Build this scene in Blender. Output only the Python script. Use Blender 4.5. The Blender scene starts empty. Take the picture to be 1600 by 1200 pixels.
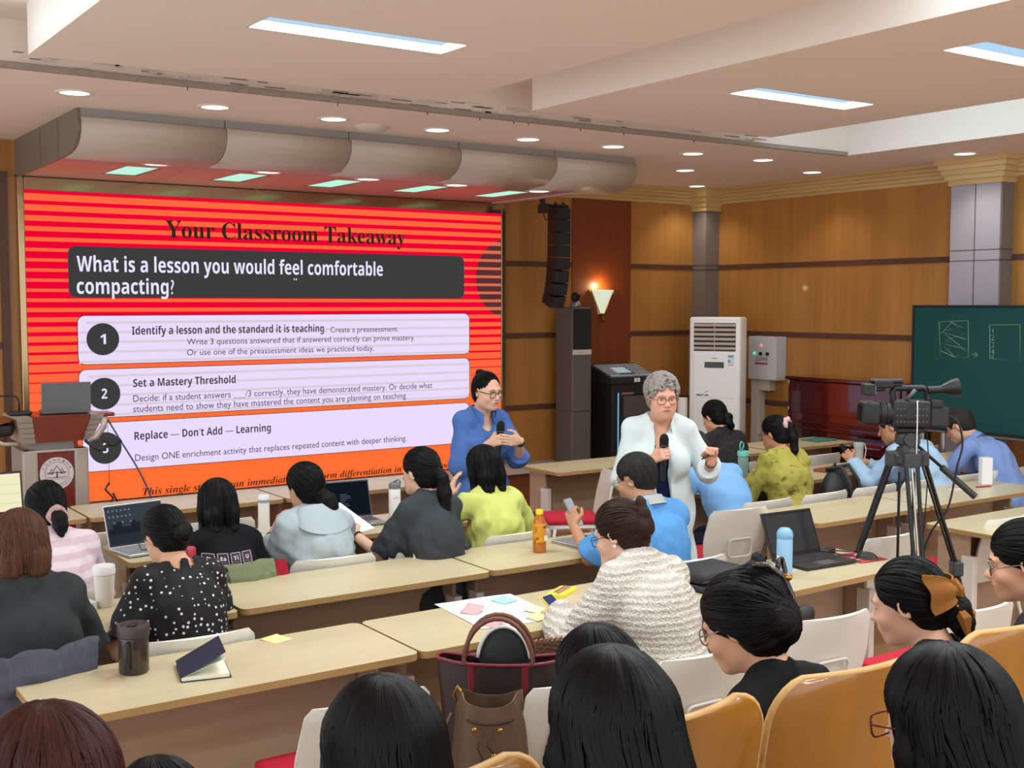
import bpy, bmesh, math, random
import numpy as np
from mathutils import Vector, Matrix, Euler

sc = bpy.context.scene
COL = sc.collection
R = math.radians
PI = math.pi
random.seed(7)
RNG = np.random.default_rng(11)

# ------------------------------------------------------------------ camera
cam_d = bpy.data.cameras.new('camera')
cam_d.sensor_width = 36.0
cam_d.lens = 41.625
cam_d.clip_start = 0.05
cam_d.clip_end = 60
cam = bpy.data.objects.new('camera', cam_d)
cam.location = (0, 0, 2.0)
cam.rotation_euler = (R(90 - 3.9), 0, R(-34.4))
COL.objects.link(cam)
sc.camera = cam

# ------------------------------------------------------------------ world, exposure, big lights
w = bpy.data.worlds.new('world')
sc.world = w
w.use_nodes = True
bg = w.node_tree.nodes['Background']
bg.inputs[0].default_value = (0.93, 0.97, 1.0, 1)
bg.inputs[1].default_value = 2.0
sc.view_settings.view_transform = 'Standard'
sc.view_settings.look = 'None'
sc.view_settings.gamma = 1
sc.view_settings.use_curve_mapping = False
sc.view_settings.exposure = 0.0
sc.cycles.use_denoising = True
sc.cycles.max_bounces = 6
sc.cycles.diffuse_bounces = 4
sc.cycles.glossy_bounces = 3
sc.cycles.transmission_bounces = 4
sc.cycles.sample_clamp_indirect = 6

CEIL = 3.245          # perimeter ceiling and hung ceiling panels
TOPC = 3.50           # slab above the gaps
XR, YF = 9.25, 9.70   # right wall, front wall
W_SLOT = 31.0         # tube troughs
W_DOWN = 2.2          # recessed downlights
W_COVE = 40.0

def area(name, loc, rot, sx, sy, power, col=(1, 1, 1), spread=180):
    l = bpy.data.lights.new(name, 'AREA')
    l.shape = 'RECTANGLE'
    l.size, l.size_y = sx, sy
    l.energy = power
    l.color = col
    l.spread = R(spread)
    o = bpy.data.objects.new(name, l)
    o.location = loc
    o.rotation_euler = rot
    COL.objects.link(o)
    return o

SLOTS = []            # x0, x1, y0, y1 of every lamp trough in the hung ceiling
for px in (2.09, 5.11):
    for py in (4.93, 3.46, 1.95, 0.45, -1.1):
        SLOTS.append((px, px + 1.03, py, py + 0.25))
for i, (x0, x1, y0, y1) in enumerate(SLOTS):
    for q in (-.055, .055):
        area('tube_light', ((x0 + x1) / 2, (y0 + y1) / 2 + q, CEIL + 0.043), (0, 0, 0), x1 - x0 - .08, .012, W_SLOT / 2, (0.90, 0.97, 1.0))
DOWNS = [(1.88, 7.33), (2.75, 7.36), (3.59, 7.38), (4.43, 7.42), (5.25, 7.45), (6.05, 7.41), (6.88, 7.38), (7.69, 7.36),
         (8.79, 7.78), (7.68, 8.34), (8.81, 9.38), (8.75, 6.1), (8.75, 4.4), (8.75, 2.6)]
CAN_DOWNS = [(2.68, 8.30), (3.52, 8.33), (4.36, 8.36), (5.18, 8.37), (6.05, 8.42)]
# cool cove tubes behind the edges of the hung ceiling
area('cove_light', (6.95, 4.2, CEIL + .06), (0, R(-105), 0), .06, 4.4, W_COVE * .5, (0.52, 0.84, 1.0))
area('cove_light', (1.20, 4.2, CEIL + .06), (0, R(-105), 0), .06, 4.2, W_COVE * .09, (0.55, 0.84, 1.0))
area('cove_light', (4.05, 1.9, CEIL + .12), (0, R(-90), 0), .06, 2.6, W_COVE * .3, (0.62, 0.88, 1.0))

# ------------------------------------------------------------------ materials
def lin(h):
    if isinstance(h, str):
        h = h.lstrip('#')
        c = [int(h[i:i + 2], 16) / 255 for i in (0, 2, 4)]
    else:
        c = [v / 255 for v in h]
    return tuple((v / 12.92 if v <= 0.04045 else ((v + 0.055) / 1.055) ** 2.4) for v in c) + (1,)

MATS = {}
def mat(name, col, rough=.5, metal=0, spec=.5, bump=0, bscale=200, var=0, vscale=6, coat=0, sheen=0, alpha=1, trans=0, emit=0, stretch=(1, 1, 1)):
    if name in MATS:
        return MATS[name]
    m = bpy.data.materials.new(name)
    m.use_nodes = True
    nt = m.node_tree
    p = nt.nodes['Principled BSDF']
    c = lin(col)
    p.inputs['Base Color'].default_value = c
    p.inputs['Roughness'].default_value = rough
    p.inputs['Metallic'].default_value = metal
    p.inputs['Specular IOR Level'].default_value = spec
    p.inputs['Coat Weight'].default_value = coat
    p.inputs['Sheen Weight'].default_value = sheen
    p.inputs['Alpha'].default_value = alpha
    p.inputs['Transmission Weight'].default_value = trans
    if emit:
        p.inputs['Emission Color'].default_value = c
        p.inputs['Emission Strength'].default_value = emit
    if bump or var:
        tc = nt.nodes.new('ShaderNodeTexCoord')
        mp = nt.nodes.new('ShaderNodeMapping')
        mp.inputs['Scale'].default_value = stretch
        nt.links.new(tc.outputs['Object'], mp.inputs[0])
    if bump:
        n = nt.nodes.new('ShaderNodeTexNoise')
        n.inputs['Scale'].default_value = bscale
        n.inputs['Detail'].default_value = 4
        nt.links.new(mp.outputs[0], n.inputs[0])
        b = nt.nodes.new('ShaderNodeBump')
        b.inputs['Strength'].default_value = bump
        b.inputs['Distance'].default_value = .01
        nt.links.new(n.outputs[0], b.inputs['Height'])
        nt.links.new(b.outputs[0], p.inputs['Normal'])
    if var:
        n = nt.nodes.new('ShaderNodeTexNoise')
        n.inputs['Scale'].default_value = vscale
        n.inputs['Detail'].default_value = 3
        nt.links.new(mp.outputs[0], n.inputs[0])
        mx = nt.nodes.new('ShaderNodeMix')
        mx.data_type = 'RGBA'
        mx.inputs[6].default_value = tuple(v * (1 - var) for v in c[:3]) + (1,)
        mx.inputs[7].default_value = tuple(min(1, v * (1 + var)) for v in c[:3]) + (1,)
        nt.links.new(n.outputs[0], mx.inputs[0])
        nt.links.new(mx.outputs[2], p.inputs['Base Color'])
    MATS[name] = m
    return m

def wood(name, c1, c2, rough=.35, scale=(1, 1, 1), grain=14, coat=0, bump=.03, board=0, spec=.5):
    """stretched-noise wood; scale squeezes the grain along one axis"""
    if name in MATS:
        return MATS[name]
    m = bpy.data.materials.new(name)
    m.use_nodes = True
    nt = m.node_tree
    N, Lk = nt.nodes, nt.links
    p = N['Principled BSDF']
    tc = N.new('ShaderNodeTexCoord')
    mp = N.new('ShaderNodeMapping')
    mp.inputs['Scale'].default_value = scale
    Lk.new(tc.outputs['Object'], mp.inputs[0])
    n1 = N.new('ShaderNodeTexNoise')
    n1.inputs['Scale'].default_value = grain
    n1.inputs['Detail'].default_value = 6
    n1.inputs['Roughness'].default_value = .65
    Lk.new(mp.outputs[0], n1.inputs[0])
    n2 = N.new('ShaderNodeTexNoise')
    n2.inputs['Scale'].default_value = grain * .22
    n2.inputs['Detail'].default_value = 2
    Lk.new(mp.outputs[0], n2.inputs[0])
    ad = N.new('ShaderNodeMath')
    ad.operation = 'MULTIPLY_ADD'
    ad.inputs[1].default_value = .45
    Lk.new(n1.outputs[0], ad.inputs[0])
    m2 = N.new('ShaderNodeMath')
    m2.operation = 'MULTIPLY'
    m2.inputs[1].default_value = .55
    Lk.new(n2.outputs[0], m2.inputs[0])
    Lk.new(m2.outputs[0], ad.inputs[2])
    cr = N.new('ShaderNodeValToRGB')
    cr.color_ramp.elements[0].position = .34
    cr.color_ramp.elements[0].color = lin(c1)
    cr.color_ramp.elements[1].position = .66
    cr.color_ramp.elements[1].color = lin(c2)
    Lk.new(ad.outputs[0], cr.inputs[0])
    out = cr.outputs[0]
    if board:
        br = N.new('ShaderNodeTexBrick')
        br.inputs['Color1'].default_value = (1, 1, 1, 1)
        br.inputs['Color2'].default_value = (.72, .72, .72, 1)
        br.inputs['Mortar'].default_value = (.35, .3, .25, 1)
        br.inputs['Scale'].default_value = 1
        br.inputs['Mortar Size'].default_value = .0015
        br.inputs['Brick Width'].default_value = .9
        br.inputs['Row Height'].default_value = board
        Lk.new(tc.outputs['Object'], br.inputs[0])
        mx = N.new('ShaderNodeMix')
        mx.data_type = 'RGBA'
        mx.blend_type = 'MULTIPLY'
        mx.inputs[0].default_value = 1
        Lk.new(out, mx.inputs[6])
        Lk.new(br.outputs[0], mx.inputs[7])
        out = mx.outputs[2]
    Lk.new(out, p.inputs['Base Color'])
    p.inputs['Roughness'].default_value = rough
    p.inputs['Coat Weight'].default_value = coat
    p.inputs['Specular IOR Level'].default_value = spec
    if bump:
        b = N.new('ShaderNodeBump')
        b.inputs['Strength'].default_value = bump
        Lk.new(n1.outputs[0], b.inputs['Height'])
        Lk.new(b.outputs[0], p.inputs['Normal'])
    MATS[name] = m
    return m

def emis(name, col, s=1.0):
    if name in MATS:
        return MATS[name]
    m = bpy.data.materials.new(name)
    m.use_nodes = True
    nt = m.node_tree
    nt.nodes.remove(nt.nodes['Principled BSDF'])
    e = nt.nodes.new('ShaderNodeEmission')
    e.inputs[0].default_value = lin(col)
    e.inputs[1].default_value = s
    nt.links.new(e.outputs[0], nt.nodes['Material Output'].inputs[0])
    MATS[name] = m
    return m

# ------------------------------------------------------------------ mesh helpers
class MB:
    """collects shapes and links them as ONE mesh object"""
    def __init__(s):
        s.bm = bmesh.new()
        s.mats = []
        s.mi = 0
    def use(s, m):
        if m not in s.mats:
            s.mats.append(m)
        s.mi = s.mats.index(m)
        return s
    def _fin(s, verts, M=None):
        if M is not None:
            bmesh.ops.transform(s.bm, matrix=M, verts=verts)
        for f in {f for v in verts for f in v.link_faces}:
            f.material_index = s.mi
    def box(s, a, b, bev=0, seg=2, M=None):
        lo = [min(a[i], b[i]) for i in range(3)]
        hi = [max(a[i], b[i]) for i in range(3)]
        r = bmesh.ops.create_cube(s.bm, size=1)
        vs = r['verts']
        for v in vs:
            v.co = Vector([(lo[i] + hi[i]) / 2 + v.co[i] * (hi[i] - lo[i]) for i in range(3)])
        if bev:
            es = list({e for v in vs for e in v.link_edges})
            rr = bmesh.ops.bevel(s.bm, geom=es + vs, offset=bev, segments=seg, affect='EDGES', profile=.5)
            vs = list({v for f in rr['faces'] for v in f.verts} | {v for v in rr['verts']})
            # gather the whole island
            vs = s._island(vs)
        s._fin(vs, M)
        return s
    def _island(s, vs):
        seen = set(vs)
        st = list(vs)
        while st:
            v = st.pop()
            for e in v.link_edges:
                o = e.other_vert(v)
                if o not in seen:
                    seen.add(o)
                    st.append(o)
        return list(seen)
    def quad(s, pts):
        vs = [s.bm.verts.new(p) for p in pts]
        f = s.bm.faces.new(vs)
        f.material_index = s.mi
        return s
    def cyl(s, a, b, r0, r1=None, n=20, cap=True):
        a, b = Vector(a), Vector(b)
        r1 = r0 if r1 is None else r1
        d = b - a
        q = d.to_track_quat('Z', 'Y').to_matrix().to_4x4()
        r = bmesh.ops.create_cone(s.bm, cap_ends=cap, cap_tris=False, segments=n, radius1=r0, radius2=r1, depth=d.length)
        s._fin(r['verts'], Matrix.Translation((a + b) / 2) @ q)
        return s
    def sph(s, c, r, n=16, M=None):
        rr = (r, r, r) if not hasattr(r, '__len__') else r
        o = bmesh.ops.create_uvsphere(s.bm, u_segments=n, v_segments=max(8, n * 2 // 3), radius=1)
        T = Matrix.Translation(c) @ (M if M is not None else Matrix.Identity(4)) @ Matrix.Diagonal((*rr, 1))
        s._fin(o['verts'], T)
        return s
    def tube(s, pts, r, n=8, closed=False, cap=True):
        pts = [Vector(p) for p in pts]
        m = len(pts)
        rad = r if hasattr(r, '__len__') else [r] * m
        rings = []
        up = None
        for i, p in enumerate(pts):
            if closed:
                t = pts[(i + 1) % m] - pts[i - 1]
            else:
                t = pts[min(i + 1, m - 1)] - pts[max(i - 1, 0)]
            t = t.normalized() if t.length > 1e-9 else Vector((0, 0, 1))
            if up is None:
                up = Vector((0, 0, 1)) if abs(t.z) < .9 else Vector((1, 0, 0))
            u = up - t * up.dot(t)
            u = u.normalized() if u.length > 1e-6 else t.orthogonal().normalized()
            up = u
            v = t.cross(u)
            rings.append([s.bm.verts.new(p + (u * math.cos(2 * PI * k / n) + v * math.sin(2 * PI * k / n)) * rad[i]) for k in range(n)])
        rng = range(m) if closed else range(m - 1)
        for i in rng:
            A, B = rings[i], rings[(i + 1) % m]
            for k in range(n):
                f = s.bm.faces.new((A[k], A[(k + 1) % n], B[(k + 1) % n], B[k]))
                f.material_index = s.mi
                f.smooth = True
        if cap and not closed:
            for q in (rings[0][::-1], rings[-1]):
                f = s.bm.faces.new(q)
                f.material_index = s.mi
        return s
    def lathe(s, prof, c=(0, 0, 0), n=28, M=None):
        """prof: list of (r, z)"""
        vs = []
        rings = []
        for r, z in prof:
            if r < 1e-6:
                v = s.bm.verts.new((0, 0, z))
                rings.append([v])
                vs.append(v)
            else:
                ring = [s.bm.verts.new((r * math.cos(2 * PI * k / n), r * math.sin(2 * PI * k / n), z)) for k in range(n)]
                rings.append(ring)
                vs += ring
        for A, B in zip(rings, rings[1:]):
            for k in range(n):
                if len(A) == 1 and len(B) == 1:
                    continue
                if len(A) == 1:
                    q = (A[0], B[(k + 1) % n], B[k])
                elif len(B) == 1:
                    q = (A[k], A[(k + 1) % n], B[0])
                else:
                    q = (A[k], A[(k + 1) % n], B[(k + 1) % n], B[k])
                f = s.bm.faces.new(q)
                f.smooth = True
        T = Matrix.Translation(c)
        s._fin(vs, T @ M if M is not None else T)
        return s
    def prism(s, pts, h, M=None):
        """2-D outline (x, y) extruded to height h in z"""
        b = [s.bm.verts.new((x, y, 0)) for x, y in pts]
        t = [s.bm.verts.new((x, y, h)) for x, y in pts]
        s.bm.faces.new(b[::-1])
        s.bm.faces.new(t)
        n = len(pts)
        for i in range(n):
            s.bm.faces.new((b[i], b[(i + 1) % n], t[(i + 1) % n], t[i]))
        s._fin(b + t, M)
        return s
    def grid(s, fn, nu, nv, thick=0):
        """fn(u, v) -> point; thick gives it a back side along the normal"""
        P = [[Vector(fn(i / nu, j / nv)) for j in range(nv + 1)] for i in range(nu + 1)]
        V = [[s.bm.verts.new(P[i][j]) for j in range(nv + 1)] for i in range(nu + 1)]
        vs = [v for r in V for v in r]
        def nrm(i, j):
            a = P[min(i + 1, nu)][j] - P[max(i - 1, 0)][j]
            b = P[i][min(j + 1, nv)] - P[i][max(j - 1, 0)]
            n = a.cross(b)
            return n.normalized() if n.length > 1e-12 else Vector((0, 0, 1))
        for i in range(nu):
            for j in range(nv):
                s.bm.faces.new((V[i][j], V[i + 1][j], V[i + 1][j + 1], V[i][j + 1])).smooth = True
        if thick:
            W = [[s.bm.verts.new(P[i][j] - nrm(i, j) * thick) for j in range(nv + 1)] for i in range(nu + 1)]
            vs += [v for r in W for v in r]
            for i in range(nu):
                for j in range(nv):
                    s.bm.faces.new((W[i][j], W[i][j + 1], W[i + 1][j + 1], W[i + 1][j])).smooth = True
            for i in range(nu):
                s.bm.faces.new((V[i][0], W[i][0], W[i + 1][0], V[i + 1][0]))
                s.bm.faces.new((V[i][nv], V[i + 1][nv], W[i + 1][nv], W[i][nv]))
            for j in range(nv):
                s.bm.faces.new((V[0][j], V[0][j + 1], W[0][j + 1], W[0][j]))
                s.bm.faces.new((V[nu][j], W[nu][j], W[nu][j + 1], V[nu][j + 1]))
        s._fin(vs)
        return s
    def build(s, name, m=None, parent=None, smooth=False, loc=None, rot=None):
        me = bpy.data.meshes.new(name)
        bmesh.ops.recalc_face_normals(s.bm, faces=s.bm.faces[:])
        if smooth:
            for f in s.bm.faces:
                f.smooth = True
        s.bm.to_mesh(me)
        s.bm.free()
        for x in (s.mats or ([m] if m else [])):
            me.materials.append(x)
        o = bpy.data.objects.new(name, me)
        COL.objects.link(o)
        if parent:
            o.parent = parent
        if loc:
            o.location = loc
        if rot:
            o.rotation_euler = rot
        if smooth:
            try:
                me.set_sharp_from_angle(angle=R(40))
            except Exception:
                pass
        return o

def tag(o, label, cat, group=None, kind=None):
    o['label'] = label
    o['category'] = cat
    if group:
        o['group'] = group
    if kind:
        o['kind'] = kind
    return o

def thing(name, label, cat, loc=(0, 0, 0), rz=0, group=None):
    o = bpy.data.objects.new(name, None)
    COL.objects.link(o)
    o.empty_display_size = .1
    o.location = loc
    o.rotation_euler = (0, 0, R(rz))
    return tag(o, label, cat, group)

def struct(o, label, cat='room'):
    o['kind'] = 'structure'
    o['label'] = label
    o['category'] = cat
    return o

def copy_tree(o, parent=None):
    c = o.copy()
    COL.objects.link(c)
    if parent is not None:
        c.parent = parent
        c.matrix_parent_inverse = o.matrix_parent_inverse
    for ch in list(o.children):
        copy_tree(ch, c)
    return c

def rrect(x0, y0, x1, y1, r, n=6, corners=(1, 1, 1, 1)):
    out = []
    for (cx, cy, a0, on) in ((x1 - r, y1 - r, 0, corners[0]), (x0 + r, y1 - r, 90, corners[1]), (x0 + r, y0 + r, 180, corners[2]), (x1 - r, y0 + r, 270, corners[3])):
        if on:
            for k in range(n + 1):
                a = R(a0 + 90 * k / n)
                out.append((cx + r * math.cos(a), cy + r * math.sin(a)))
        else:
            out.append({0: (x1, y1), 90: (x0, y1), 180: (x0, y0), 270: (x1, y0)}[a0])
    return out

def text_polys(s, width=None, height=None, align='L'):
    """flat lettering as (verts, faces) with the baseline at y=0, scaled to a width and a capital height"""
    cu = bpy.data.curves.new('lettering', 'FONT')
    cu.body = s
    cu.size = 1
    cu.resolution_u = 3
    o = bpy.data.objects.new('lettering', cu)
    COL.objects.link(o)
    dg = bpy.context.evaluated_depsgraph_get()
    me = bpy.data.meshes.new_from_object(o.evaluated_get(dg))
    vs = np.array([v.co[:] for v in me.vertices]) if len(me.vertices) else np.zeros((0, 3))
    fs = [list(p.vertices) for p in me.polygons]
    bpy.data.objects.remove(o)
    bpy.data.curves.remove(cu)
    bpy.data.meshes.remove(me)
    if len(vs):
        vs[:, 0] -= vs[:, 0].min()
        if width:
            vs[:, 0] *= width / max(vs[:, 0].max(), 1e-6)
        if height:
            vs[:, 1] *= height
        if align == 'C':
            vs[:, 0] -= vs[:, 0].max() / 2
    return vs, fs

def add_text(mb, s, M, width=None, height=None, align='L'):
    vs, fs = text_polys(s, width, height, align)
    V = [mb.bm.verts.new(M @ Vector(v)) for v in vs]
    for f in fs:
        try:
            q = mb.bm.faces.new([V[i] for i in f])
            q.material_index = mb.mi
        except ValueError:
            pass

def bold_serif(s):
    return ''.join(chr(0x1D400 + ord(c) - 65) if 'A' <= c <= 'Z' else chr(0x1D41A + ord(c) - 97) if 'a' <= c <= 'z' else c for c in s)
def bold_serif_italic(s):
    return ''.join(chr(0x1D468 + ord(c) - 65) if 'A' <= c <= 'Z' else chr(0x1D482 + ord(c) - 97) if 'a' <= c <= 'z' else c for c in s)
def bold_sans(s):
    return ''.join(chr(0x1D5D4 + ord(c) - 65) if 'A' <= c <= 'Z' else chr(0x1D5EE + ord(c) - 97) if 'a' <= c <= 'z' else chr(0x1D7EC + ord(c) - 48) if c.isdigit() else c for c in s)
# ------------------------------------------------------------------ surfaces
M_CEIL = mat('ceiling paint', '#efe2d8', .85, bump=.02, bscale=60)
M_CEILW = mat('ceiling paint cool', '#d9d6d2', .85)
M_WALL = wood('amber veneer', '#9a672d', '#bb8440', .38, (9, 9, .35), 1.6, coat=.05, bump=.01)
M_WALLR = wood('red brown veneer', '#6f3312', '#853f18', .4, (26, 26, .5), 2.2, bump=.01)
M_STRIP = mat('wall strip', '#573526', .5)
M_GREYCLAD = mat('grey cladding', '#a6a3ab', .45)
M_GREYDARK = mat('dark grey cladding', '#7c736d', .5)
M_CROWN = wood('crown moulding', '#bd9c63', '#d4b57c', .5, (1, 1, 12), 1.2)
M_FLOOR = wood('floor boards', '#9a6e44', '#b98c5c', .28, (.6, 7, 1), 3.2, coat=.2, board=.12)
M_BLACK = mat('black plastic', '#141414', .45)
M_WHITE = mat('white plastic', '#e6e2dc', .4)
M_METAL = mat('brushed metal', '#b9b3aa', .3, 1)
M_CHROME = mat('chrome', '#e0e0e0', .12, 1)

# floor, raised rear tier, stage
struct(MB().box((-2.5, -3, -.1), (XR + .1, YF + .1, 0)).build('floor', M_FLOOR), 'warm brown wooden board floor of the lecture hall', 'floor')
struct(MB().box((-1.2, -3, 0.0), (4.6, 2.45, .22)).build('floor_tier', M_FLOOR), 'raised rear tier under the wooden seats', 'floor')
t = MB().use(wood('stage riser', '#5d3016', '#7a4522', .4, (1, 1, 12), 1.5)).box((0.2, 9.18, 0), (8.15, YF, .385))
t.use(mat('stage edge', '#a9a49d', .4)).box((0.2, 9.14, .385), (8.15, YF, .405))
struct(t.build('floor_stage'), 'low stage step with pale edge below the large screen', 'floor')

# walls with three dark strips
def wall_with_strips(name, label, boxes, strips):
    o = MB()
    for a, b, m in boxes:
        o.use(m).box(a, b)
    o = struct(o.build(name), label, 'wall')
    for a, b in strips:
        MB().box(a, b).build('wall_strip', M_STRIP, o)
    return o
ZS = [(0.93, 0.985), (1.65, 1.705), (2.365, 2.418)]
wall_with_strips('wall_front', 'amber veneer front wall with dark horizontal strips behind the screen',
                 [((-1, YF, 0), (XR + .1, YF + .1, CEIL), M_WALL), ((7.38, YF - .012, 0), (8.16, YF, 3.07), M_WALLR), ((1.905, YF - .03, 0), (1.965, YF, 3.0), M_STRIP)],
                 [((x0, YF - .008, a), (x1, YF + .01, b)) for a, b in ZS for x0, x1 in ((-1, 1.9), (6.5, 7.38), (8.16, XR))])
wall_with_strips('wall_right', 'amber veneer right wall with dark horizontal strips behind the chalkboard',
                 [((XR, -3, 0), (XR + .1, YF + .1, CEIL), M_WALL)],
                 [((XR - .008, -3, a), (XR + .01, 9.49, b)) for a, b in ZS])

# pillars
p = MB().use(M_GREYDARK).box((9.05, 9.49, 0), (XR, YF, 3.06))
p.use(mat('groove', '#4a4542', .6)).box((9.046, 9.486, 2.365), (XR, YF, 2.372)).box((9.046, 9.486, 2.41), (XR, YF, 2.417))
p.use(M_CROWN)
for k in range(4):
    p.box((9.03 - .02 * k, 9.47 - .02 * k, 3.0 + .05 * k), (XR, YF, 3.05 + .05 * k + (.05 if k == 3 else 0)))
struct(p.build('pillar_corner'), 'slim dark grey pillar in the far right corner of the room', 'pillar')
p = MB().use(M_GREYCLAD).box((9.075, 5.97, 0), (XR, 6.45, 3.03))
p.use(M_GREYDARK).box((9.085, 5.96, 0), (XR, 5.975, 3.03))
p.use(mat('groove', '#4a4542', .6)).box((9.072, 6.205, 0), (9.08, 6.212, 3.03))
for z in (2.365, 2.455):
    p.box((9.072, 5.955, z), (XR, 6.452, z + .006))
p.use(M_CROWN)
for k in range(5):
    e = .02 + .022 * k
    p.box((9.075 - e, 5.96 - e, 3.02 + .045 * k), (XR, 6.45 + e, 3.066 + .045 * k))
struct(p.build('pillar_side'), 'wide pale grey clad pillar on the right wall with moulded wooden cap', 'pillar')

# crown moulding: stepped profile along the two walls
def crown(name, along, label):
    o = MB()
    for k in range(5):
        d = .015 + .022 * k
        z0, z1 = 3.075 + .034 * k, 3.11 + .034 * k
        if along == 'x':
            o.box((6.4, YF - d, z0), (9.1, YF, z1), .006)
        else:
            for y0, y1 in ((-3, 5.93), (6.47, 9.55)):
                o.box((XR - d, y0, z0), (XR, y1, z1), .006)
    return struct(o.build(name, M_CROWN), label, 'moulding')
crown('trim_1', 'x', 'stepped pale wood crown moulding on the front wall')
crown('trim_2', 'y', 'stepped pale wood crown moulding along the right wall')

# ceiling: perimeter at CEIL, slab above, two hung panels with lamp troughs
PX0, PX1, PY1 = 0.30, 8.05, 6.77
c = MB()
c.box((-1.0, PY1, CEIL), (XR + .1, YF + .1, 3.6)).box((PX1, -3, CEIL), (XR + .1, PY1, 3.6)).box((-1.0, -3, CEIL), (PX0, PY1, 3.6))
c.box((PX0, -3, TOPC), (PX1, PY1, 3.6))
struct(c.build('ceiling', M_CEIL), 'cream ceiling with recessed bays above the hall', 'ceiling')
def hung(name, x0, x1, y1, label):
    o = MB()
    sl = sorted([s for s in SLOTS if x0 < s[0] < x1], key=lambda s: s[2])
    sx0, sx1 = sl[0][0], sl[0][1]
    o.box((x0, -3, CEIL), (sx0, y1, TOPC)).box((sx1, -3, CEIL), (x1, y1, TOPC))
    ys = -3
    for s in sl:
        o.box((sx0, ys, CEIL), (sx1, s[2], TOPC))
        o.box((sx0, s[2], CEIL + .14), (sx1, s[3], TOPC))
        ys = s[3]
    o.box((sx0, ys, CEIL), (sx1, y1, TOPC))
    return struct(o.build(name, M_CEIL), label, 'ceiling')
hung('ceiling_panel_left', 1.41, 3.86, 6.36, 'hung cream ceiling panel over the left desks')
hung('ceiling_panel_right', 4.50, 6.70, 6.34, 'hung cream ceiling panel over the right desks')
# damaged plaster bead along the front gap: a bead, torn flakes and bent hooks
o = MB().use(mat('old bead', '#9a8e83', .8, var=.25, vscale=30)).box((PX0, PY1 - .035, CEIL - .004), (PX1, PY1 + .004, CEIL + .03), .004)
o.use(mat('bare plaster', '#d9d2c8', .9))
for k in range(46):
    x = random.uniform(1.4, 6.9)
    z = CEIL + random.uniform(.03, .12)
    l = random.uniform(.04, .22)
    o.box((x, PY1 - .006, z), (x + l, PY1, z + random.uniform(.006, .02)))
o.use(mat('torn edge', '#8d8177', .9))
for k in range(40):
    x = random.uniform(1.4, 7.2)
    z = CEIL + random.uniform(.025, .1)
    o.box((x, PY1 - .007, z), (x + random.uniform(.03, .16), PY1, z + .005))
struct(o.build('trim_3'), 'damaged grey bead along the front edge of the ceiling bay', 'moulding')
hk = None
for i, x in enumerate((2.35, 3.3, 3.95, 4.35, 4.63, 4.75, 5.2, 5.6, 6.3)):
    if hk is None:
        m = MB().tube([(0, 0, .06), (0, -.015, .03), (.012, -.03, .0), (.02, -.02, -.02)], .005, 6).box((-.012, -.01, .05), (.012, 0, .075))
        hk = o = m.build('ceiling_hook', mat('rusty iron', '#3b2a22', .8))
    else:
        o = hk.copy()
        COL.objects.link(o)
    o.location = (x, PY1 - .004, CEIL - .01)
    o.rotation_euler = (0, 0, random.uniform(-.6, .6))
    o.scale = (.6, .6, .6)
    tag(o, 'small rusty hook left on the damaged ceiling bead', 'hook', 'rusty hooks along the ceiling bead')

# troughs: frame, diffuser
M_TROUGH = emis('trough diffuser', '#b4daf8', 1.0)
for i, (x0, x1, y0, y1) in enumerate(SLOTS):
    names = {0: 'recessed strip light in the left ceiling panel nearest the screen', 5: 'recessed strip light in the right ceiling panel nearest the screen', 6: 'second recessed strip light in the right ceiling panel from the screen'}
    if i not in (0, 1, 5, 6):
        pass
    root = thing('strip_light', names.get(i, '%s recessed strip light from the screen in the %s ceiling panel' % (('first', 'second', 'third', 'fourth', 'fifth')[i % 5], 'left' if x0 < 4 else 'right')), 'ceiling light', ((x0 + x1) / 2, (y0 + y1) / 2, CEIL + .046), 0, 'recessed strip lights')
    hx, hy = (x1 - x0) / 2 - .002, (y1 - y0) / 2 - .002
    MB().box((-hx, -hy, 0), (hx, hy, .012)).build('diffuser', M_TROUGH, root)
    f = MB().use(M_CEILW)
    for a, b in (((-hx, -hy, -.045), (hx, -hy + .006, 0)), ((-hx, hy - .006, -.045), (hx, hy, 0)), ((-hx, -hy, -.045), (-hx + .006, hy, 0)), ((hx - .006, -hy, -.045), (hx, hy, 0))):
        f.box(a, b)
    f.build('frame', None, root)

# recessed downlights
M_DOWN = emis('downlight lens', '#fff6ec', 3.0)
def downlight(x, y, z, label, power=True):
    root = thing('downlight', label, 'ceiling light', (x, y, z), 0, 'round recessed downlights')
    MB().lathe([(.085, -.006), (.1, -.008), (.112, -.004), (.114, 0)]).build('bezel', mat('downlight rim', '#e9e4dc', .3), root)
    MB().lathe([(0, -.003), (.086, -.003), (.086, 0)]).build('lens', M_DOWN, root)
    if power:
        l = bpy.data.lights.new('downlight_lamp', 'SPOT')
        l.energy = W_DOWN * 10
        l.spot_size = R(120)
        l.spot_blend = .8
        l.shadow_soft_size = .08
        l.color = (1, .95, .88)
        lo = bpy.data.objects.new('downlight_lamp', l)
        lo.location = (x, y, z - .03)
        COL.objects.link(lo)
ords = ['first', 'second', 'third', 'fourth', 'fifth', 'sixth', 'seventh', 'eighth']
for i, (x, y) in enumerate(DOWNS):
    if i < 8:
        lab = '%s round downlight from the left in the row before the canopy' % ords[i]
    else:
        lab = ['round downlight by the right wall nearest the end of the canopy row', 'lone round downlight between the canopy end and front wall', 'round downlight closest to the corner pillar', 'round downlight beside the wide grey pillar', 'round downlight along the right wall nearer the chalkboard', 'round downlight along the right wall furthest from the screen'][i - 8]
    downlight(x, y, CEIL, lab)
d = MB().lathe([(0, -.04), (.05, -.045), (.1, -.03), (.118, -.012), (.12, 0)]).build('smoke_detector', mat('detector shell', '#cfc5ba', .5))
d.location = (3.95, 7.52, CEIL)
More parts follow.
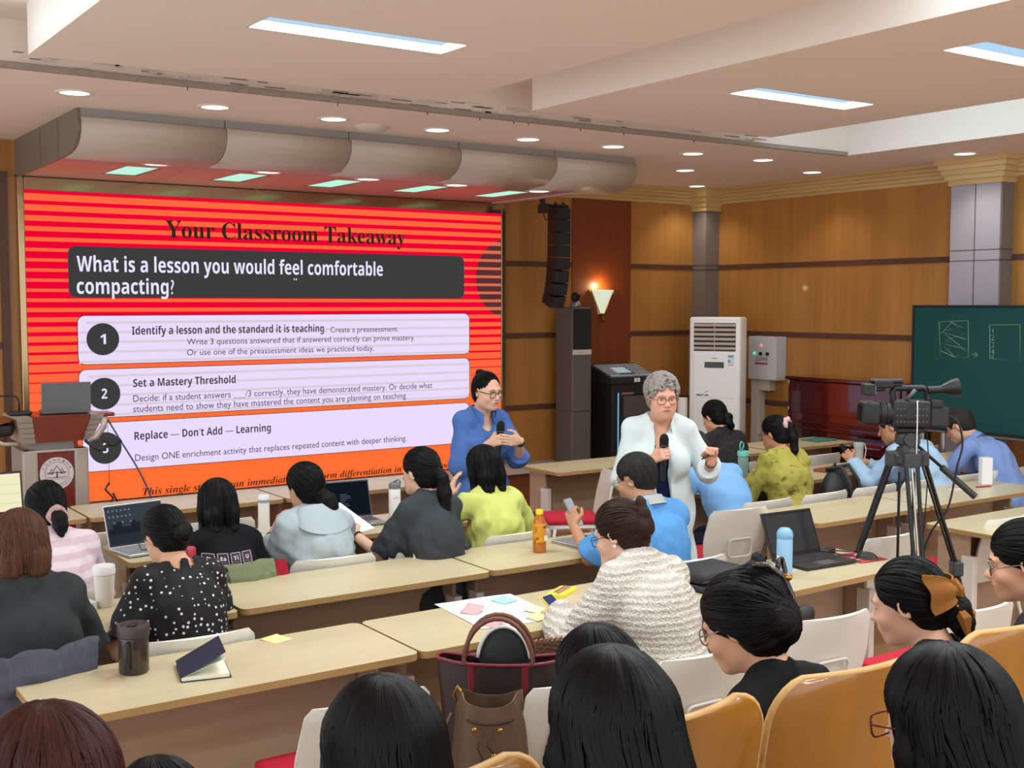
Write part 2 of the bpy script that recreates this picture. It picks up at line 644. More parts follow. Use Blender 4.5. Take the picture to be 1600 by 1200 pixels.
tag(d, 'round cream smoke detector on the ceiling beside the third downlight', 'detector')

# ------------------------------------------------------------------ canopy over the screen
CX0, CX1 = 2.05, 6.67
seams = [CX0, 3.01, 3.95, 4.89, 5.81, CX1]
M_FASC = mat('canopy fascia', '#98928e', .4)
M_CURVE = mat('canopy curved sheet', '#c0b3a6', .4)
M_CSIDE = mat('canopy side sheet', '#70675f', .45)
root = thing('stage_canopy', 'curved grey beige canopy hanging from the ceiling over the screen', 'canopy', (0, 0, 0))
prof = [(7.86, 3.185), (7.845, 3.15), (7.85, 3.10), (7.88, 3.055), (7.93, 3.018), (8.0, 2.992), (8.10, 2.978), (8.25, 2.972)]
for i in range(5):
    a, b = seams[i] + (.004 if i else 0), seams[i + 1] - .004
    MB().box((a, 7.87, 3.185), (b, 7.90, CEIL)).build('fascia_strip', M_FASC, root)
    def fn(u, v, a=a, b=b):
        q = v * (len(prof) - 1)
        k = min(int(q), len(prof) - 2)
        f = q - k
        y = prof[k][0] * (1 - f) + prof[k + 1][0] * f
        z = prof[k][1] * (1 - f) + prof[k + 1][1] * f
        return (a + (b - a) * u, y, z)
    MB().grid(fn, 2, 28, .012).build('curved_panel', M_CURVE, root)
u = MB()
ux0, ux1 = CX0 + .002, CX1 - .3
cut_x = [2.53, 2.80, 3.37, 3.64, 4.18, 4.45, 4.99, 5.26, 5.82, 6.09]
LY0, LY1 = 8.55, 9.20
u.box((ux0, 8.25, 2.972), (ux1, LY0, 2.984)).box((ux0, LY1, 2.972), (ux1, YF, 2.984))
xs = [ux0] + cut_x + [ux1]
for k in range(0, len(xs), 2):
    u.box((xs[k], LY0, 2.972), (xs[k + 1], LY1, 2.984))
u.use(mat('canopy seam', '#3a2c28', .6))
for s in seams[1:5]:
    u.box((s - .004, 8.0, 2.968), (s + .004, YF - .05, 2.973))
u.box((ux0, 8.42, 2.969), (ux1, 8.426, 2.973))
u.mats[0] if u.mats else None
un = u.build('underside', None, root)
un.data.materials.clear()
un.data.materials.append(mat('canopy underside', '#b78e88', .35))
un.data.materials.append(MATS['canopy seam'])
# left side sheet follows the curve
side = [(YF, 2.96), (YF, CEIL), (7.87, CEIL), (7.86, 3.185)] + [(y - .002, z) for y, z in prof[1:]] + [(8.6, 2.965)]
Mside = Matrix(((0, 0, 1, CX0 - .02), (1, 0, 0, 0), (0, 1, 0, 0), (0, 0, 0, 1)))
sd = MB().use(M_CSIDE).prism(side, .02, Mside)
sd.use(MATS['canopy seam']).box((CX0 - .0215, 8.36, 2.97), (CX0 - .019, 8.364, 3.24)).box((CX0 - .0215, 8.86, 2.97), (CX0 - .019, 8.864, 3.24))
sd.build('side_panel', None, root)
# right end: the sheet turns up into a rounded soffit
def endfn(u, v):
    x = 6.36 + (CX1 - 6.36) * u
    y = 8.2 + (YF - 8.2) * v
    return (x, y, 2.974 + .13 * max(0, (u - .3) / .7) ** 2)
MB().grid(endfn, 10, 6, .012).build('end_panel', M_CURVE, root)
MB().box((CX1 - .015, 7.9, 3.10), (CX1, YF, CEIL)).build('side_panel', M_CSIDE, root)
M_MINT = emis('panel light diffuser', '#bff5dc', 1.0)
for i in range(5):
    a, b = cut_x[2 * i], cut_x[2 * i + 1]
    r_ = thing('panel_light', '%s mint-glowing rectangular panel light from the left under the canopy' % ords[i], 'ceiling light', ((a + b) / 2, (LY0 + LY1) / 2, 2.974), 0, 'panel lights under the canopy')
    hx, hy = (b - a) / 2 - .002, (LY1 - LY0) / 2 - .002
    MB().box((-hx, -hy, .004), (hx, hy, .012)).build('diffuser', M_MINT, r_)
    f = MB().use(mat('panel light rim', '#6d5a52', .5))
    for q in (((-hx, -hy, -.002), (hx, -hy + .012, .01)), ((-hx, hy - .012, -.002), (hx, hy, .01)), ((-hx, -hy, -.002), (-hx + .012, hy, .01)), ((hx - .012, -hy, -.002), (hx, hy, .01))):
        f.box(*q)
    f.build('frame', None, r_)
for i, (x, y) in enumerate(CAN_DOWNS):
    downlight(x, y, 2.972, '%s small downlight from the left set in the canopy underside' % ords[i], False)

# ------------------------------------------------------------------ LED screen with the slide
SX0, SX1, SZ0, SZ1, SY = 2.079, 6.475, .4146, 2.8685, 9.65
SW, SH = SX1 - SX0, SZ1 - SZ0
scr = thing('led_screen', 'huge wall screen showing a red and orange lesson slide', 'screen', (SX0, SY, SZ0))
def uvw(u, v, d=0):
    return Vector((u * SW, -d, (1 - v) * SH))
MB().box((0, .001, 0), (SW, .045, SH)).build('panel', mat('screen body', '#181818', .5), scr)
fr = MB().use(mat('gold mirror frame', '#a58a66', .14, .9))
fr.box((-.05, -.012, -.0), (0, .05, SH + .10), .006).box((SW, -.012, 0), (SW + .05, .05, SH + .10), .006).box((0, -.012, SH), (SW, .05, SH + .10), .004)
fr.use(mat('frame gap', '#2a2018', .6)).box((-.05, -.014, SH + .098), (SW + .05, .05, SH + .112))
fr.build('frame', None, scr)
E_RED, E_ORG, E_LIL = emis('slide red', '#ee0434', 1), emis('slide orange', '#ff6a3c', 1), emis('slide lilac', '#e9ddff', 1)
E_DK, E_BR, E_TXT, E_WH = emis('slide charcoal', '#3d3d3d', 1), emis('slide brown', '#5a2f33', 1), emis('slide ink', '#3a3542', 1), emis('slide white', '#e9e6ff', 1)
E_TTL, E_ORG2, E_GREYL = emis('slide title ink', '#33251c', 1), emis('slide deep orange', '#ff6f33', 1), emis('slide line', '#d9cfd8', 1)
def srect(mb, m, u0, v0, u1, v1, d):
    mb.use(m).quad([uvw(u0, v1, d), uvw(u1, v1, d), uvw(u1, v0, d), uvw(u0, v0, d)])
def sround(mb, m, u0, v0, u1, v1, r, d):
    pts = rrect(u0 * SW, (1 - v1) * SH, u1 * SW, (1 - v0) * SH, r)
    mb.use(m).quad([Vector((x, -d, z)) for x, z in pts])
def sdisc(mb, m, u, v, r, d, n=48):
    c = uvw(u, v, d)
    mb.use(m).quad([c + Vector((r * math.cos(2 * PI * k / n), 0, r * math.sin(2 * PI * k / n))) for k in range(n)])
def stext(mb, m, s, u, v, u1, cap, d, capn=.7):
    M = Matrix.Translation(uvw(u, v, d)) @ Matrix(((1, 0, 0, 0), (0, 0, -1, 0), (0, 1, 0, 0), (0, 0, 0, 1)))
    mb.use(m)
    add_text(mb, s, M, (u1 - u) * SW, cap * SH / capn)
b = MB()
srect(b, E_ORG, 0, 0, 1, 1, .0005)
srect(b, E_ORG2, 0, .68, 1, 1, .0008)
v = 0.0
k = 0
while v < .68:                              # red bands thin out from the middle towards the bottom
    f = .33 + .35 * min(1, v / .17) if v < .17 else .68 if v < .30 else max(.05, .68 - (v - .30) * 1.85)
    h = .0318 * f
    srect(b, E_RED, 0, v, 1, v + h, .0012)
    v += .0318
b.build('slide_background', None, scr)
b = MB()                                    # cut-off dark disc at the right edge, the stripes still showing through it
cu, cv, rr = 1.0215, .2554, .386
def chord(v):
    q = rr * rr - ((v - cv) * SH) ** 2
    return 1 - 0 if q <= 0 else min(1, cu - math.sqrt(q) / SW)
v = 0.0
while v < .45:
    f = .33 + .35 * min(1, v / .17) if v < .17 else .68 if v < .30 else max(.05, .68 - (v - .30) * 1.85)
    for (a, c_, m) in ((v, v + .0318 * f, E_BR), (v + .0318 * f, v + .0318, emis('slide disc stripe', '#d9704f', 1))):
        n = 6
        for q in range(n):
            va, vb = a + (c_ - a) * q / n, a + (c_ - a) * (q + 1) / n
            ua, ub = chord(va), chord(vb)
            if min(ua, ub) < .9999:
                b.use(m).quad([uvw(ub, vb, .0018), uvw(1, vb, .0018), uvw(1, va, .0018), uvw(ua, va, .0018)])
    v += .0318
b.build('slide_disc', None, scr)
b = MB()
stext(b, E_TTL, bold_serif('Your Classroom Takeaway'), .2485, .1345, .7574, .058, .004)
b.build('slide_title', None, scr)
b = MB()
sround(b, E_DK, .0715, .1715, .9035, .336, .06, .003)
stext(b, E_WH, bold_sans('What is a lesson you would feel comfortable'), .0864, .2518, .7037, .0485, .004)
stext(b, E_WH, bold_sans('compacting?'), .0854, .3234, .2621, .0485, .004)
stext(b, E_WH, '"', .5035, .2835, .5105, .017, .004)
b.build('slide_banner', None, scr)
cards = [(.0856, .3945, .916, .551), (.0856, .569, .916, .726), (.0895, .7445, .9157, .901)]
for i, (u0, v0, u1, v1) in enumerate(cards):
    b = MB()
    sround(b, emis('slide outline', '#4a1830', 1), u0 - .0012, v0 - .002, u1 + .0012, v1 + .002, .058, .0025)
    sround(b, E_LIL, u0, v0, u1, v1, .055, .003)
    if i < 2:
        for q in range(5):
            vv = v0 + .018 + q * .0318
            srect(b, E_GREYL, u0 + (.015 if q == 0 else 0.001), vv, u1 - .002, vv + .008, .0034)
    sdisc(b, E_DK, .1292, (.4706, .6485, .8267)[i], .128, .004)
    c0 = (.4706, .6485, .8267)[i]
    stext(b, E_WH, bold_sans('123')[i], .1245, c0 + .016, .1345, .032, .005)
    if i == 0:
        stext(b, E_TXT, bold_sans('Identify a lesson and the standard it is teaching.'), .1818, .4574, .5720, .0262, .004)
        stext(b, E_TXT, 'Create a preassessment.', .5825, .4600, .7392, .0205, .004)
        stext(b, E_TXT, 'Write 3 questions answered that if answered correctly can prove mastery.', .2848, .494, .7793, .0205, .004)
        stext(b, E_TXT, 'Or use one of the preassessment ideas we practiced today.', .2845, .530, .6814, .0205, .004)
    elif i == 1:
        stext(b, E_TXT, bold_sans('Set a Mastery Threshold'), .182, .6305, .3797, .0258, .004)
        stext(b, E_TXT, 'Decide: if a student answers ___/3 correctly, they have demonstrated mastery. Or decide what', .1814, .6796, .8214, .0225, .004)
        stext(b, E_TXT, 'students need to show they have mastered the content you are planning on teaching', .181, .7138, .7567, .0225, .004)
    else:
        stext(b, E_TXT, bold_sans('Replace — Don\u2019t Add — Learning'), .1823, .8065, .4509, .0258, .004)
        stext(b, E_TXT, 'Design ONE enrichment activity that replaces repeated content with deeper thinking.', .1826, .877, .7576, .0225, .004)
    b.build('slide_card', None, scr)
b = MB()
stext(b, E_TTL, bold_serif_italic('This single strategy can immediately transform differentiation in your classroom.'), .1955, .994, .885, .024, .004)
b.build('footer_lettering', None, scr)
# ------------------------------------------------------------------ desks
M_TOP = wood('desk laminate', '#bdb08d', '#c8bd9a', .33, (.5, 7, 1), 3.5, coat=.1)
M_EDGE = wood('desk edge', '#9c7c4c', '#ab8b58', .45, (.6, 5, 5), 3)
M_PANEL = wood('desk panel', '#a58c72', '#b89f86', .5, (.5, 1, 9), 4)
M_LEG = mat('desk leg paint', '#dcd5d0', .4)
DESK_D = .50
def make_desk(L):
    root = thing('desk', '', 'desk')
    h = L / 2
    t = MB().use(M_EDGE).prism(rrect(-h, 0, h, DESK_D, .035), .025, Matrix.Translation((0, 0, .725)))
    t.use(M_TOP).prism(rrect(-h + .001, .001, h - .001, DESK_D - .001, .035), .0006, Matrix.Translation((0, 0, .75)))
    t.build('tabletop', None, root)
    MB().box((-h + .08, .36, .22), (h - .08, .378, .672), .002).build('front_panel', M_PANEL, root)
    MB().box((-h + .08, .30, .672), (h - .08, .40, .722), .002).build('rail', mat('desk rail', '#7f6a5c', .5), root)
    for s in (-1, 1):
        l = MB().use(M_PANEL).box((s * (h - .06) - .01, .24, .40), (s * (h - .06) + .01, .44, .722), .002)
        l.use(M_LEG).box((s * (h - .06) - .022, .20, .06), (s * (h - .06) + .022, .28, .60), .006)
        l.box((s * (h - .06) - .02, .03, .03), (s * (h - .06) + .02, .47, .065), .008)
        lo = l.build('leg', None, root)
        for y in (.06, .44):
            MB().cyl((s * (h - .06), y, 0), (s * (h - .06), y, .032), .018, n=12).build('foot', M_BLACK, lo)
    return root
DESKS = [  # x0, x1, y near, label, rotation
    (0.80, 2.085, 3.62, 'long pale wood desk nearest the camera carrying the brown mug and navy notebook', 0),
    (2.09, 3.345, 3.62, 'pale wood desk under the spread printed sheet and the knit sleeve', 0),
    (3.36, 4.76, 3.50, 'pale wood desk carrying the black laptop and blue flask', 2),
    (0.52, 1.765, 4.53, 'pale wood desk under the white ribbed tumbler at the left', 0),
    (1.78, 3.005, 4.55, 'bare pale wood desk just beyond the yellow sticky note', 0),
    (3.01, 4.235, 4.55, 'pale wood desk with the orange tea bottle standing on it', -1),
    (5.19, 6.23, 4.50, 'bare pale wood desk behind the camera tripod', 0),
    (6.24, 7.48, 4.50, 'pale wood desk with the white box and red pen', 0),
    (5.70, 6.95, 3.68, 'pale wood desk at the right edge behind the glasses wearer', 0),
    (0.36, 1.56, 5.68, 'pale wood desk in front of the pink striped blouse', 0),
    (1.66, 2.86, 5.68, 'pale wood desk holding the silver laptop and slim white bottle', 0),
    (2.87, 4.05, 5.68, 'pale wood desk holding the dark-screen laptop and grey-lidded bottle', 0),
    (5.20, 6.40, 5.66, 'pale wood desk in front of the yellow floral blouse', 0),
    (6.42, 7.62, 5.66, 'pale wood desk with the brown folder at the pale-shirted man', 0),
    (7.64, 8.84, 5.60, 'pale wood desk at the man bending before the chalkboard', 0),
    (0.62, 1.82, 7.02, 'pale wood desk in front of the lectern with a bright-screen laptop', 0),
    (1.83, 3.05, 7.02, 'pale wood front desk directly below the orange slide footer', 0),
    (3.06, 4.28, 7.02, 'pale wood front desk behind the dark-screen laptop', 0),
    (5.18, 6.38, 6.96, 'pale wood front desk with an empty chair turned beside it', 0),
    (6.40, 7.46, 6.96, 'pale wood front desk in front of the black lace blouse', 0),
    (7.50, 8.58, 7.02, 'pale wood front desk by the piano with the green folder', 0),
]
protos = {}
for x0, x1, y, lab, rz in DESKS:
    L = round((x1 - x0) - .004, 3)
    k = round(L / .06)
    o = make_desk(L)
    o.location = ((x0 + x1) / 2, y, 0)
    o.rotation_euler = (0, 0, R(rz))
    tag(o, lab, 'desk', 'rows of pale wood desks')

# ------------------------------------------------------------------ white shell chairs with red seats
M_SHELL = mat('white chair shell', '#dbd9cf', .35, bump=.01, bscale=300)
M_RED = mat('red seat cloth', '#c01030', .8, bump=.15, bscale=500)
def make_chair():
    root = thing('shell_chair', '', 'chair')
    def back(u, v):                       # v: 0 bottom of the shell, 1 top edge
        hw = .19 + .045 * math.sin(min(1, v / .55) * PI / 2) if v < .55 else .235 - .022 * ((v - .55) / .45)
        e = (2 * u - 1)
        z = .42 + .37 * v
        if v > .93:
            hw -= .02 * ((v - .93) / .07) ** 2
        x = e * hw
        y = -.185 - .075 * v - .05 * (1 - e * e) * (.3 + .7 * v)
        return (x, y, z)
    MB().grid(back, 14, 14, .014).build('backrest', M_SHELL, root, smooth=True)
    loop = [(x, -.222 - .05 * (1 - (x / .22) ** 2) * .55 - .075 * ((z - .42) / .37) * .6 + .0, z) for x, z in [(px, pz) for px, pz in rrect(-.085, .50, .085, .61, .025, 4)]]
    MB().tube(loop, .006, 8, closed=True).build('handle_slot', mat('chair slot', '#cfcac2', .4), root)
    MB().prism(rrect(-.205, -.19, .205, .215, .06), .03, Matrix.Translation((0, 0, .415))).build('seat_pan', M_SHELL, root)
    s = MB().box((-.195, -.175, .445), (.195, .21, .485), .018, 3)
    s.build('seat', M_RED, root, smooth=True)
    for sx in (-1, 1):
        f = MB().tube([(sx * .20, .16, .42), (sx * .225, .20, .2), (sx * .24, .22, .02)], .011, 8).build('leg', M_WHITE, root)
        MB().cyl((sx * .24, .22, 0), (sx * .24, .22, .03), .016, n=10).build('foot', M_BLACK, f)
        f = MB().tube([(sx * .20, -.15, .42), (sx * .225, -.20, .2), (sx * .24, -.23, .02)], .011, 8).build('leg', M_WHITE, root)
        MB().cyl((sx * .24, -.23, 0), (sx * .24, -.23, .03), .016, n=10).build('foot', M_BLACK, f)
        MB().tube([(sx * .20, .16, .425), (sx * .205, 0, .43), (sx * .20, -.15, .425)], .010, 8).build('rail', M_WHITE, root)
    return root
CHAIRS = [  # x, y of seat centre, rotation, label
    (1.655, 3.45, 0, 'empty white chair at the nearest desk behind the long-haired head'),
    (2.33, 3.22, -4, 'white chair with a mint garment over its back beside the handbags'),
    (2.84, 3.22, 0, 'white chair under the cream knit sweater'),
    (3.61, 3.30, -4, 'empty white chair between the claw-clip bun and the brown bow'),
    (4.20, 3.05, 0, 'white chair behind the brown bow, next to the yellow seat back'),
    (0.86, 4.40, 0, 'white chair with a denim jacket under the short-haired sitter'),
    (1.47, 4.42, -3, 'white chair under the polka dot blouse'),
    (3.86, 4.36, 0, 'white chair under the short-haired man in the blue polo'),
    (5.12, 4.20, 0, 'white chair standing behind the tripod legs'),
    (5.86, 3.30, 0, 'white chair at the far right desk behind the glasses wearer'),
    (1.16, 5.36, 0, 'white chair under the pink striped blouse'),
    (1.98, 5.36, 4, 'white chair with green and red jackets over its back'),
    (2.48, 5.36, -4, 'white chair under the pale grey hoodie'),
    (3.0, 5.36, -3, 'white chair with a white cloth and black strap on its back'),
    (3.53, 5.36, 2, 'white chair under the yellow shirt behind the tea bottle'),
    (5.06, 5.22, -6, 'empty white chair in the aisle beside the light blue polo back'),
    (5.40, 5.34, 0, 'white chair under the bending man in the light blue polo'),
    (5.92, 5.34, 2, 'white chair under the yellow floral blouse'),
    (6.10, 4.16, 0, 'white chair pushed under the desk behind the tripod'),
    (6.42, 5.34, 0, 'white chair beside the black backpack'),
    (6.92, 5.34, 0, 'white chair under the pale-shirted man with the phone'),
    (7.40, 5.32, 0, 'empty white chair right of the pale-shirted man'),
    (7.88, 5.32, 0, 'white chair under the man bending before the chalkboard'),
    (8.36, 5.30, 0, 'empty white chair at the right edge before the chalkboard'),
    (1.78, 6.62, 0, 'empty white chair beyond the silver laptop'),
    (2.35, 6.60, 0, 'empty white chair between front desks, right of the bobbed head'),
    (5.12, 6.70, 62, 'empty white chair turned sideways with its red seat in the aisle'),
    (6.46, 6.66, 0, 'white chair under the black lace blouse'),
    (7.42, 6.66, 0, 'empty white chair beyond the pink scrunchie'),
    (8.50, 6.50, 8, 'white chair standing by the chalkboard near the piano'),
]
c0 = make_chair()
for i, (x, y, rz, lab) in enumerate(CHAIRS):
    o = c0 if i == 0 else copy_tree(c0)
    o.location = (x, y, .0)
    o.rotation_euler = (0, 0, R(rz))
    tag(o, lab, 'chair', 'white shell chairs at the desks')

t = thing('padded_seat', 'low red padded seat on white legs under the two handbags', 'chair seat', (1.97, 3.12, 0))  # round seat standing in for the chair that holds the handbags
MB().lathe([(0, .44), (.125, .44), (.138, .45), (.138, .472), (.125, .486), (0, .487)], n=32).build('seat', M_RED, t, smooth=True)
MB().lathe([(0, .425), (.145, .425), (.145, .44), (0, .44)], n=32).build('seat_pan', M_SHELL, t)
for a in (45, 135, 225, 315):
    c_, s_ = math.cos(R(a)), math.sin(R(a))
    MB().tube([(c_ * .11, s_ * .11, .43), (c_ * .14, s_ * .14, .2), (c_ * .155, s_ * .155, .006)], .011, 8).build('leg', M_WHITE, t)

# ------------------------------------------------------------------ wooden auditorium seats on the rear tier
M_PLY = wood('honey plywood', '#8a5606', '#a66d0f', .25, (4, 4, .5), 2.2, coat=.6, bump=.0)
M_PLYE = wood('worn plywood edge', '#b08038', '#d2ae70', .5, (2, 8, 8), 6)
def make_wood_seat(W):
    root = thing('auditorium_seat', '', 'seat')
    h = W / 2
    def edge(v):                             # half-width, rounded at the top corners
        r = .085
        z = v * .66
        if z < .66 - r:
            return h
        q = (z - (.66 - r)) / r
        return h - r + r * math.sqrt(max(0, 1 - q * q))
    def bk(u, v):
        v = 1 - (1 - v) ** 1.6
        e = 2 * u - 1
        x = e * edge(v * .9995)
        return (x, -.06 * v + .035 * (e * e) + .02 * math.sin(PI * v), .42 + .66 * v)
    b = MB().use(M_PLY).grid(bk, 18, 26, .015)
    b.build('backrest', None, root, smooth=True)
    rim = [bk(0, v / 20) for v in range(8, 21)] + [bk(u / 16, 1) for u in range(1, 16)] + [bk(1, v / 20) for v in range(20, 7, -1)]
    MB().tube([(x, y + .0075, z) for x, y, z in rim], .0082, 6).build('edge_banding', M_PLYE, root)
    MB().box((-h + .02, .05, .40), (h - .02, .45, .425), .01).build('seat', M_PLY, root)
    for s in (-1, 1):
        MB().box((s * (h - .03) - .015, .0, 0), (s * (h - .03) + .015, .05, .55), .004).build('leg', M_BLACK, root)
    return root
SEATS = [(0.815, 1.50, .53, 'honey plywood seat back low at the bottom, left of the central black-haired head'),
         (1.338, 1.50, .475, 'honey plywood seat back below the claw-clip bun'),
         (1.862, 1.50, .53, 'widest visible honey plywood seat back left of the right foreground head'),
         (2.405, 1.50, .535, 'honey plywood seat back under the brown bow'),
         (2.955, 1.50, .535, 'honey plywood seat back cut off by the right picture edge')]
SEATS2 = [(.20, 1.22, .22), (.78, 1.10, .22), (.98, .72, .34), (1.52, .52, .34)]
for i, (x, y, W, lab) in enumerate(SEATS):
    o = make_wood_seat(W)
    o.location = (x, y, .22)
    tag(o, lab, 'seat', 'honey plywood auditorium seats')
for (x, y, z), who in zip(SEATS2, ('wavy red brown hair', 'long black hair left of the handbags', 'long black hair nearest the bottom centre', 'black hair and red glasses')):
    o = make_wood_seat(.5)
    o.location = (x, y, z)
    tag(o, 'plywood seat under the sitter with ' + who, 'seat', 'seats below the picture edge')

# ------------------------------------------------------------------ things along the walls
# tall column speaker
t = thing('column_speaker', 'tall dark grey column loudspeaker left of the wall sconce', 'speaker', (7.21, 9.44, .405))
MB().box((-.12, -.14, 0), (.12, .14, 1.555), .012).build('cabinet', mat('speaker grey', '#5c5751', .5), t)
MB().box((-.112, -.146, 1.14), (.112, -.135, 1.54), .004).build('grille', mat('speaker cloth', '#17191b', .85, bump=.3, bscale=900), t)
b = MB().use(mat('speaker label', '#c9c5be', .35)).box((-.115, -.147, 1.085), (.115, -.136, 1.135), .003)
b.use(mat('label ink', '#8d8880', .5))
add_text(b, 'SOUND', Matrix.Translation((-.05, -.1475, 1.10)) @ Matrix(((1, 0, 0, 0), (0, 0, -1, 0), (0, 1, 0, 0), (0, 0, 0, 1))), .07, .02)
b.build('badge', None, t)
MB().box((-.121, -.142, .52), (.121, .14, .526)).build('seam', M_BLACK, t)
# PTZ camera on top
t = thing('conference_camera', 'small round conference camera standing on the column speaker', 'camera', (7.2, 9.40, 1.961))
MB().lathe([(0, 0), (.055, 0), (.055, .02), (.04, .05), (.03, .06), (0, .062)]).build('base', mat('camera silver', '#8b8a92', .3, .6), t)
MB().sph((0, 0, .10), (.045, .045, .05), 18).build('head', M_BLACK, t)
MB().cyl((0, -.03, .105), (0, -.052, .105), .024, n=16).build('lens', mat('dark lens', '#05060a', .08), t)
# line array
t = thing('hanging_speaker', 'black curved line array loudspeaker hanging from the canopy end', 'speaker', (6.83, 9.18, 2.955))
m = MB().box((-.22, -.03, -.035), (.09, .03, -.012), .004).box((-.22, -.045, -.10), (-.15, .045, -.03), .004).box((-.07, -.07, -.04), (.07, .07, -.02), .004).box((-.21, -.02, -.02), (-.17, .02, .085), .003).cyl((-.04, 0, -.03), (-.04, 0, .012), .012).cyl((.05, 0, -.03), (.05, 0, .012), .012)
m.tube([(-.17, .02, -.10), (-.12, .05, -.16), (-.04, .06, -.13)], .005, 6)
m.build('bracket', M_BLACK, t)
y, z, a = 0, -.04, 0
for k in range(8):
    a = (0, 0, 1, 2, 4, 8, 14, 22)[k]
    h = .118
    M = Matrix.Translation((0, y, z)) @ Matrix.Rotation(R(a), 4, 'X')
    c = MB().use(M_BLACK).prism([(-.085, -.075), (.085, -.075), (.07, .085), (-.07, .085)], h - .006, M @ Matrix.Translation((0, 0, -h)))
    c.use(mat('array grille', '#202428', .7, bump=.3, bscale=900)).box((-.08, -.079, -h + .006), (.08, -.074, -.012), 0, M=M)
    co = c.build('cabinet', None, t)
    MB().cyl((.0875, -.02, -h / 2), (.082, -.02, -h / 2), .007, n=10).build('bolt', M_CHROME, co)
    co.children[0].matrix_local = M
    d = M.to_3x3() @ Vector((0, 0, -h))
    y += d.y
    z += d.z
# sconce
t = thing('wall_sconce', 'lit fan-shaped glass wall sconce with gold finial on the red brown panel', 'lamp', (7.76, 9.685, 1.84))
def sc_s(u, v):
    a = PI * (1 + u)
    r = .03 + .095 * v ** 1.1
    return (math.cos(a) * r * 1.12, math.sin(a) * r * .9, .05 + .245 * v)
sm = mat('sconce glass', '#d5dcc4', .3, emit=.75)
MB().grid(sc_s, 20, 10, .004).build('glass_shade', sm, t, smooth=True)
g = mat('gold metal', '#c28a3a', .25, .9)
m = MB().lathe([(0, -.035), (.012, -.03), (.022, -.012), (.014, 0), (.008, .012), (.012, .03), (.03, .045), (.034, .055), (0, .056)], (0, -.03, 0), 16)
m.build('finial', g, t, smooth=True)
m = MB()
for s in (-1, 1):
    m.tube([(s * .145, -.005, .30), (s * .12, -.012, .25), (s * .08, -.018, .15), (s * .035, -.02, .055)], .006, 6)
    m.tube([(s * .145, -.005, .30), (s * .165, -.01, .285), (s * .155, -.012, .26), (s * .14, -.012, .265)], .006, 6)
m.box((-.05, 0, .03), (.05, .003, .27), .001)
m.build('bracket', g, t)
l = bpy.data.lights.new('sconce_bulb', 'POINT')
l.energy = 3.5
l.color = (1, .72, .38)
l.shadow_soft_size = .03
lo = bpy.data.objects.new('sconce_bulb', l)
lo.location = (7.72, 9.62, 2.18)
COL.objects.link(lo)
# equipment rack and mixing console
t = thing('equipment_rack', 'black equipment rack cabinet with glass door under the mixing console', 'cabinet', (7.78, 9.36, .405))
MB().box((-.29, -.19, 0), (.29, .2, .79), .006).build('cabinet', mat('rack black', '#16130f', .5), t)
d = MB().use(mat('rack door rim', '#1d1b1a', .4)).box((-.285, -.2, .02), (.285, -.19, .77), .003)
d.use(mat('rack glass', '#2c2a28', .12)).box((-.2, -.203, .08), (.24, -.2, .70))
do = d.build('door', None, t)
MB().box((-.225, -.206, .1), (-.212, -.2, .70)).build('lit_strip', emis('rack blue strip', '#7fb9e6', .8), do)
u = MB().use(mat('rack units', '#4a4642', .5)).box((-.15, -.205, .45), (.2, -.2035, .66)).use(mat('rack units b', '#7a6a58', .5)).box((-.18, -.205, .68), (-.02, -.2035, .70)).use(mat('rack units c', '#6b5a48', .5))
for k in range(4):
    u.box((-.15, -.205, .14 + .07 * k), (.2, -.2035, .17 + .07 * k))
u.build('rack_units', None, t)
t = thing('mixing_console', 'black digital mixing console with small screen on the equipment rack', 'mixer', (7.77, 9.36, 1.196))
side = [(-.2, .0), (.2, .0), (.2, .17), (.16, .18), (-.2, .055)]
Mx = Matrix(((0, 0, 1, -.30), (1, 0, 0, 0), (0, 1, 0, 0), (0, 0, 0, 1)))
MB().prism(side, .60, Mx).build('body', mat('mixer black', '#1e2024', .45), t)
sl = math.atan2(.125, .36)
Ms = Matrix.Translation((0, -.02, .119)) @ Matrix.Rotation(sl, 4, 'X')
MB().box((-.285, -.18, 0), (.285, .18, .004), M=Ms).build('control_panel', mat('mixer panel', '#3a4350', .4), t)
MB().box((-.12, -.07, .004), (.06, .07, .008), M=Ms).build('display', emis('mixer display', '#b7c4cc', .75), t)
k_ = MB().use(mat('mixer caps', '#c9ced4', .4))
for i in range(22):
    x = -.27 + .0255 * i
    k_.box((x, -.165, .004), (x + .012, -.14, .014), M=Ms)
    k_.box((x, -.12 if (x < -.13 or x > .07) else .09, .004), (x + .010, -.11 if (x < -.13 or x > .07) else .1, .012), M=Ms)
    for r_ in range(5):
        if x < -.13 or x > .07 or r_ > 3:
            k_.box((x, -.08 + .05 * r_, .004), (x + .012, -.06 + .05 * r_, .011), M=Ms)
k_.build('button', None, t)
MB().box((-.0, -.203, .01), (.035, -.2, .05)).box((.045, -.203, .01), (.075, -.2, .05)).build('paper_label', M_WHITE, t)
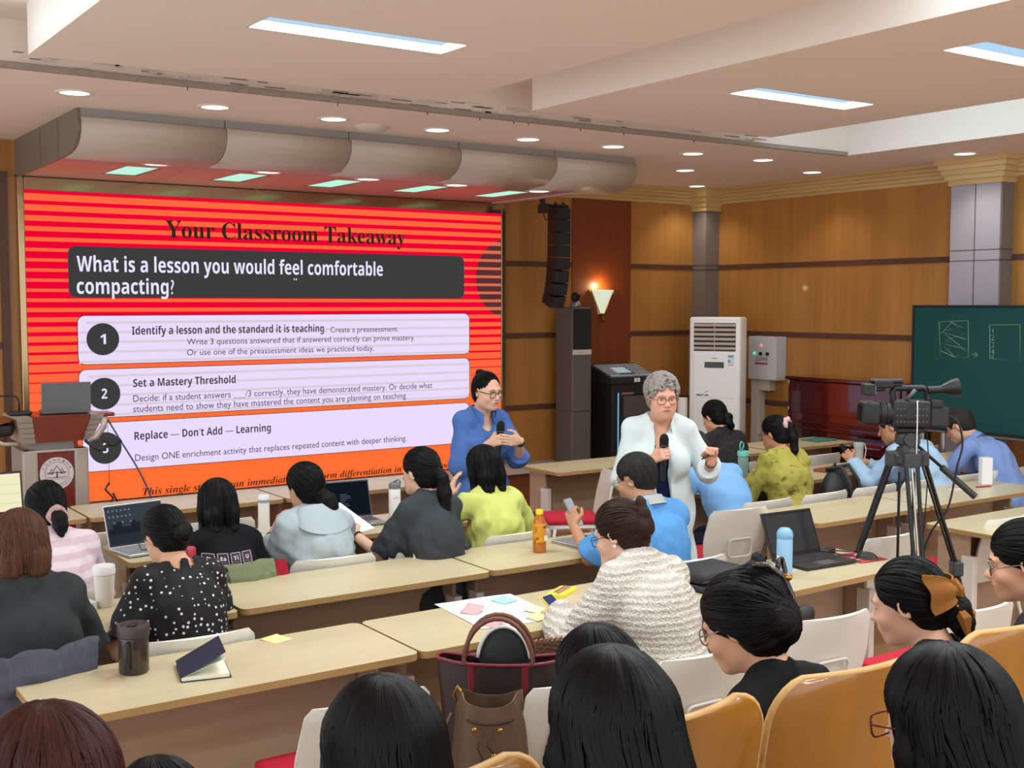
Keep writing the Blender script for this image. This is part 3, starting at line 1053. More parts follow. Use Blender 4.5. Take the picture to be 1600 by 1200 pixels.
# air conditioner, turned across the corner
t = thing('air_conditioner', 'tall white floor standing air conditioner in the far right corner', 'air conditioner', (8.62, 8.84, 0), -58)
W2 = .265
a = MB().use(mat('ac shell', '#f2f4f0', .35)).box((-W2, -.15, 0), (W2, .15, 1.86), .025, 3)
a.build('casing', None, t, smooth=True)
MB().box((-.215, -.158, .10), (.215, -.148, 1.03), .004).box((-.215, -.158, 1.034), (.215, -.148, 1.50), .004).build('front_panel', mat('ac front', '#f3f9f6', .3), t)
MB().box((-.215, -.153, 1.515), (.215, -.145, 1.80)).build('outlet', mat('ac dark', '#2b2522', .6), t)
s = MB()
for k in range(6):
    z = 1.53 + .047 * k
    s.box((-.213, -.163, z), (.213, -.152, z + .027), .003)
s.box((-.004, -.165, 1.518), (.004, -.15, 1.798))
s.build('louvre', mat('ac louvre', '#b8aca2', .4), t)
MB().box((-.10, -.161, 1.345), (.10, -.1575, 1.405), .002).build('display', mat('ac display', '#1c1814', .15), t)
b = MB().use(mat('ac sticker', '#dfe6ee', .5)).box((.14, -.1592, 1.37), (.20, -.158, 1.48)).use(mat('ac sticker blue', '#6f9cc4', .5)).box((.142, -.1597, 1.455), (.198, -.159, 1.475)).box((.142, -.1597, 1.40), (.165, -.159, 1.43)).box((.142, -.1597, 1.372), (.198, -.159, 1.378))
b.build('energy_label', None, t)
b = MB().use(mat('ac motif green', '#4d6a52', .6))
for k in range(14):
    x = -.185 + .009 * k
    b.box((x, -.1597, 1.055 + random.uniform(0, .01)), (x + .014, -.1585, 1.064 + random.uniform(0, .014)))
for k in range(4):
    b.box((-.10 + .01 * k, -.1597, 1.09 + .004 * k), (-.09 + .01 * k, -.1585, 1.096 + .004 * k))
b.box((-.03, -.1597, 1.44), (.03, -.1585, 1.446))
b.build('printed_motif', None, t)
# roll of paper beside it
o = MB().cyl((0, 0, 0), (0, 0, 1.06), .05, n=20).build('paper_roll', mat('paper white', '#ece9e4', .7))
o.location = (8.05, 8.75, 0)
tag(o, 'white roll of paper standing left of the air conditioner', 'paper roll')
# control box on the right wall
t = thing('electrical_box', 'grey wall electrical box with red and green lamps beside the piano', 'electrical box', (XR, 8.685, 1.205))
MB().box((-.15, -.195, 0), (-.001, .195, .45), .004).build('case', mat('box grey', '#bfc2c4', .4), t)
MB().box((-.156, -.19, .005), (-.15, .19, .445), .003).build('door', mat('box door', '#c4c8ca', .4), t)
for (y, z, c, nm) in ((.005, .36, '#ff8f90', 'box red lamp'), (.10, .275, '#66e0b0', 'box green lamp')):
    MB().lathe([(.018, 0), (.018, .008), (.012, .016), (0, .02)], (-.156, y, z), 16, Matrix.Rotation(R(-90), 4, 'Y')).build('indicator_lamp', emis(nm, c, .95), t)
for y in (.01, -.085):
    MB().cyl((-.156, y, .272), (-.172, y, .272), .018, n=16).box((-.18, y - .006, .254), (-.17, y + .006, .29), .002).build('rotary_switch', M_BLACK, t)
MW = lambda y, z: Matrix.Translation((-.1568, y, z)) @ Matrix(((0, 0, -1, 0), (-1, 0, 0, 0), (0, 1, 0, 0), (0, 0, 0, 1)))
b = MB().use(mat('label black', '#26221f', .5))
add_text(b, '配电箱', MW(.03, .20), .11, .045)
tri = [(.085, .195), (.055, .25), (.025, .195)]
b.tube([(-.157, .095, .195), (-.157, .067, .245), (-.157, .039, .195)], .003, 5, closed=True)
b.box((-.1575, .065, .207), (-.1565, .069, .228)).box((-.1575, .065, .199), (-.1565, .069, .203))
b.use(mat('label red', '#b0403c', .5)).box((-.1575, -.085, .16), (-.1565, .095, .18))
b.build('warning_label', None, t)
t = MB().use(mat('duct white', '#d3ccc2', .5)).box((XR - .10, 8.63, 1.09), (XR - .001, 8.885, 1.203), .003).box((XR - .10, 8.775, 0), (XR - .001, 8.885, 1.09), .003)
tag(t.build('cable_duct'), 'white cable duct running down from the grey electrical box', 'duct')
# upright piano
t = thing('upright_piano', 'dark red glossy upright piano against the right wall', 'piano', (9.24, 7.42, 0))
M_PIANO = wood('piano lacquer', '#3c0a10', '#4d0d14', .12, (1, .4, 1), 2, coat=.8, bump=0)
MB().box((-.36, -.70, .0), (-.005, .70, 1.25), .008).build('case', M_PIANO, t)
MB().box((-.39, -.72, 1.25), (-.0, .72, 1.285), .006).build('lid', M_PIANO, t)
MB().box((-.375, -.64, .93), (-.36, .64, 1.24), .004).build('upper_panel', M_PIANO, t)
MB().box((-.60, -.70, .62), (-.36, .70, .68), .006).build('key_bed', M_PIANO, t)
MB().tube([(-.60, -.62, .69), (-.60, .62, .69)], .012, 8).box((-.60, -.64, .68), (-.36, .64, .725), .015).build('fallboard', M_PIANO, t)
for k, z in enumerate((.775, .83)):
    MB().box((-.40 - .03 * (1 - k), -.66, z), (-.36, .66, z + .03), .01).build('ledge', M_PIANO, t)
for s in (-1, 1):
    MB().box((-.60, s * .68 - .03, .0), (-.53, s * .68 + .03, .62), .006).build('leg', M_PIANO, t)
MB().box((-.365, -.62, .08), (-.36, .62, .58), .002).build('lower_panel', M_PIANO, t)
h = MB()
for z in (1.21, .95):
    h.box((-.39, .66, z), (-.36, .675, z + .035), .002)
h.build('hinge', M_CHROME, t)
# chalkboard on a stand
t = thing('chalkboard', 'large green chalkboard on a metal stand with white chalk sketches', 'chalkboard', (8.70, 5.52, 0))
MB().box((0, -1.0, .94), (.03, 1.0, 1.965), .002).build('board', mat('board green', '#134a44', .7, spec=.25, var=.1, vscale=3), t)
fr = MB()
for a, b_ in (((-.008, -1.02, .92), (.035, 1.02, .94)), ((-.008, -1.02, 1.965), (.035, 1.02, 1.985)), ((-.008, -1.02, .94), (.035, -1.0, 1.965)), ((-.008, 1.0, .94), (.035, 1.02, 1.965))):
    fr.box(a, b_, .003)
fr.build('frame', mat('board frame', '#25292a', .4, .4), t)
MB().box((-.06, -.9, .905), (0, .9, .92), .003).build('chalk_tray', mat('tray metal', '#7d7f80', .35, .7), t)
for y in (.93, .72, -.9):
    MB().cyl((.05, y, .03), (.05, y, .93), .022, n=14).box((-.22, y - .02, .02), (.30, y + .02, .05), .006).build('leg', mat('silver tube', '#b9bcbe', .25, .9), t)
ch = MB().use(mat('chalk', '#9fbcae', .9))
def stroke(pts, r=.0022):
    ch.tube([(-.001, y - 5.52, z) for y, z in pts], r, 5)
stroke([(6.27, 1.842), (5.99, 1.856), (5.98, 1.553), (6.25, 1.535), (6.27, 1.842)])
stroke([(6.25, 1.74), (6.15, 1.84), (6.01, 1.745), (6.2, 1.69), (6.01, 1.62), (6.24, 1.66), (6.11, 1.55), (6.0, 1.60), (6.10, 1.67), (6.24, 1.76), (6.01, 1.70)])
stroke([(6.15, 1.84), (6.02, 1.79), (6.22, 1.77)])
stroke([(6.25, 1.60), (6.12, 1.55)])
stroke([(5.95, 1.58), (5.90, 1.57)])
stroke([(5.92, 1.595), (5.89, 1.57), (5.92, 1.555)])
stroke([(5.79, 1.822), (5.52, 1.831), (5.51, 1.535), (5.78, 1.55), (5.79, 1.822)])
stroke([(5.76, 1.79), (5.76, 1.76)])
stroke([(5.77, 1.735), (5.755, 1.745), (5.75, 1.73), (5.77, 1.70), (5.74, 1.70)])
stroke([(5.77, 1.68), (5.745, 1.68), (5.755, 1.662), (5.743, 1.65), (5.77, 1.64)])
stroke([(5.755, 1.62), (5.77, 1.60), (5.74, 1.60)])
stroke([(5.75, 1.625), (5.75, 1.585)])
stroke([(5.745, 1.575), (5.765, 1.575), (5.762, 1.56), (5.745, 1.557)])
stroke([(5.47, 1.75), (5.44, 1.60), (5.40, 1.75)])
ch.build('chalk_drawing', None, t)

# lectern with laptop, microphone and cables
t = thing('lectern', 'silver and dark red lectern with a round white emblem before the screen', 'lectern', (1.86, 7.92, 0))
M_LSIL = mat('lectern silver', '#b7aca4', .35, .3)
M_LRED = wood('lectern red wood', '#6d1d12', '#7d2617', .3, (4, 4, .6), 2, coat=.3, bump=0)
MB().box((-.20, .02, 0), (.20, .36, 1.06), .01).build('body', mat('lectern grey', '#9a918a', .4, .2), t)
MB().box((-.11, 0, .04), (.11, .025, 1.04)).build('front_panel', M_LRED, t)
for s in (-1, 1):
    MB().box((s * .157 - .045, -.012, 0), (s * .157 + .045, .06, 1.06), .012).build('side_post', M_LSIL, t)
MB().box((-.2, -.012, 1.045), (.2, .06, 1.06), .003).build('rail', M_LSIL, t)
MB().box((-.15, .03, 1.06), (.12, .30, 1.12)).build('neck', mat('lectern grey', '#9a918a'), t)
# head: a trough that flares upwards and outwards
def headfn(z0, z1, x0, x1, y0, y1):
    return z0, z1, x0, x1, y0, y1
hd = MB().use(M_LRED)
hd.quad([(-.135, -.05, 1.115), (.155, -.05, 1.115), (.20, -.10, 1.285), (-.165, -.10, 1.285)])
hd.quad([(-.165, -.10, 1.285), (.20, -.10, 1.285), (.20, .32, 1.285), (-.165, .32, 1.285)])
hd.build('head_panel', None, t)
for s, xa, xb, xc, xd in ((-1, -.135, -.21, -.165, -.255), (1, .155, .215, .20, .285)):
    m = MB().use(M_LSIL)
    n = 5
    for k in range(n):                      # ribbed silver cheeks
        f0, f1 = k / n, (k + .82) / n
        def P(f, q, o):
            xi = xa + (xc - xa) * f
            xo = xb + (xd - xb) * f
            return (xi + (xo - xi) * q, -.055 - .05 * f - o, 1.115 + .17 * f)
        m.quad([P(f0, 0, 0), P(f0, 1, -.01), P(f1, 1, -.002), P(f1, 0, .01)])
    m.quad([(xa, -.045, 1.115), (xb, -.04, 1.115), (xd, -.09, 1.285), (xc, -.095, 1.285)])
    m.quad([(xb, -.04, 1.115), (xb, .30, 1.115), (xd, .32, 1.285), (xd, -.09, 1.285)])
    m.quad([(xc, -.095, 1.285), (xd, -.09, 1.285), (xd, .32, 1.285), (xc, .32, 1.285)])
    m.build('head_cheek', None, t)
wg = MB().use(M_BLACK).box((-.40, -.02, 1.16), (-.25, .25, 1.245), .03, 3)
wg.use(M_LSIL).tube([(-.24, -.05, 1.115), (-.33, -.05, 1.12), (-.39, -.04, 1.155), (-.42, -.03, 1.20)], .014, 8)
wg.use(M_LRED).quad([(-.26, -.09, 1.272), (-.26, .25, 1.272), (-.43, .22, 1.215), (-.43, -.04, 1.215)])
wg.build('side_wing', None, t)
wg = MB().use(M_LSIL).tube([(.2, -.04, 1.115), (.24, -.06, 1.13), (.28, -.09, 1.20), (.285, -.10, 1.26)], .02, 8)
wg.use(M_LRED).box((.26, -.07, 1.262), (.36, .1, 1.287), .006)
wg.build('side_wing', None, t)
MB().box((.115, .05, 1.06), (.15, .08, 1.115)).build('bracket', mat('orange bracket', '#e0532a', .4), t)
em = MB().use(mat('emblem white', '#d9d2d2', .4)).cyl((0, -.002, .905), (0, -.010, .905), .105, n=48)
ink = mat('emblem ink', '#5a2b33', .5)
em.use(ink)
def ring(r, w):
    em.tube([(r * math.cos(2 * PI * k / 48), -.0105, .905 + r * math.sin(2 * PI * k / 48)) for k in range(48)], w, 5, closed=True)
ring(.074, .0012)
def est(pts, r=.0024):
    em.tube([(x, -.0105, .905 + z) for x, z in pts], r, 5)
est([(-.05, -.004), (-.03, .03), (-.022, .016), (0, .052), (.022, .016), (.03, .03), (.05, -.004)])
est([(-.062, .006), (.062, .006)])
est([(-.036, -.004), (-.022, .016), (-.028, -.004)])
est([(.036, -.004), (.022, .016), (.028, -.004)])
est([(0, .014), (0, -.024)], .004)
est([(-.012, -.024), (.012, -.024)])
est([(-.06, -.026), (-.045, -.022), (-.03, -.027), (-.015, -.023), (0, -.027), (.015, -.023), (.03, -.027), (.045, -.022), (.06, -.024)], .0016)
est([(-.055, -.036), (.055, -.036)], .001)
for k, chx in enumerate('山东大学附属中学'):
    a = R(156 - k * 18.9)
    M = Matrix.Translation((.089 * math.cos(a), -.0108, .905 + .089 * math.sin(a))) @ Matrix(((1, 0, 0, 0), (0, 0, -1, 0), (0, 1, 0, 0), (0, 0, 0, 1))) @ Matrix.Rotation(a - PI / 2, 4, 'Z') @ Matrix.Translation((-.009, -.007, 0))
    add_text(em, chx, M, .018, .0185)
for k in range(30):
    a = R(200 + k * 4.7)
    em.sph((.089 * math.cos(a), -.0105, .905 + .089 * math.sin(a)), .0022, 6)
em.build('emblem', None, t)
def laptop(name, label, loc, rz, w, d, shell, scrm, keys='#2a2b2e', open_deg=105, detail=None, rear=None, lid_h=None):
    r = thing(name, label, 'laptop', loc, rz)
    MB().box((-w / 2, -d / 2, .004), (w / 2, d / 2, .018), .004).build('base', shell, r)
    k = MB().use(mat('laptop keys ' + keys, keys, .5)).box((-w * .46, -d * .12, .018), (w * .46, d * .40, .0188))
    k.use(mat('laptop caps ' + keys, keys, .6))
    for i in range(13):
        for j in range(5):
            k.box((-w * .44 + i * w * .068, -d * .10 + j * d * .098, .0188), (-w * .44 + i * w * .068 + w * .055, -d * .10 + j * d * .098 + d * .075, .021))
    k.build('keyboard', None, r)
    MB().box((-w * .15, -d * .44, .018), (w * .15, -d * .17, .0186)).build('touchpad', mat('touchpad', '#55565a', .3), r)
    a = R(open_deg - 90)
    lh = lid_h or d
    M = Matrix.Translation((0, d / 2, .014)) @ Matrix.Rotation(-a, 4, 'X')
    lid = MB().box((-w / 2, -.004, 0), (w / 2, .004, lh), .003, M=M).build('lid', shell, r)
    MB().box((-w * .488, -.0048, lh * .03), (w * .488, -.0040, lh * .975), M=M).build('bezel', mat('laptop bezel', '#111214', .3), lid)
    s_ = MB().use(scrm).box((-w * .47, -.0054, lh * .07), (w * .47, -.0047, lh * .945), M=M)
    if detail:
        detail(s_, M, w, lh)
    s_.build('display', None, lid)
    for i in range(4):
        pass
    return r
laptop('laptop', 'open laptop on the lectern seen from its plain grey back', (1.945, 8.02, 1.287), 172, .30, .2, mat('laptop grey lid', '#6f777b', .4, .3), emis('laptop white page', '#dfe6ee', .8), open_deg=100, lid_h=.195)
t = thing('gooseneck_microphone', 'black gooseneck microphone on the left of the lectern', 'microphone', (1.66, 8.0, 1.287))
MB().box((-.07, -.05, 0), (.07, .05, .025), .008).build('base', M_BLACK, t)
MB().tube([(0, 0, .02), (0, 0, .08), (-.01, -.0, .115), (-.05, -.01, .13), (-.16, -.02, .125), (-.26, -.03, .122)], .006, 8).build('stem', M_BLACK, t)
MB().cyl((-.26, -.03, .122), (-.31, -.035, .12), .012, n=12).build('capsule', M_BLACK, t)
def cable(name, label, pts, m, r=.004):
    pts = [Vector(p) for p in pts]
    out = []
    n = len(pts)
    for i in range(n - 1):
        p0, p1, p2, p3 = pts[max(i - 1, 0)], pts[i], pts[i + 1], pts[min(i + 2, n - 1)]
        for k in range(8):
            q = k / 8
            out.append(.5 * ((2 * p1) + (-p0 + p2) * q + (2 * p0 - 5 * p1 + 4 * p2 - p3) * q * q + (-p0 + 3 * p1 - 3 * p2 + p3) * q ** 3))
    out.append(pts[-1])
    return tag(MB().tube(out, r, 6).build(name, m), label, 'cable')
M_CBL = mat('cable black', '#15161a', .5)
M_CBLB = mat('cable blue grey', '#3c4668', .5)
cable('cable', 'long blue grey cable sagging from the lectern to the floor across the slide', [(2.16, 7.86, 1.27), (2.24, 7.8, 1.1), (2.34, 7.75, .9), (2.42, 7.72, .68), (2.50, 7.7, .35), (2.62, 7.72, .02)], M_CBLB, .006)
t = thing('hanging_adapter', 'tangled black adapter hanging on a thin wire at the lectern', 'adapter', (2.165, 7.83, 1.26))
MB().tube([(0, 0, 0), (0, -.01, -.22), (0, -.01, -.45)], .0015, 5).build('wire', M_CBL, t)
MB().tube([(0, -.01, -.43), (-.03, -.02, -.47), (.02, -.02, -.53), (-.01, -.02, -.60), (.05, -.01, -.56), (.02, -.02, -.50)], .007, 6).build('knot', M_CBL, t)
cable('cable', 'thick black looped cable under the right wing of the lectern', [(2.02, 7.83, 1.12), (2.07, 7.80, 1.07), (2.12, 7.79, 1.055), (2.15, 7.79, 1.09), (2.13, 7.80, 1.12), (2.18, 7.80, 1.08), (2.24, 7.79, 1.11)], M_CBL, .011)
# ------------------------------------------------------------------ smooth bodies: distance fields turned into one continuous mesh
def rot(rx=0, ry=0, rz=0):
    return np.array(Euler((R(rx), R(ry), R(rz)), 'XYZ').to_matrix())

def A(*v):
    return np.array(v, float)

class Field:
    """list of rounded shapes, blended; each is evaluated only near itself"""
    def __init__(s):
        s.p = []
    def cone(s, a, b, ra, rb, k=.02, cuts=(), op='u', flat=None):
        s.p.append(('c', op, k, cuts, A(*a), A(*b), ra, rb, flat))
        return s
    def ell(s, c, r, Rm=None, k=.02, cuts=(), op='u'):
        s.p.append(('e', op, k, cuts, A(*c), A(*r), np.eye(3) if Rm is None else Rm))
        return s
    def chain(s, pts, rs, k=.015, cuts=(), flat=None):
        for i in range(len(pts) - 1):
            s.cone(pts[i], pts[i + 1], rs[i], rs[i + 1], k, cuts, flat=flat)
        return s
    def mesh(s, vox, fold=None, clip=()):
        lo, hi = A(9, 9, 9), A(-9, -9, -9)
        for q in s.p:
            if q[1] != 'u':
                continue
            if q[0] == 'c':
                r = max(q[6], q[7])
                lo = np.minimum(lo, np.minimum(q[4], q[5]) - r)
                hi = np.maximum(hi, np.maximum(q[4], q[5]) + r)
            else:
                e = np.abs(q[6]) @ q[5]
                lo = np.minimum(lo, q[4] - e)
                hi = np.maximum(hi, q[4] + e)
        lo -= 4 * vox + .012
        hi += 4 * vox + .012
        n = np.ceil((hi - lo) / vox).astype(int) + 1
        ax = [(lo[i] + vox * np.arange(n[i])).astype(np.float32) for i in range(3)]
        d = np.full(tuple(n), .5, np.float32)
        for q in s.p:
            kind, op, k, cuts = q[:4]
            m = k + .04
            if kind == 'c':
                a, b, ra, rb = q[4:8]
                r = max(ra, rb) + m
                l0, h0 = np.minimum(a, b) - r, np.maximum(a, b) + r
            else:
                c, rr, Rm = q[4:7]
                e = np.abs(Rm) @ rr
                l0, h0 = c - e - m, c + e + m
            i0 = np.maximum(((l0 - lo) / vox).astype(int), 0)
            i1 = np.minimum(((h0 - lo) / vox).astype(int) + 2, n)
            if (i1 <= i0).any():
                continue
            X = ax[0][i0[0]:i1[0], None, None]
            Y = ax[1][None, i0[1]:i1[1], None]
            Z = ax[2][None, None, i0[2]:i1[2]]
            if kind == 'c':
                ab = b - a
                L2 = max(float(ab @ ab), 1e-9)
                px, py, pz = X - a[0], Y - a[1], Z - a[2]
                t = np.clip((px * ab[0] + py * ab[1] + pz * ab[2]) / L2, 0, 1)
                qx, qy, qz = px - t * ab[0], py - t * ab[1], pz - t * ab[2]
                if q[8] is not None:             # flattened along a direction
                    fd, fs = q[8]
                    dot = qx * fd[0] + qy * fd[1] + qz * fd[2]
                    dd2 = qx * qx + qy * qy + qz * qz + dot * dot * (fs * fs - 1)
                    dd = np.sqrt(np.maximum(dd2, 0)) - (ra + (rb - ra) * t)
                    dd = dd / np.where(np.abs(dot) > 1e-6, 1 + 0 * dot, 1)
                else:
                    dd = np.sqrt(qx * qx + qy * qy + qz * qz) - (ra + (rb - ra) * t)
            else:
                px, py, pz = X - c[0], Y - c[1], Z - c[2]
                u = [(px * Rm[0, j] + py * Rm[1, j] + pz * Rm[2, j]) / rr[j] for j in range(3)]
                k0 = np.sqrt(u[0] ** 2 + u[1] ** 2 + u[2] ** 2)
                k1 = np.sqrt((u[0] / rr[0]) ** 2 + (u[1] / rr[1]) ** 2 + (u[2] / rr[2]) ** 2)
                dd = k0 * (k0 - 1) / np.maximum(k1, 1e-6)
            for (cp, cn) in cuts:
                dd = np.maximum(dd, (X - cp[0]) * cn[0] + (Y - cp[1]) * cn[1] + (Z - cp[2]) * cn[2])
            v = d[i0[0]:i1[0], i0[1]:i1[1], i0[2]:i1[2]]
            if op == 'u':
                h = np.maximum(k - np.abs(v - dd), 0) / max(k, 1e-6)
                v[...] = np.minimum(v, dd) - h * h * k * .25
            else:                                 # carve
                h = np.maximum(k - np.abs(v + dd), 0) / max(k, 1e-6)
                v[...] = np.maximum(v, -dd) + h * h * k * .25
        if fold is not None:
            near = np.where(np.abs(d) < .03)
            P = np.stack([ax[i][near[i]] for i in range(3)], 1)
            d[near] += fold(P).astype(np.float32)
        for (cp, cn) in clip:
            d = np.maximum(d, (ax[0][:, None, None] - cp[0]) * cn[0] + (ax[1][None, :, None] - cp[1]) * cn[1] + (ax[2][None, None, :] - cp[2]) * cn[2]).astype(np.float32)
        return nets(d, lo, vox)

def nets(d, lo, vox):
    s = d < 0
    nx, ny, nz = d.shape
    cnt = np.zeros((nx - 1, ny - 1, nz - 1), np.int8)
    for i in (0, 1):
        for j in (0, 1):
            for k in (0, 1):
                cnt += s[i:nx - 1 + i, j:ny - 1 + j, k:nz - 1 + k]
    act = (cnt > 0) & (cnt < 8)
    I, J, K = np.where(act)
    idx = np.full(act.shape, -1, np.int32)
    idx[I, J, K] = np.arange(len(I))
    acc = np.zeros((len(I), 3))
    num = np.zeros(len(I))
    for ax_ in range(3):
        o = [x for x in range(3) if x != ax_]
        for a in (0, 1):
            for b in (0, 1):
                c0 = [0, 0, 0]
                c0[o[0]], c0[o[1]] = a, b
                c1 = list(c0)
                c1[ax_] = 1
                d0 = d[I + c0[0], J + c0[1], K + c0[2]]
                d1 = d[I + c1[0], J + c1[1], K + c1[2]]
                m = (d0 < 0) != (d1 < 0)
                t = np.where(m, d0 / np.where(m, d0 - d1, 1), 0)
                P = np.array(c0, float)[None, :].repeat(len(I), 0)
                P[:, ax_] += t
                acc += P * m[:, None]
                num += m
    V = (np.stack([I, J, K], 1) + acc / np.maximum(num, 1)[:, None]) * vox + lo
    Q = []
    for ax_ in range(3):
        o1, o2 = (ax_ + 1) % 3, (ax_ + 2) % 3
        sl0 = [slice(None)] * 3
        sl1 = [slice(None)] * 3
        sl0[ax_], sl1[ax_] = slice(0, -1), slice(1, None)
        e = s[tuple(sl0)] != s[tuple(sl1)]
        E = np.stack(np.where(e), 1)
        E = E[(E[:, o1] > 0) & (E[:, o2] > 0) & (E[:, o1] < d.shape[o1] - 1) & (E[:, o2] < d.shape[o2] - 1)]
        if not len(E):
            continue
        flip = s[E[:, 0], E[:, 1], E[:, 2]]
        def at(a, b):
            q = E.copy()
            q[:, o1] -= a
            q[:, o2] -= b
            return idx[q[:, 0], q[:, 1], q[:, 2]]
        f = np.stack([at(1, 1), at(0, 1), at(0, 0), at(1, 0)], 1)
        f[~flip] = f[~flip][:, ::-1]
        Q.append(f)
    return V, np.concatenate(Q)

def np_object(name, V, Q, m, parent=None, attrs=None, smooth=True):
    me = bpy.data.meshes.new(name)
    n = len(V)
    me.vertices.add(n)
    me.vertices.foreach_set('co', np.asarray(V, np.float32).ravel())
    k = Q.shape[1]
    me.loops.add(len(Q) * k)
    me.loops.foreach_set('vertex_index', Q.astype(np.int32).ravel())
    me.polygons.add(len(Q))
    me.polygons.foreach_set('loop_start', (np.arange(len(Q)) * k).astype(np.int32))
    if smooth:
        me.polygons.foreach_set('use_smooth', np.ones(len(Q), bool))
    for an, av in (attrs or {}).items():
        if av.shape[1] == 3:
            at = me.attributes.new(an, 'FLOAT_VECTOR', 'POINT')
            at.data.foreach_set('vector', av.astype(np.float32).ravel())
        else:
            at = me.attributes.new(an, 'FLOAT_COLOR', 'POINT')
            at.data.foreach_set('color', av.astype(np.float32).ravel())
    me.update(calc_edges=True)
    me.materials.append(m)
    o = bpy.data.objects.new(name, me)
    COL.objects.link(o)
    if parent is not None:
        o.parent = parent
    return o

def waves(seed, amp, freqs, squash=(1, 1, 1), n=7):
    """wandering folds"""
    g = np.random.default_rng(seed)
    ks = []
    for i in range(n):
        v = g.normal(size=3) * A(*squash)
        v /= np.linalg.norm(v)
        ks.append((v * g.uniform(*freqs), g.uniform(0, 6.3)))
    w = [(g.normal(size=3) * 9, g.uniform(0, 6.3)) for _ in range(3)]
    def f(P):
        wob = sum(np.sin(P @ a + b) for a, b in w) * .8
        t = sum(np.sin(P @ a + b + wob) for a, b in ks) / n ** .5
        return amp * t
    return f

# ------------------------------------------------------------------ skin, hair, cloth materials
def skin_mat(name, col):
    if name in MATS:
        return MATS[name]
    m = mat(name, col, .5, spec=.35, bump=.04, bscale=350)
    nt = m.node_tree
    p = nt.nodes['Principled BSDF']
    p.inputs['Subsurface Weight'].default_value = .12
    p.inputs['Subsurface Radius'].default_value = (1, .35, .2)
    p.inputs['Subsurface Scale'].default_value = .008
    a = nt.nodes.new('ShaderNodeAttribute')
    a.attribute_name = 'tint'
    mx = nt.nodes.new('ShaderNodeMix')
    mx.data_type = 'RGBA'
    mx.blend_type = 'MULTIPLY'
    mx.inputs[0].default_value = 1
    mx.inputs[6].default_value = lin(col)
    nt.links.new(a.outputs['Color'], mx.inputs[7])
    nt.links.new(mx.outputs[2], p.inputs['Base Color'])
    return m

def hair_mat(name, c1, c2, rough=.46):
    if name in MATS:
        return MATS[name]
    m = bpy.data.materials.new(name)
    m.use_nodes = True
    nt = m.node_tree
    p = nt.nodes['Principled BSDF']
    at = nt.nodes.new('ShaderNodeAttribute')
    at.attribute_name = 'strand'
    mp = nt.nodes.new('ShaderNodeMapping')
    mp.inputs['Scale'].default_value = (26, 2.2, 1)
    nt.links.new(at.outputs['Vector'], mp.inputs[0])
    n = nt.nodes.new('ShaderNodeTexNoise')
    n.inputs['Scale'].default_value = 3
    n.inputs['Detail'].default_value = 6
    n.inputs['Roughness'].default_value = .7
    nt.links.new(mp.outputs[0], n.inputs[0])
    cr = nt.nodes.new('ShaderNodeValToRGB')
    cr.color_ramp.elements[0].position = .35
    cr.color_ramp.elements[0].color = lin(c1)
    cr.color_ramp.elements[1].position = .7
    cr.color_ramp.elements[1].color = lin(c2)
    nt.links.new(n.outputs[0], cr.inputs[0])
    nt.links.new(cr.outputs[0], p.inputs['Base Color'])
    b = nt.nodes.new('ShaderNodeBump')
    b.inputs['Strength'].default_value = .4
    b.inputs['Distance'].default_value = .004
    nt.links.new(n.outputs[0], b.inputs['Height'])
    nt.links.new(b.outputs[0], p.inputs['Normal'])
    p.inputs['Roughness'].default_value = rough
    p.inputs['Specular IOR Level'].default_value = .16
    MATS[name] = m
    return m

SKIN = skin_mat('skin warm', '#d2a284')
SKIN_P = skin_mat('skin pale', '#dcb096')
SKIN_R = skin_mat('skin rosy', '#dda58c')
SKIN_T = skin_mat('skin tan', '#b98766')
H_BLK = hair_mat('hair black', '#040405', '#0b0b0c')
H_BRN = hair_mat('hair brown', '#3a2218', '#6b4735')
H_DBR = hair_mat('hair dark brown', '#1c110c', '#3d261b')
H_RED = hair_mat('hair red brown', '#24100d', '#4e261e')
H_GRY = hair_mat('hair grey', '#6e6862', '#b0aaa3', .5)
H_SALT = hair_mat('hair short black', '#17150f', '#3a3834', .5)

def cloth(name, col, **k):
    k.setdefault('rough', .85)
    k.setdefault('bump', .55)
    k.setdefault('bscale', 15)
    k.setdefault('stretch', (1.5, 1.2, .55))
    return mat(name, col, spec=.2, **k)

def pattern_cloth(name, base, spot, scale, thr, rough=.85, kind='dots', soft=.02):
    if name in MATS:
        return MATS[name]
    m = bpy.data.materials.new(name)
    m.use_nodes = True
    nt = m.node_tree
    p = nt.nodes['Principled BSDF']
    p.inputs['Roughness'].default_value = rough
    tc = nt.nodes.new('ShaderNodeTexCoord')
    if kind == 'dots':
        t = nt.nodes.new('ShaderNodeTexVoronoi')
        t.inputs['Scale'].default_value = scale
        t.inputs['Randomness'].default_value = .55
        out = t.outputs['Distance']
    elif kind == 'stripes':
        t = nt.nodes.new('ShaderNodeTexWave')
        t.bands_direction = 'Z'
        t.inputs['Scale'].default_value = scale
        t.inputs['Distortion'].default_value = 1.2
        t.inputs['Detail'].default_value = 2
        out = t.outputs['Fac']
    else:
        t = nt.nodes.new('ShaderNodeTexNoise')
        t.inputs['Scale'].default_value = scale
        t.inputs['Detail'].default_value = 5
        t.inputs['Roughness'].default_value = .65
        out = t.outputs['Fac']
    nt.links.new(tc.outputs['Object'], t.inputs['Vector'])
    cr = nt.nodes.new('ShaderNodeValToRGB')
    e = cr.color_ramp.elements
    e[0].position, e[1].position = thr, thr + soft
    if kind == 'dots':
        e[0].color, e[1].color = lin(spot), lin(base)
    else:
        e[0].color, e[1].color = lin(base), lin(spot)
    nt.links.new(out, cr.inputs[0])
    nt.links.new(cr.outputs[0], p.inputs['Base Color'])
    MATS[name] = m
    return m

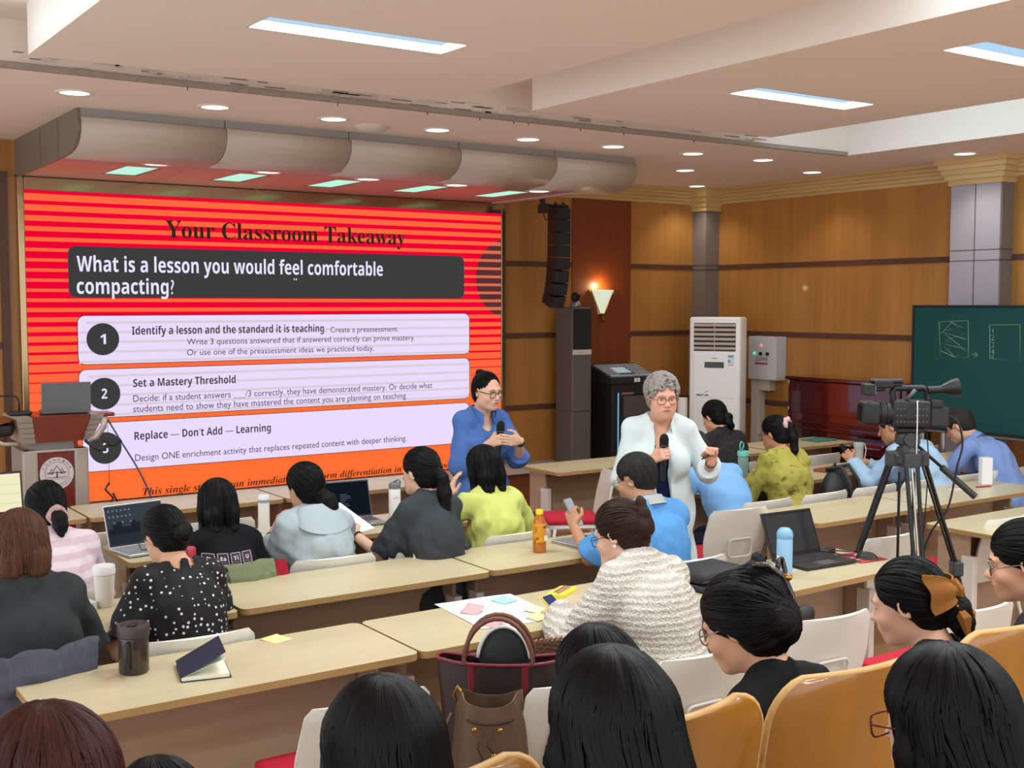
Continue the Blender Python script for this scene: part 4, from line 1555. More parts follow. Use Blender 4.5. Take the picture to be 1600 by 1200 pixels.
def knit_mat(name, c1, c2):
    m = bpy.data.materials.new(name)
    m.use_nodes = True
    nt = m.node_tree
    p = nt.nodes['Principled BSDF']
    p.inputs['Roughness'].default_value = .9
    tc = nt.nodes.new('ShaderNodeTexCoord')
    w1 = nt.nodes.new('ShaderNodeTexWave')
    w1.bands_direction = 'Z'
    w1.inputs['Scale'].default_value = 13
    w1.inputs['Distortion'].default_value = .6
    w2 = nt.nodes.new('ShaderNodeTexVoronoi')
    w2.inputs['Scale'].default_value = 120
    for q in (w1, w2):
        nt.links.new(tc.outputs['Object'], q.inputs['Vector'])
    ad = nt.nodes.new('ShaderNodeMath')
    ad.operation = 'MULTIPLY_ADD'
    ad.inputs[1].default_value = .9
    nt.links.new(w2.outputs['Distance'], ad.inputs[0])
    ml = nt.nodes.new('ShaderNodeMath')
    ml.operation = 'MULTIPLY'
    ml.inputs[1].default_value = .45
    nt.links.new(w1.outputs['Fac'], ml.inputs[0])
    nt.links.new(ml.outputs[0], ad.inputs[2])
    cr = nt.nodes.new('ShaderNodeValToRGB')
    cr.color_ramp.elements[0].color, cr.color_ramp.elements[1].color = lin(c2), lin(c1)
    cr.color_ramp.elements[0].position, cr.color_ramp.elements[1].position = .75, .25
    cr.color_ramp.elements[0].position = .2
    cr.color_ramp.elements[0].color = lin(c1)
    cr.color_ramp.elements[1].position = .85
    cr.color_ramp.elements[1].color = lin(c2)
    nt.links.new(ad.outputs[0], cr.inputs[0])
    nt.links.new(cr.outputs[0], p.inputs['Base Color'])
    b = nt.nodes.new('ShaderNodeBump')
    b.inputs['Strength'].default_value = .9
    b.inputs['Distance'].default_value = .006
    b.invert = True
    nt.links.new(ad.outputs[0], b.inputs['Height'])
    nt.links.new(b.outputs[0], p.inputs['Normal'])
    MATS[name] = m
    return m

# ------------------------------------------------------------------ a person
def ik(a, b, l1, l2, pole):
    d = b - a
    L = np.linalg.norm(d)
    Lc = min(L, (l1 + l2) * .995)
    u = d / max(L, 1e-6)
    b2 = a + u * Lc
    x = (l1 * l1 - l2 * l2 + Lc * Lc) / (2 * Lc)
    h = math.sqrt(max(l1 * l1 - x * x, 0))
    pv = pole - u * (pole @ u)
    pv /= max(np.linalg.norm(pv), 1e-6)
    return a + u * x + pv * h, b2

def unit(v):
    return v / max(np.linalg.norm(v), 1e-9)

def hand(F, wrist, d, nrm, side, curl=(.5, .5, .55, .6), thumb=.3, spread=.06, s=1.0):
    """palm, five bent fingers; d along the hand, nrm out of the palm, side +1: thumb towards cross(d, nrm)"""
    d = unit(d)
    nrm = unit(nrm - d * (nrm @ d))
    t = np.cross(d, nrm) * side
    kn = wrist + d * .085 * s
    F.cone(wrist - d * .01, wrist + d * .03 * s, .024 * s, .024 * s, .012, flat=(nrm, 1.25))
    for q in (-.026, -.009, .009, .026):
        F.cone(wrist + d * .02 * s + t * q * .7 * s, kn + t * q * s, .014 * s, .0115 * s, .010)
    F.ell(wrist + d * .045 * s + t * .026 * s + nrm * .010 * s, (.016 * s, .030 * s, .014 * s), np.stack([t, d, nrm], 1), .012)
    lens = [(.040, .024, .020), (.044, .028, .021), (.040, .026, .020), (.032, .020, .018)]
    for i, q in enumerate((.027, .009, -.009, -.027)):
        p = kn + t * q * s
        a = 0
        c = curl[i] if hasattr(curl, '__len__') else curl
        base = unit(d + t * q * spread * 18)
        r = (.0092, .0095, .009, .0078)[i] * s
        for j, L in enumerate(lens[i]):
            a += c * (1.0, 1.25, .9)[j]
            v = base * math.cos(a) + nrm * math.sin(a)
            e = p + v * L * s
            F.cone(p, e, r, r * .93, .003)
            p, r = e, r * .93
    p = wrist + d * .025 * s + t * .026 * s
    v1 = unit(d * .62 + t * .75 + nrm * .25 * (1 + thumb))
    e = p + v1 * .040 * s
    F.cone(p, e, .0135 * s, .0112 * s, .008)
    v2 = unit(d * .85 + t * (.45 - thumb) + nrm * .5 * thumb * 2)
    e2 = e + v2 * .032 * s
    F.cone(e, e2, .0108 * s, .0098 * s, .004)
    v3 = unit(d * .9 + t * (.2 - thumb) + nrm * .6 * thumb * 2)
    F.cone(e2, e2 + v3 * .024 * s, .0098 * s, .0078 * s, .004)

def head_field(F, T, fem=True, face=True, jaw=1.0, old=0):
    """T maps head-frame points to the body; +y is the face"""
    Rm, c = T
    P = lambda x, y, z: c + Rm @ A(x, y, z)
    E = lambda x, y, z, r, k=.02, op='u', q=None: F.ell(P(x, y, z), r, Rm if q is None else Rm @ q, k, (), op)
    E(0, -.014, .036, (.074, .093, .081))
    E(0, .026, -.015, (.066 * jaw, .066, .082), .03)
    E(0, .034, -.062, (.054 * jaw, .050, .048), .03)
    F.cone(P(-.012, .070, -.093), P(.012, .070, -.093), .019, .019, .03)
    E(0, .005, -.07, (.052 * jaw, .05, .04), .03)
    if not face:
        for s in (-1, 1):
            E(s * .076, -.008, -.006, (.009, .019, .031), .008, q=rot(-12, 0, s * -22))
        F.cone(P(0, .086, .008), P(0, .109, -.026), .008, .0115, .012)
        F.ell(P(0, .090, -.060), (.024, .014, .016), Rm, .015)
        return
    E(0, .080, .024, (.052, .014, .011), .02)                      # brow
    for s in (-1, 1):
        E(s * .031, .098, .002, (.019, .016, .0125), .012, 's')    # sockets
        E(s * .040, .066, -.030, (.026, .024, .024), .025)          # cheeks
        E(s * .076, -.006, -.006, (.009, .019, .031), .008, q=rot(-12, 0, s * -22))
        E(s * .079, -.004, -.004, (.006, .010, .018), .006, 's', q=rot(-12, 0, s * -22))
        E(s * .0125, .099, -.030, (.0095, .010, .008), .007)         # nostrils
    F.cone(P(0, .086, .010), P(0, .109, -.022), .0075, .0095, .012)
    E(0, .111, -.027, (.0115, .011, .0095), .010)
    E(0, .089, -.058, (.030, .016, .020), .02)
    E(0, .1005, -.0535, (.022, .0045, .0036), .006)
    E(0, .101, -.0605, (.016, .0048, .0042), .006)
    E(0, .112, -.0572, (.022, .007, .0016), .004, 's')
    E(0, .080, -.092, (.020, .014, .013), .02)
    if old:
        for s in (-1, 1):
            E(s * .036, .060, -.068, (.024, .022, .022), .03)
        F.ell(P(0, .03, -.108), (.045, .045, .028), Rm, .035)

FACEC = {}
def person(name_label, head, face=0, lean=14, bow=20, yaw=0, roll=0, L=None, Rr=None, Lh=None, Rh=None, skin=SKIN, top=None, sleeve=1.0, neck=.0,
           hair=None, hcol=H_BLK, pants=None, shoes=None, stand=False, build=1.0, fz=0.0, vox=.0065, hipz=.55, vh=None, facev=False, fem=True, seed=1, fold=.004, group=None,
           ease=.016, loose=.0, hem=.10, jaw=1.0, old=0, s_fix=None, skirt=False, hands=(True, True), drop=0.0, twist=0, elbow_out=.4, ceil=None, collar=None):
    """head: world position of the head centre. L / Rr: wrists in body space (x right, y forward, z up) at unit size."""
    hz = hipz if (stand and hipz != .55) else .93 if stand else hipz
    Rt = rot(-lean, 0, 0)
    Rt2 = rot(-lean * 1.35, 0, twist)
    P0 = A(0, 0, hz)
    Cst = P0 + rot(-lean * .7) @ A(0, 0, .25)
    Nk = Cst + Rt2 @ A(0, 0, .255)
    Rhd = rot(0, roll, 0) @ rot(0, 0, yaw) @ rot(-bow, 0, 0)
    Hd = Nk + rot(-(lean * .8 + bow * .25)) @ A(0, .018, .070) + Rhd @ A(0, .02, .080)
    s = s_fix or min(1.10, max(.86, (head[2] - fz) / Hd[2]))
    fr = R(face)
    base = A(head[0] - s * (Hd[0] * math.cos(fr) - Hd[1] * math.sin(fr)), head[1] - s * (Hd[0] * math.sin(fr) + Hd[1] * math.cos(fr)), fz)
    if s_fix:
        base[2] = head[2] - s * Hd[2]
    sw = .145 * build ** .7 * (1 if fem else 1.12)
    sh = {k: Nk + Rt2 @ A(k * sw, .0, -.054 - drop) for k in (-1, 1)}
    # arms
    arms = {}
    for k, W_ in ((-1, L), (1, Rr)):
        W_ = A(*(W_ if W_ is not None else (k * .17, .36, .78)))
        el, wr = ik(sh[k], W_, .285, .245, A(k * elbow_out, -.35, -1.0))
        arms[k] = (el, wr)
    hips = {k: P0 + A(k * .088 * build, 0, -.02) for k in (-1, 1)}
    if stand:
        legs = {k: (A(k * .095, .02, .50), A(k * .10, -.01, .09)) for k in (-1, 1)}
    else:
        legs = {k: (A(k * .115, .42, .51), A(k * .12, .40, .09)) for k in (-1, 1)}
    T = (Rhd, Hd)
    bw = build
    def torso(F, e, k=.04, cuts=()):
        F.ell(P0 + A(0, -.01, .01), (.158 * bw + e, .112 * bw + e, .115 + e), rot(-lean * .4), k, cuts)
        F.ell((P0 + Cst) / 2 + A(0, .0, .0), (.134 * bw + e, .098 * bw + e, .15 + e), rot(-lean * .7), k, cuts)
        F.ell(Cst + Rt @ A(0, -.004, .05), (.142 * bw + e * .8, .103 * bw + e, .155 + e), rot(-lean), k, cuts)
        if fem:
            for q in (-1, 1):
                F.ell(Cst + Rt @ A(q * .07, .082, .04), (.062 * bw + e, .05 + e, .06 + e), rot(-lean), .03, cuts)
        F.cone(sh[-1] + Rt2 @ A(.03, 0, 0), sh[1] + Rt2 @ A(-.03, 0, 0), .046 + e * .7, .046 + e * .7, k, cuts)
        for q in (-1, 1):
            F.cone(Nk + Rt2 @ A(q * .025, -.010, .006), sh[q] + Rt2 @ A(-q * .02, 0, .008), .036 + e * .8, .040 + e * .7, .03, cuts)
    B = Field()
    torso(B, -.004)
    B.cone(Nk + Rt2 @ A(0, -.004, -.03), Hd + Rhd @ A(0, -.022, -.045), .056 if fem else .063, .050 if fem else .058, .025)
    head_field(B, T, fem, facev, jaw, old)
    for k in (-1, 1):
        el, wr = arms[k]
        B.cone(sh[k], el, .042 * bw ** .5, .036 * bw ** .5, .02)
        B.cone(el, wr, .036 * bw ** .5, .0255, .015)
        h = Lh if k == -1 else Rh
        if h is None:
            h = dict(d=(wr - el) * A(1, 1, .2) + A(-k * .1, .05, 0), n=A(0, .15, -1), curl=.35)
        hand(B, wr, A(*h['d']), A(*h['n']), h.get('side', k), h.get('curl', .35), h.get('thumb', .3), h.get('spread', .06), h.get('s', .96))
        kn, an = legs[k]
        B.cone(hips[k], kn, .076, .052, .03)
        B.cone(kn, an, .050, .036, .02)
        B.cone(an + A(0, -.02, -.03), an + A(0, .12, -.055), .034, .026, .02)
    V, Q = B.mesh(vox)
    tint = np.ones((len(V), 4))
    if facev:
        Hl = (V - Hd) @ Rhd
        ck = np.exp(-(((np.abs(Hl[:, 0]) - .042) / .02) ** 2 + ((Hl[:, 2] + .032) / .02) ** 2)) * (Hl[:, 1] > .03)
        tint[:, 1] -= .13 * ck
        tint[:, 2] -= .12 * ck
    root = np_object('person', V, Q, skin, None, {'tint': tint})
    root.location = base
    root.rotation_euler = (0, 0, fr)
    root.scale = (s, s, s)
    tag(root, name_label, 'person', group)
    # ---- top
    if top is not None:
        G = Field()
        e = ease + loose
        hemz = hz - hem
        torso(G, e, .045)
        if hem > .04:
            for q in (-1, 1):
                G.cone(P0 + A(q * .07 * bw, -.005, -.01), P0 + A(q * .075 * bw, .0, -hem), .088 * bw + e, .090 * bw + e + loose, .05)
        for k in (-1, 1):
            el, wr = arms[k]
            if sleeve <= 1:
                end = sh[k] + (el - sh[k]) * max(sleeve, .12)
                G.cone(sh[k], end, .043 * bw ** .5 + e * .7, .043 * bw ** .5 + e + loose * .8, .03, [(end, unit(el - sh[k]))])
            else:
                G.cone(sh[k], el, .043 * bw ** .5 + e * .7, .039 * bw ** .5 + e, .03)
                f = min(sleeve - 1, .97)
                end = el + (wr - el) * f
                G.cone(el, end, .039 * bw ** .5 + e, .027 + e + loose * .6 + .012 * (1 - f), .02, [(end, unit(wr - el))])
        G.cone(Nk + Rt2 @ A(0, .022 + neck * .2, .050 - neck), Nk + Rt2 @ A(0, .06, .22), .060 + neck * .75, .12, .012, op='s')
        if neck > .02:
            G.ell(Nk + Rt2 @ A(0, .10, -.005 - neck * .6), (.05 + neck * .4, .09, .05 + neck * .9), Rt2, .015, op='s')
        fw = waves(seed, fold * 1.35, (20, 46), (.6, 1, 1.2))
        fw2 = waves(seed + 50, fold * .5, (65, 110), (1, .7, .5))
        V, Q = G.mesh(max(vox, .007), lambda P: fw(P) + fw2(P), [(A(0, 0, hemz), A(0, 0, -1))])
        np_object('top', V, Q, top, root)
    # ---- trousers and shoes
    pm = pants or MATS['trousers dark']
    G = Field()
    G.ell(P0 + A(0, -.012, -.005), (.162 * bw, .118 * bw, .11), None, .04)
    for k in (-1, 1):
        kn, an = legs[k]
        G.cone(hips[k], kn, .088, .068, .04)
        G.cone(kn, an + A(0, 0, .02), .066, .056, .02, [(an + A(0, 0, .01), A(0, 0, -1))])
        if skirt:
            G.cone(hips[k], kn + A(0, .03, 0), .11, .10, .08)
    V, Q = G.mesh(.012, waves(seed + 9, .004, (20, 40)), [(P0 + A(0, 0, .075), A(0, 0, 1))])
    np_object('trousers', V, Q, pm, root)
    for k in (-1, 1):
        an = legs[k][1]
        G = Field()
        G.cone(an + A(0, -.03, -.045), an + A(0, .13, -.055), .043, .036, .03)
        G.cone(an + A(0, -.02, -.02), an + A(0, .02, -.03), .045, .04, .03)
        V, Q = G.mesh(.012, None, [(A(0, 0, .004), A(0, 0, -1))])
        np_object('shoe', V, Q, shoes or MATS['shoe dark'], root)
    # ---- face details
    if facev:
        from mathutils.bvhtree import BVHTree as BT2
        bvf = BT2.FromPolygons([v.co for v in root.data.vertices], [q.vertices for q in root.data.polygons])
        Pm = lambda x, y, z: Vector(Hd + Rhd @ A(x, y, z))
        def on_face(x, z, off=0.0):
            h_ = bvf.ray_cast(Pm(x, .25, z), Vector(Rhd @ A(0, -1, 0)))
            return (h_[0] if h_[0] is not None else Pm(x, .09, z)) + Vector(Rhd @ A(0, off, 0))
        for q in (-1, 1):
            m = MB().use(mat('eye white', '#ddd5cc', .25)).sph(Pm(q * .031, .0745, .002), .0126, 16)
            m.use(mat('iris', '#1c120d', .12)).sph(Pm(q * .031, .0822, .0012), .0062, 12)
            m.build('eye', None, root, smooth=True)
            lid = MB().sph(Pm(q * .031, .0745, .002), .0136, 16)
            bmesh.ops.bisect_plane(lid.bm, geom=lid.bm.verts[:] + lid.bm.edges[:] + lid.bm.faces[:], plane_co=Pm(q * .031, .0745, .0055), plane_no=Rhd @ unit(A(0, -.15, -1)), clear_outer=True)
            lo_ = lid.build('eyelid', skin, root, smooth=True)
            lo_.data.attributes.new('tint', 'FLOAT_COLOR', 'POINT').data.foreach_set('color', np.full(len(lo_.data.vertices) * 4, .92, np.float32))
            MB().tube([Pm(q * .031 + .0132 * math.sin(t), .0745 + .0134 * math.cos(t), .0052 - .002 * abs(math.sin(t))) for t in np.linspace(-1.1, 1.1, 9)], [.0004, .0008, .001, .001, .001, .001, .001, .0008, .0004], 5).build('eyelash', mat('lash', '#1a1412', .6), root)
            br = MB().tube([on_face(q * x, z, .0005) for x, z in ((.013, .0250), (.021, .0272), (.031, .0285), (.041, .0265), (.050, .0225))], [.0014, .0022, .0023, .0018, .0007], 6)
            br.build('eyebrow', hcol, root, smooth=True)
        lp = MB().use(mat('lip', '#b0685f', .4, spec=.4))
        xs_ = np.linspace(-.0225, .0225, 11)
        lp.tube([on_face(x, -.0545 + .0012 * (abs(x) < .006) * (abs(x) > .001) - .10 * abs(x) ** 1.3, -.0008) for x in xs_], [.0006, .0016, .0024, .0029, .0031, .0029, .0031, .0029, .0024, .0016, .0006], 7)
        lp.tube([on_face(x, -.0608 + .16 * abs(x) ** 1.25, -.0012) for x in xs_], [.0006, .0018, .0028, .0035, .0039, .0040, .0039, .0035, .0028, .0018, .0006], 7)
        lp.use(mat('mouth line', '#5d2c28', .6)).tube([on_face(x * 1.03, -.0575 + .05 * abs(x), .0012) for x in xs_], .0007, 5)
        lp.build('lips', None, root, smooth=True)
    topo = [c for c in root.children if c.name.startswith('top')]
    info = dict(topo=topo[0] if topo else None, root=root, Hd=Hd, R=Rhd, Nk=Nk, Rt2=Rt2, Rt=Rt, sh=sh, arms=arms, Cst=Cst, P0=P0, s=s, base=base, fr=fr, lean=lean, bw=bw)
    if hair:
        make_hair(info, hair, hcol, vh or vox, seed)
    return info

def world(info, p):
    p = A(*p) * info['s']
    c, s_ = math.cos(info['fr']), math.sin(info['fr'])
    return info['base'] + A(p[0] * c - p[1] * s_, p[0] * s_ + p[1] * c, p[2])

# ------------------------------------------------------------------ hair
def hairline(z):
    return np.interp(z, [-.13, -.10, -.06, -.02, .02, .05, .08, .105], [-.062, -.060, -.045, .000, .030, .056, .076, .095])

def make_hair(I, style, hm, vox, seed):
    Hd, Rh = I['Hd'], I['R']
    P = lambda x, y, z: Hd + Rh @ A(x, y, z)
    G = Field()
    pole = A(0, -.02, 1)                     # where strands radiate from, in head space
    bangs = style.get('bangs', 0)
    kind = style['kind']
    th = style.get('thick', .014)
    hl = style.get('hl', 0)
    def cap(t, cutface=True):
        G.ell(P(0, -.016, .038), (.075 + t, .094 + t, .083 + t), Rh, .02)
        G.ell(P(0, -.045, -.02), (.066 + t, .060 + t, .075 + t), Rh, .03)
        if cutface:
            G.ell(P(0, .090, -.016 - bangs + hl), (.067 if not bangs else .06, .066, .100), Rh, .012, op='s')
            G.ell(P(0, .05, -.09), (.13, .075, .085), Rh, .02, op='s')
    grooves = True
    amp = .0022
    if kind == 'tied':                       # drawn back to a tie point
        cap(th * .75)
        tp = A(*style['tie'])
        pole = tp - A(0, -.01, .03)
        if style.get('tail'):
            pts = [P(*p) for p in [tuple(tp)] + [tuple(q) for q in style['tail']]]
            G.cone(P(*(tp * .86)), pts[0], .03, .024, .02)
            G.chain(pts, style.get('tr', [.022, .034, .036, .028, .010]), .015)
        if style.get('bun'):
            for (c, r) in style['bun']:
                G.ell(P(*c), r, Rh, .008)
    elif kind == 'bob':                      # straight to the nape or jaw
        cap(th)
        zl = style.get('len', -.14)
        w_ = style.get('w', .078)
        for q in (-1, 1):
            G.chain([P(q * .055, -.015, .04), P(q * (w_ + .0), -.005, -.03), P(q * (w_ - .004), -.008, zl * .75), P(q * (w_ - .022), -.015, zl)], [.035, .024, .024, .012], .03)
            G.chain([P(q * .03, -.07, .02), P(q * .045, -.085, -.05), P(q * .042, -.082, zl * .8), P(q * .036, -.07, zl - .005)], [.045, .040, .034, .016], .03)
        amp = .004
    elif kind == 'long':                     # straight and long over the back
        cap(th)
        Rt = I['Rt2']
        Nk = I['Nk']
        zl = style.get('len', .30)
        ww = style.get('w', .085)
        bk = lambda x, y, z: Nk + Rt @ A(x, y, z)
        for x in (-1, -.5, 0, .5, 1):
            G.chain([P(x * .045, -.075 + .03 * abs(x), .03), P(x * (ww - .02), -.092 + .05 * abs(x) ** 2, -.05), bk(x * (ww - .005), -.085 + .03 * abs(x), .02), bk(x * ww, -.10 + .01 * abs(x), -.12), bk(x * ww * .9, -.115, -zl)],
                    [.040, .036, .034, .032, .016], .03)
        for q in (-1, 1):
            G.chain([P(q * .058, .0, .045), P(q * .080, .008, -.03), P(q * .082, .004, -.11), bk(q * .10, -.02, -.03)], [.03, .020, .022, .018], .03)
        amp = .003
    elif kind == 'short':
        G.ell(P(0, -.014, .042), (.075 + th, .094 + th, .082 + th), Rh, .02)
        G.ell(P(0, -.048, -.015), (.064 + th * .4, .058 + th * .4, .07), Rh, .03)
        G.ell(P(0, .09, -.03), (.07, .066, .098), Rh, .012, op='s')
        G.ell(P(0, .045, -.095), (.13, .075, .09), Rh, .02, op='s')
        G.ell(P(.08, .012, -.015), (.025, .03, .05), Rh, .01, op='s')
        G.ell(P(-.08, .012, -.015), (.025, .03, .05), Rh, .01, op='s')
        G.ell(P(0, -.06, -.125), (.12, .06, .05), Rh, .01, op='s')
        amp = .0015
    elif kind == 'curly':
        g = np.random.default_rng(seed)
        G.ell(P(0, -.02, .045), (.084, .098, .089), Rh, .02)
        G.ell(P(0, -.05, -.02), (.080, .07, .08), Rh, .03)
        G.ell(P(0, .092, -.030), (.068, .066, .098), Rh, .014, op='s')
        G.ell(P(0, .05, -.11), (.15, .08, .085), Rh, .02, op='s')
        for _ in range(260):
            v = unit(g.normal(size=3))
            p = A(0, -.02, .04) + v * A(.094, .108, .098)
            if p[2] < -.07 or (p[1] > hairline(p[2]) + .012 and p[2] < .09):
                continue
            u = unit(np.cross(v, g.normal(size=3)))
            w2 = np.cross(v, u)
            pts = [P(*(p + .014 * (u * math.cos(a) + w2 * math.sin(a)) + v * .004 * math.sin(2 * a))) for a in np.linspace(0, 4.4, 6)]
            G.chain(pts, [.0075, .008, .008, .008, .007, .005], .003)
        amp = 0
    g = np.random.default_rng(seed + 3)
    fr = [(int(g.integers(9, 60)), g.uniform(0, 6.3), g.uniform(.5, 1)) for _ in range(9)]
    pu = unit(pole)
    ex = unit(np.cross(pu, A(0, 1, .001) if abs(pu[1]) < .9 else A(0, 0, 1)))
    ey = np.cross(pu, ex)
    def coords(Pw):
        q = (Pw - Hd) @ Rh - A(0, -.015, .03)
        a = np.arctan2(q @ ey, q @ ex)
        return a, q @ pu, q
    def groove(Pw):
        if amp == 0:
            return 0 * Pw[:, 0]
        a, h, q = coords(Pw)
        wob = .35 * np.sin(h * 28) + .2 * np.sin(h * 61 + 1)
        t = sum(c * np.sin(n * a + ph + wob * n * .02) for n, ph, c in fr) / 3
        return amp * t
    V, Q = G.mesh(vox, groove)
    a, h, q = coords(V)
    st = np.stack([a * .95, h * 4 + np.linalg.norm(q, axis=1), 0 * a], 1)
    # the tail and the hanging lengths run down the body: strands by x there
    o = np_object('hair', V, Q, hm, I['root'], {'strand': st})
    if style.get('strands'):
        strands(I, style, hm, seed, o)
    return o

def strands(I, style, hm, seed, ho):
    """real locks laid over the hair mass; they radiate from the crown and then hang"""
    g = np.random.default_rng(seed + 77)
    from mathutils.bvhtree import BVHTree as BT
    bv = BT.FromPolygons([v.co for v in ho.data.vertices], [q.vertices for q in ho.data.polygons])
    Hd, Rh, Nk, Rt = I['Hd'], I['R'], I['Nk'], I['Rt2']
    n = style['strands']
    t0 = style.get('thick', .014)
    kind = style['kind']
    Vs, Qs, St = [], [], []
    cnt = 0
    er = A(.075 + t0, .094 + t0, .083 + t0)
    c0 = A(0, -.016, .038)
    if kind == 'tied':
        pol = unit(A(*style['tie']) - c0)
    else:
        pol = unit(A(style.get('part', 0), -.10, 1))
    ex = unit(np.cross(pol, A(0, 1, .1) if abs(pol[1]) < .8 else A(0, 0, 1)))
    ey = np.cross(pol, ex)
    for i in range(n):
        a = g.uniform(0, 2 * PI)
        th = np.linspace(.02 if kind != 'tied' else .12, 2.9 if kind == 'tied' else 2.35 if kind == 'short' else 1.75, 13 if kind != 'tied' else 18)
        off = g.uniform(-.0015, .0042)
        wv = g.normal() * .05
        pts = []
        for q in th:
            aa = a + wv * math.sin(q * 2.3 + g.uniform(-.1, .1))
            v = pol * math.cos(q) + (ex * math.cos(aa) + ey * math.sin(aa)) * math.sin(q)
            p = c0 + v * (er + off)
            if p[1] > hairline(p[2] - style.get('hl', 0)) + (.030 if not style.get('hl') else .016):
                break
            pts.append(Hd + Rh @ p)
        if len(pts) < 4:
            continue
        lastl = (pts[-1] - Hd) @ Rh
        if kind == 'long' and lastl[1] < .05:
            m = Rt.T @ (pts[-1] - Nk)
            zl = style.get('len', .30) * g.uniform(.8, 1.05)
            tx = np.clip(m[0] * 1.12, -.115, .115) + g.normal() * .004
            for f in np.linspace(.15, 1, 9):
                z = m[2] + (-zl - m[2]) * f
                y = m[1] + (-.145 - m[1]) * min(1, f * 1.6) if m[1] < -.02 else m[1] + (-.07 - m[1]) * f
                pts.append(Nk + Rt @ A(m[0] + (tx - m[0]) * f, y - .004 + off, z))
        elif kind == 'bob':
            zl = style.get('len', -.14) * g.uniform(.85, 1.08)
            for f in np.linspace(.2, 1, 6):
                p = lastl.copy()
                p[2] = lastl[2] + (zl - lastl[2]) * f
                p[:2] *= 1 + .05 * math.sin(f * PI) - .12 * f * f
                p[:2] *= 1 + .10 * (1 - min(1, abs(p[1] - .0) / .08)) * f * (1 - f)
                pts.append(Hd + Rh @ p)
        off = g.uniform(-.0008, .0022)
        np_ = []
        for p_ in pts:
            hit = bv.find_nearest(Vector(p_))
            if hit[0] is None:
                np_.append(p_)
                continue
            nn_ = A(*hit[1])
            q_ = A(*hit[0])
            dl = (p_ - Hd) @ Rh
            if np.linalg.norm(q_ - p_) > (.014 if dl[1] > hairline(dl[2]) else .035):
                break
            np_.append(q_ + nn_ * off)
        if len(np_) < 4:
            continue
        pts = np.array(np_)
        m1 = pts.copy()
        m1[1:-1] = (pts[:-2] + pts[1:-1] * 2 + pts[2:]) / 4
        pts = m1
        r0 = g.uniform(.0013, .0028) if kind == 'long' else g.uniform(.0011, .0024)
        m_ = len(pts)
        rr = r0 * np.minimum(1, np.minimum(np.linspace(.5, 5, m_), np.linspace(4 if kind != 'tied' else 2, .25, m_)))
        tg = np.gradient(pts, axis=0)
        tg /= np.maximum(np.linalg.norm(tg, axis=1)[:, None], 1e-9)
        out = pts - (Hd + Rh @ A(0, -.01, .0))
        out = out - tg * (out * tg).sum(1)[:, None]
        out /= np.maximum(np.linalg.norm(out, axis=1)[:, None], 1e-9)
        bi = np.cross(tg, out)
        ring = np.stack([pts + out * rr[:, None], pts + bi * rr[:, None] * 1.3, pts - bi * rr[:, None] * 1.3], 1)
        Vs.append(ring.reshape(-1, 3))
        u = g.uniform(0, 6)
        St.append(np.stack([np.full(m_ * 3, u), np.repeat(np.linspace(0, 1, m_), 3), np.zeros(m_ * 3)], 1))
        b = cnt + np.arange(m_ - 1)[:, None] * 3
        for k in range(3):
            k2 = (k + 1) % 3
            Qs.append(np.concatenate([b + k, b + k2, b + 3 + k2, b + 3 + k], 1))
        cnt += m_ * 3
    if Vs:
        np_object('hair_locks', np.concatenate(Vs), np.concatenate(Qs), hm, ho, {'strand': np.concatenate(St)})

def glasses(I, m, round_=False, wd=.0019):
    Hd, Rh = I['Hd'], I['R']
    P = lambda x, y, z: Vector(Hd + Rh @ A(x, y, z))
    b = MB().use(m)
    for q in (-1, 1):
        if round_:
            pts = [P(q * .033 + .023 * math.cos(a), .101, -.002 + .021 * math.sin(a)) for a in np.linspace(0, 2 * PI, 24)[:-1]]
        else:
            pts = [P(q * .033 + x, .101 - .12 * abs(x) ** 2, -.002 + z) for x, z in rrect(-.0245, -.019, .0245, .018, .010, 4)]
        b.tube(pts, wd, 6, closed=True)
        b.tube([P(q * .057, .099, .004), P(q * .072, .085, .005), P(q * .080, .02, .006), P(q * .081, -.012, .004), P(q * .079, -.03, -.012)], wd, 6)
    b.tube([P(-.010, .102, .003), P(0, .105, .006), P(.010, .102, .003)], .0015, 6)
    b.build('glasses', None, I['root'])

def ring_band(I, k, m, f=.93, r=.031, wd=.012, name='wristband'):
    el, wr = I['arms'][k]
    d = unit(wr - el)
    c = el + (wr - el) * f
    MB().cyl(Vector(c - d * wd), Vector(c + d * wd), r, n=20).build(name, m, I['root'], smooth=True)

mat('trousers dark', '#23252c', .85, bump=.1, bscale=600)
mat('shoe dark', '#1b1a1a', .5)
# ------------------------------------------------------------------ the people
def world_vec(I, v):
    c, s_ = math.cos(I['fr']), math.sin(I['fr'])
    return A(v[0] * c - v[1] * s_, v[0] * s_ + v[1] * c, v[2])

def collar(I, m, op=38, h=.04, drop=.0, r0=.062):
    Nk, Rt = I['Nk'], I['Rt2']
    def fn(u, v):
        a = R(op + (360 - 2 * op) * u)           # 0 = throat
        fx, fy = math.sin(a), math.cos(a)
        q = (v - .5) * 2
        r = r0 + .003 * q if v < .5 else r0 + .002 + .018 * (v - .5) * 2
        z = -.012 + h * (v / .5) if v < .5 else -.012 + h - (h + .004 + (.03 if fy > .6 else 0)) * (v - .5) * 2
        z -= (.055 + drop) * max(0, fy) ** 1.5
        return Nk + Rt @ A(fx * r * 1.08, fy * r * 1.0 - .008 + .035 * max(0, fy), z + .016)
    MB().grid(fn, 40, 8, .003).build('collar', m, I['root'], smooth=True)

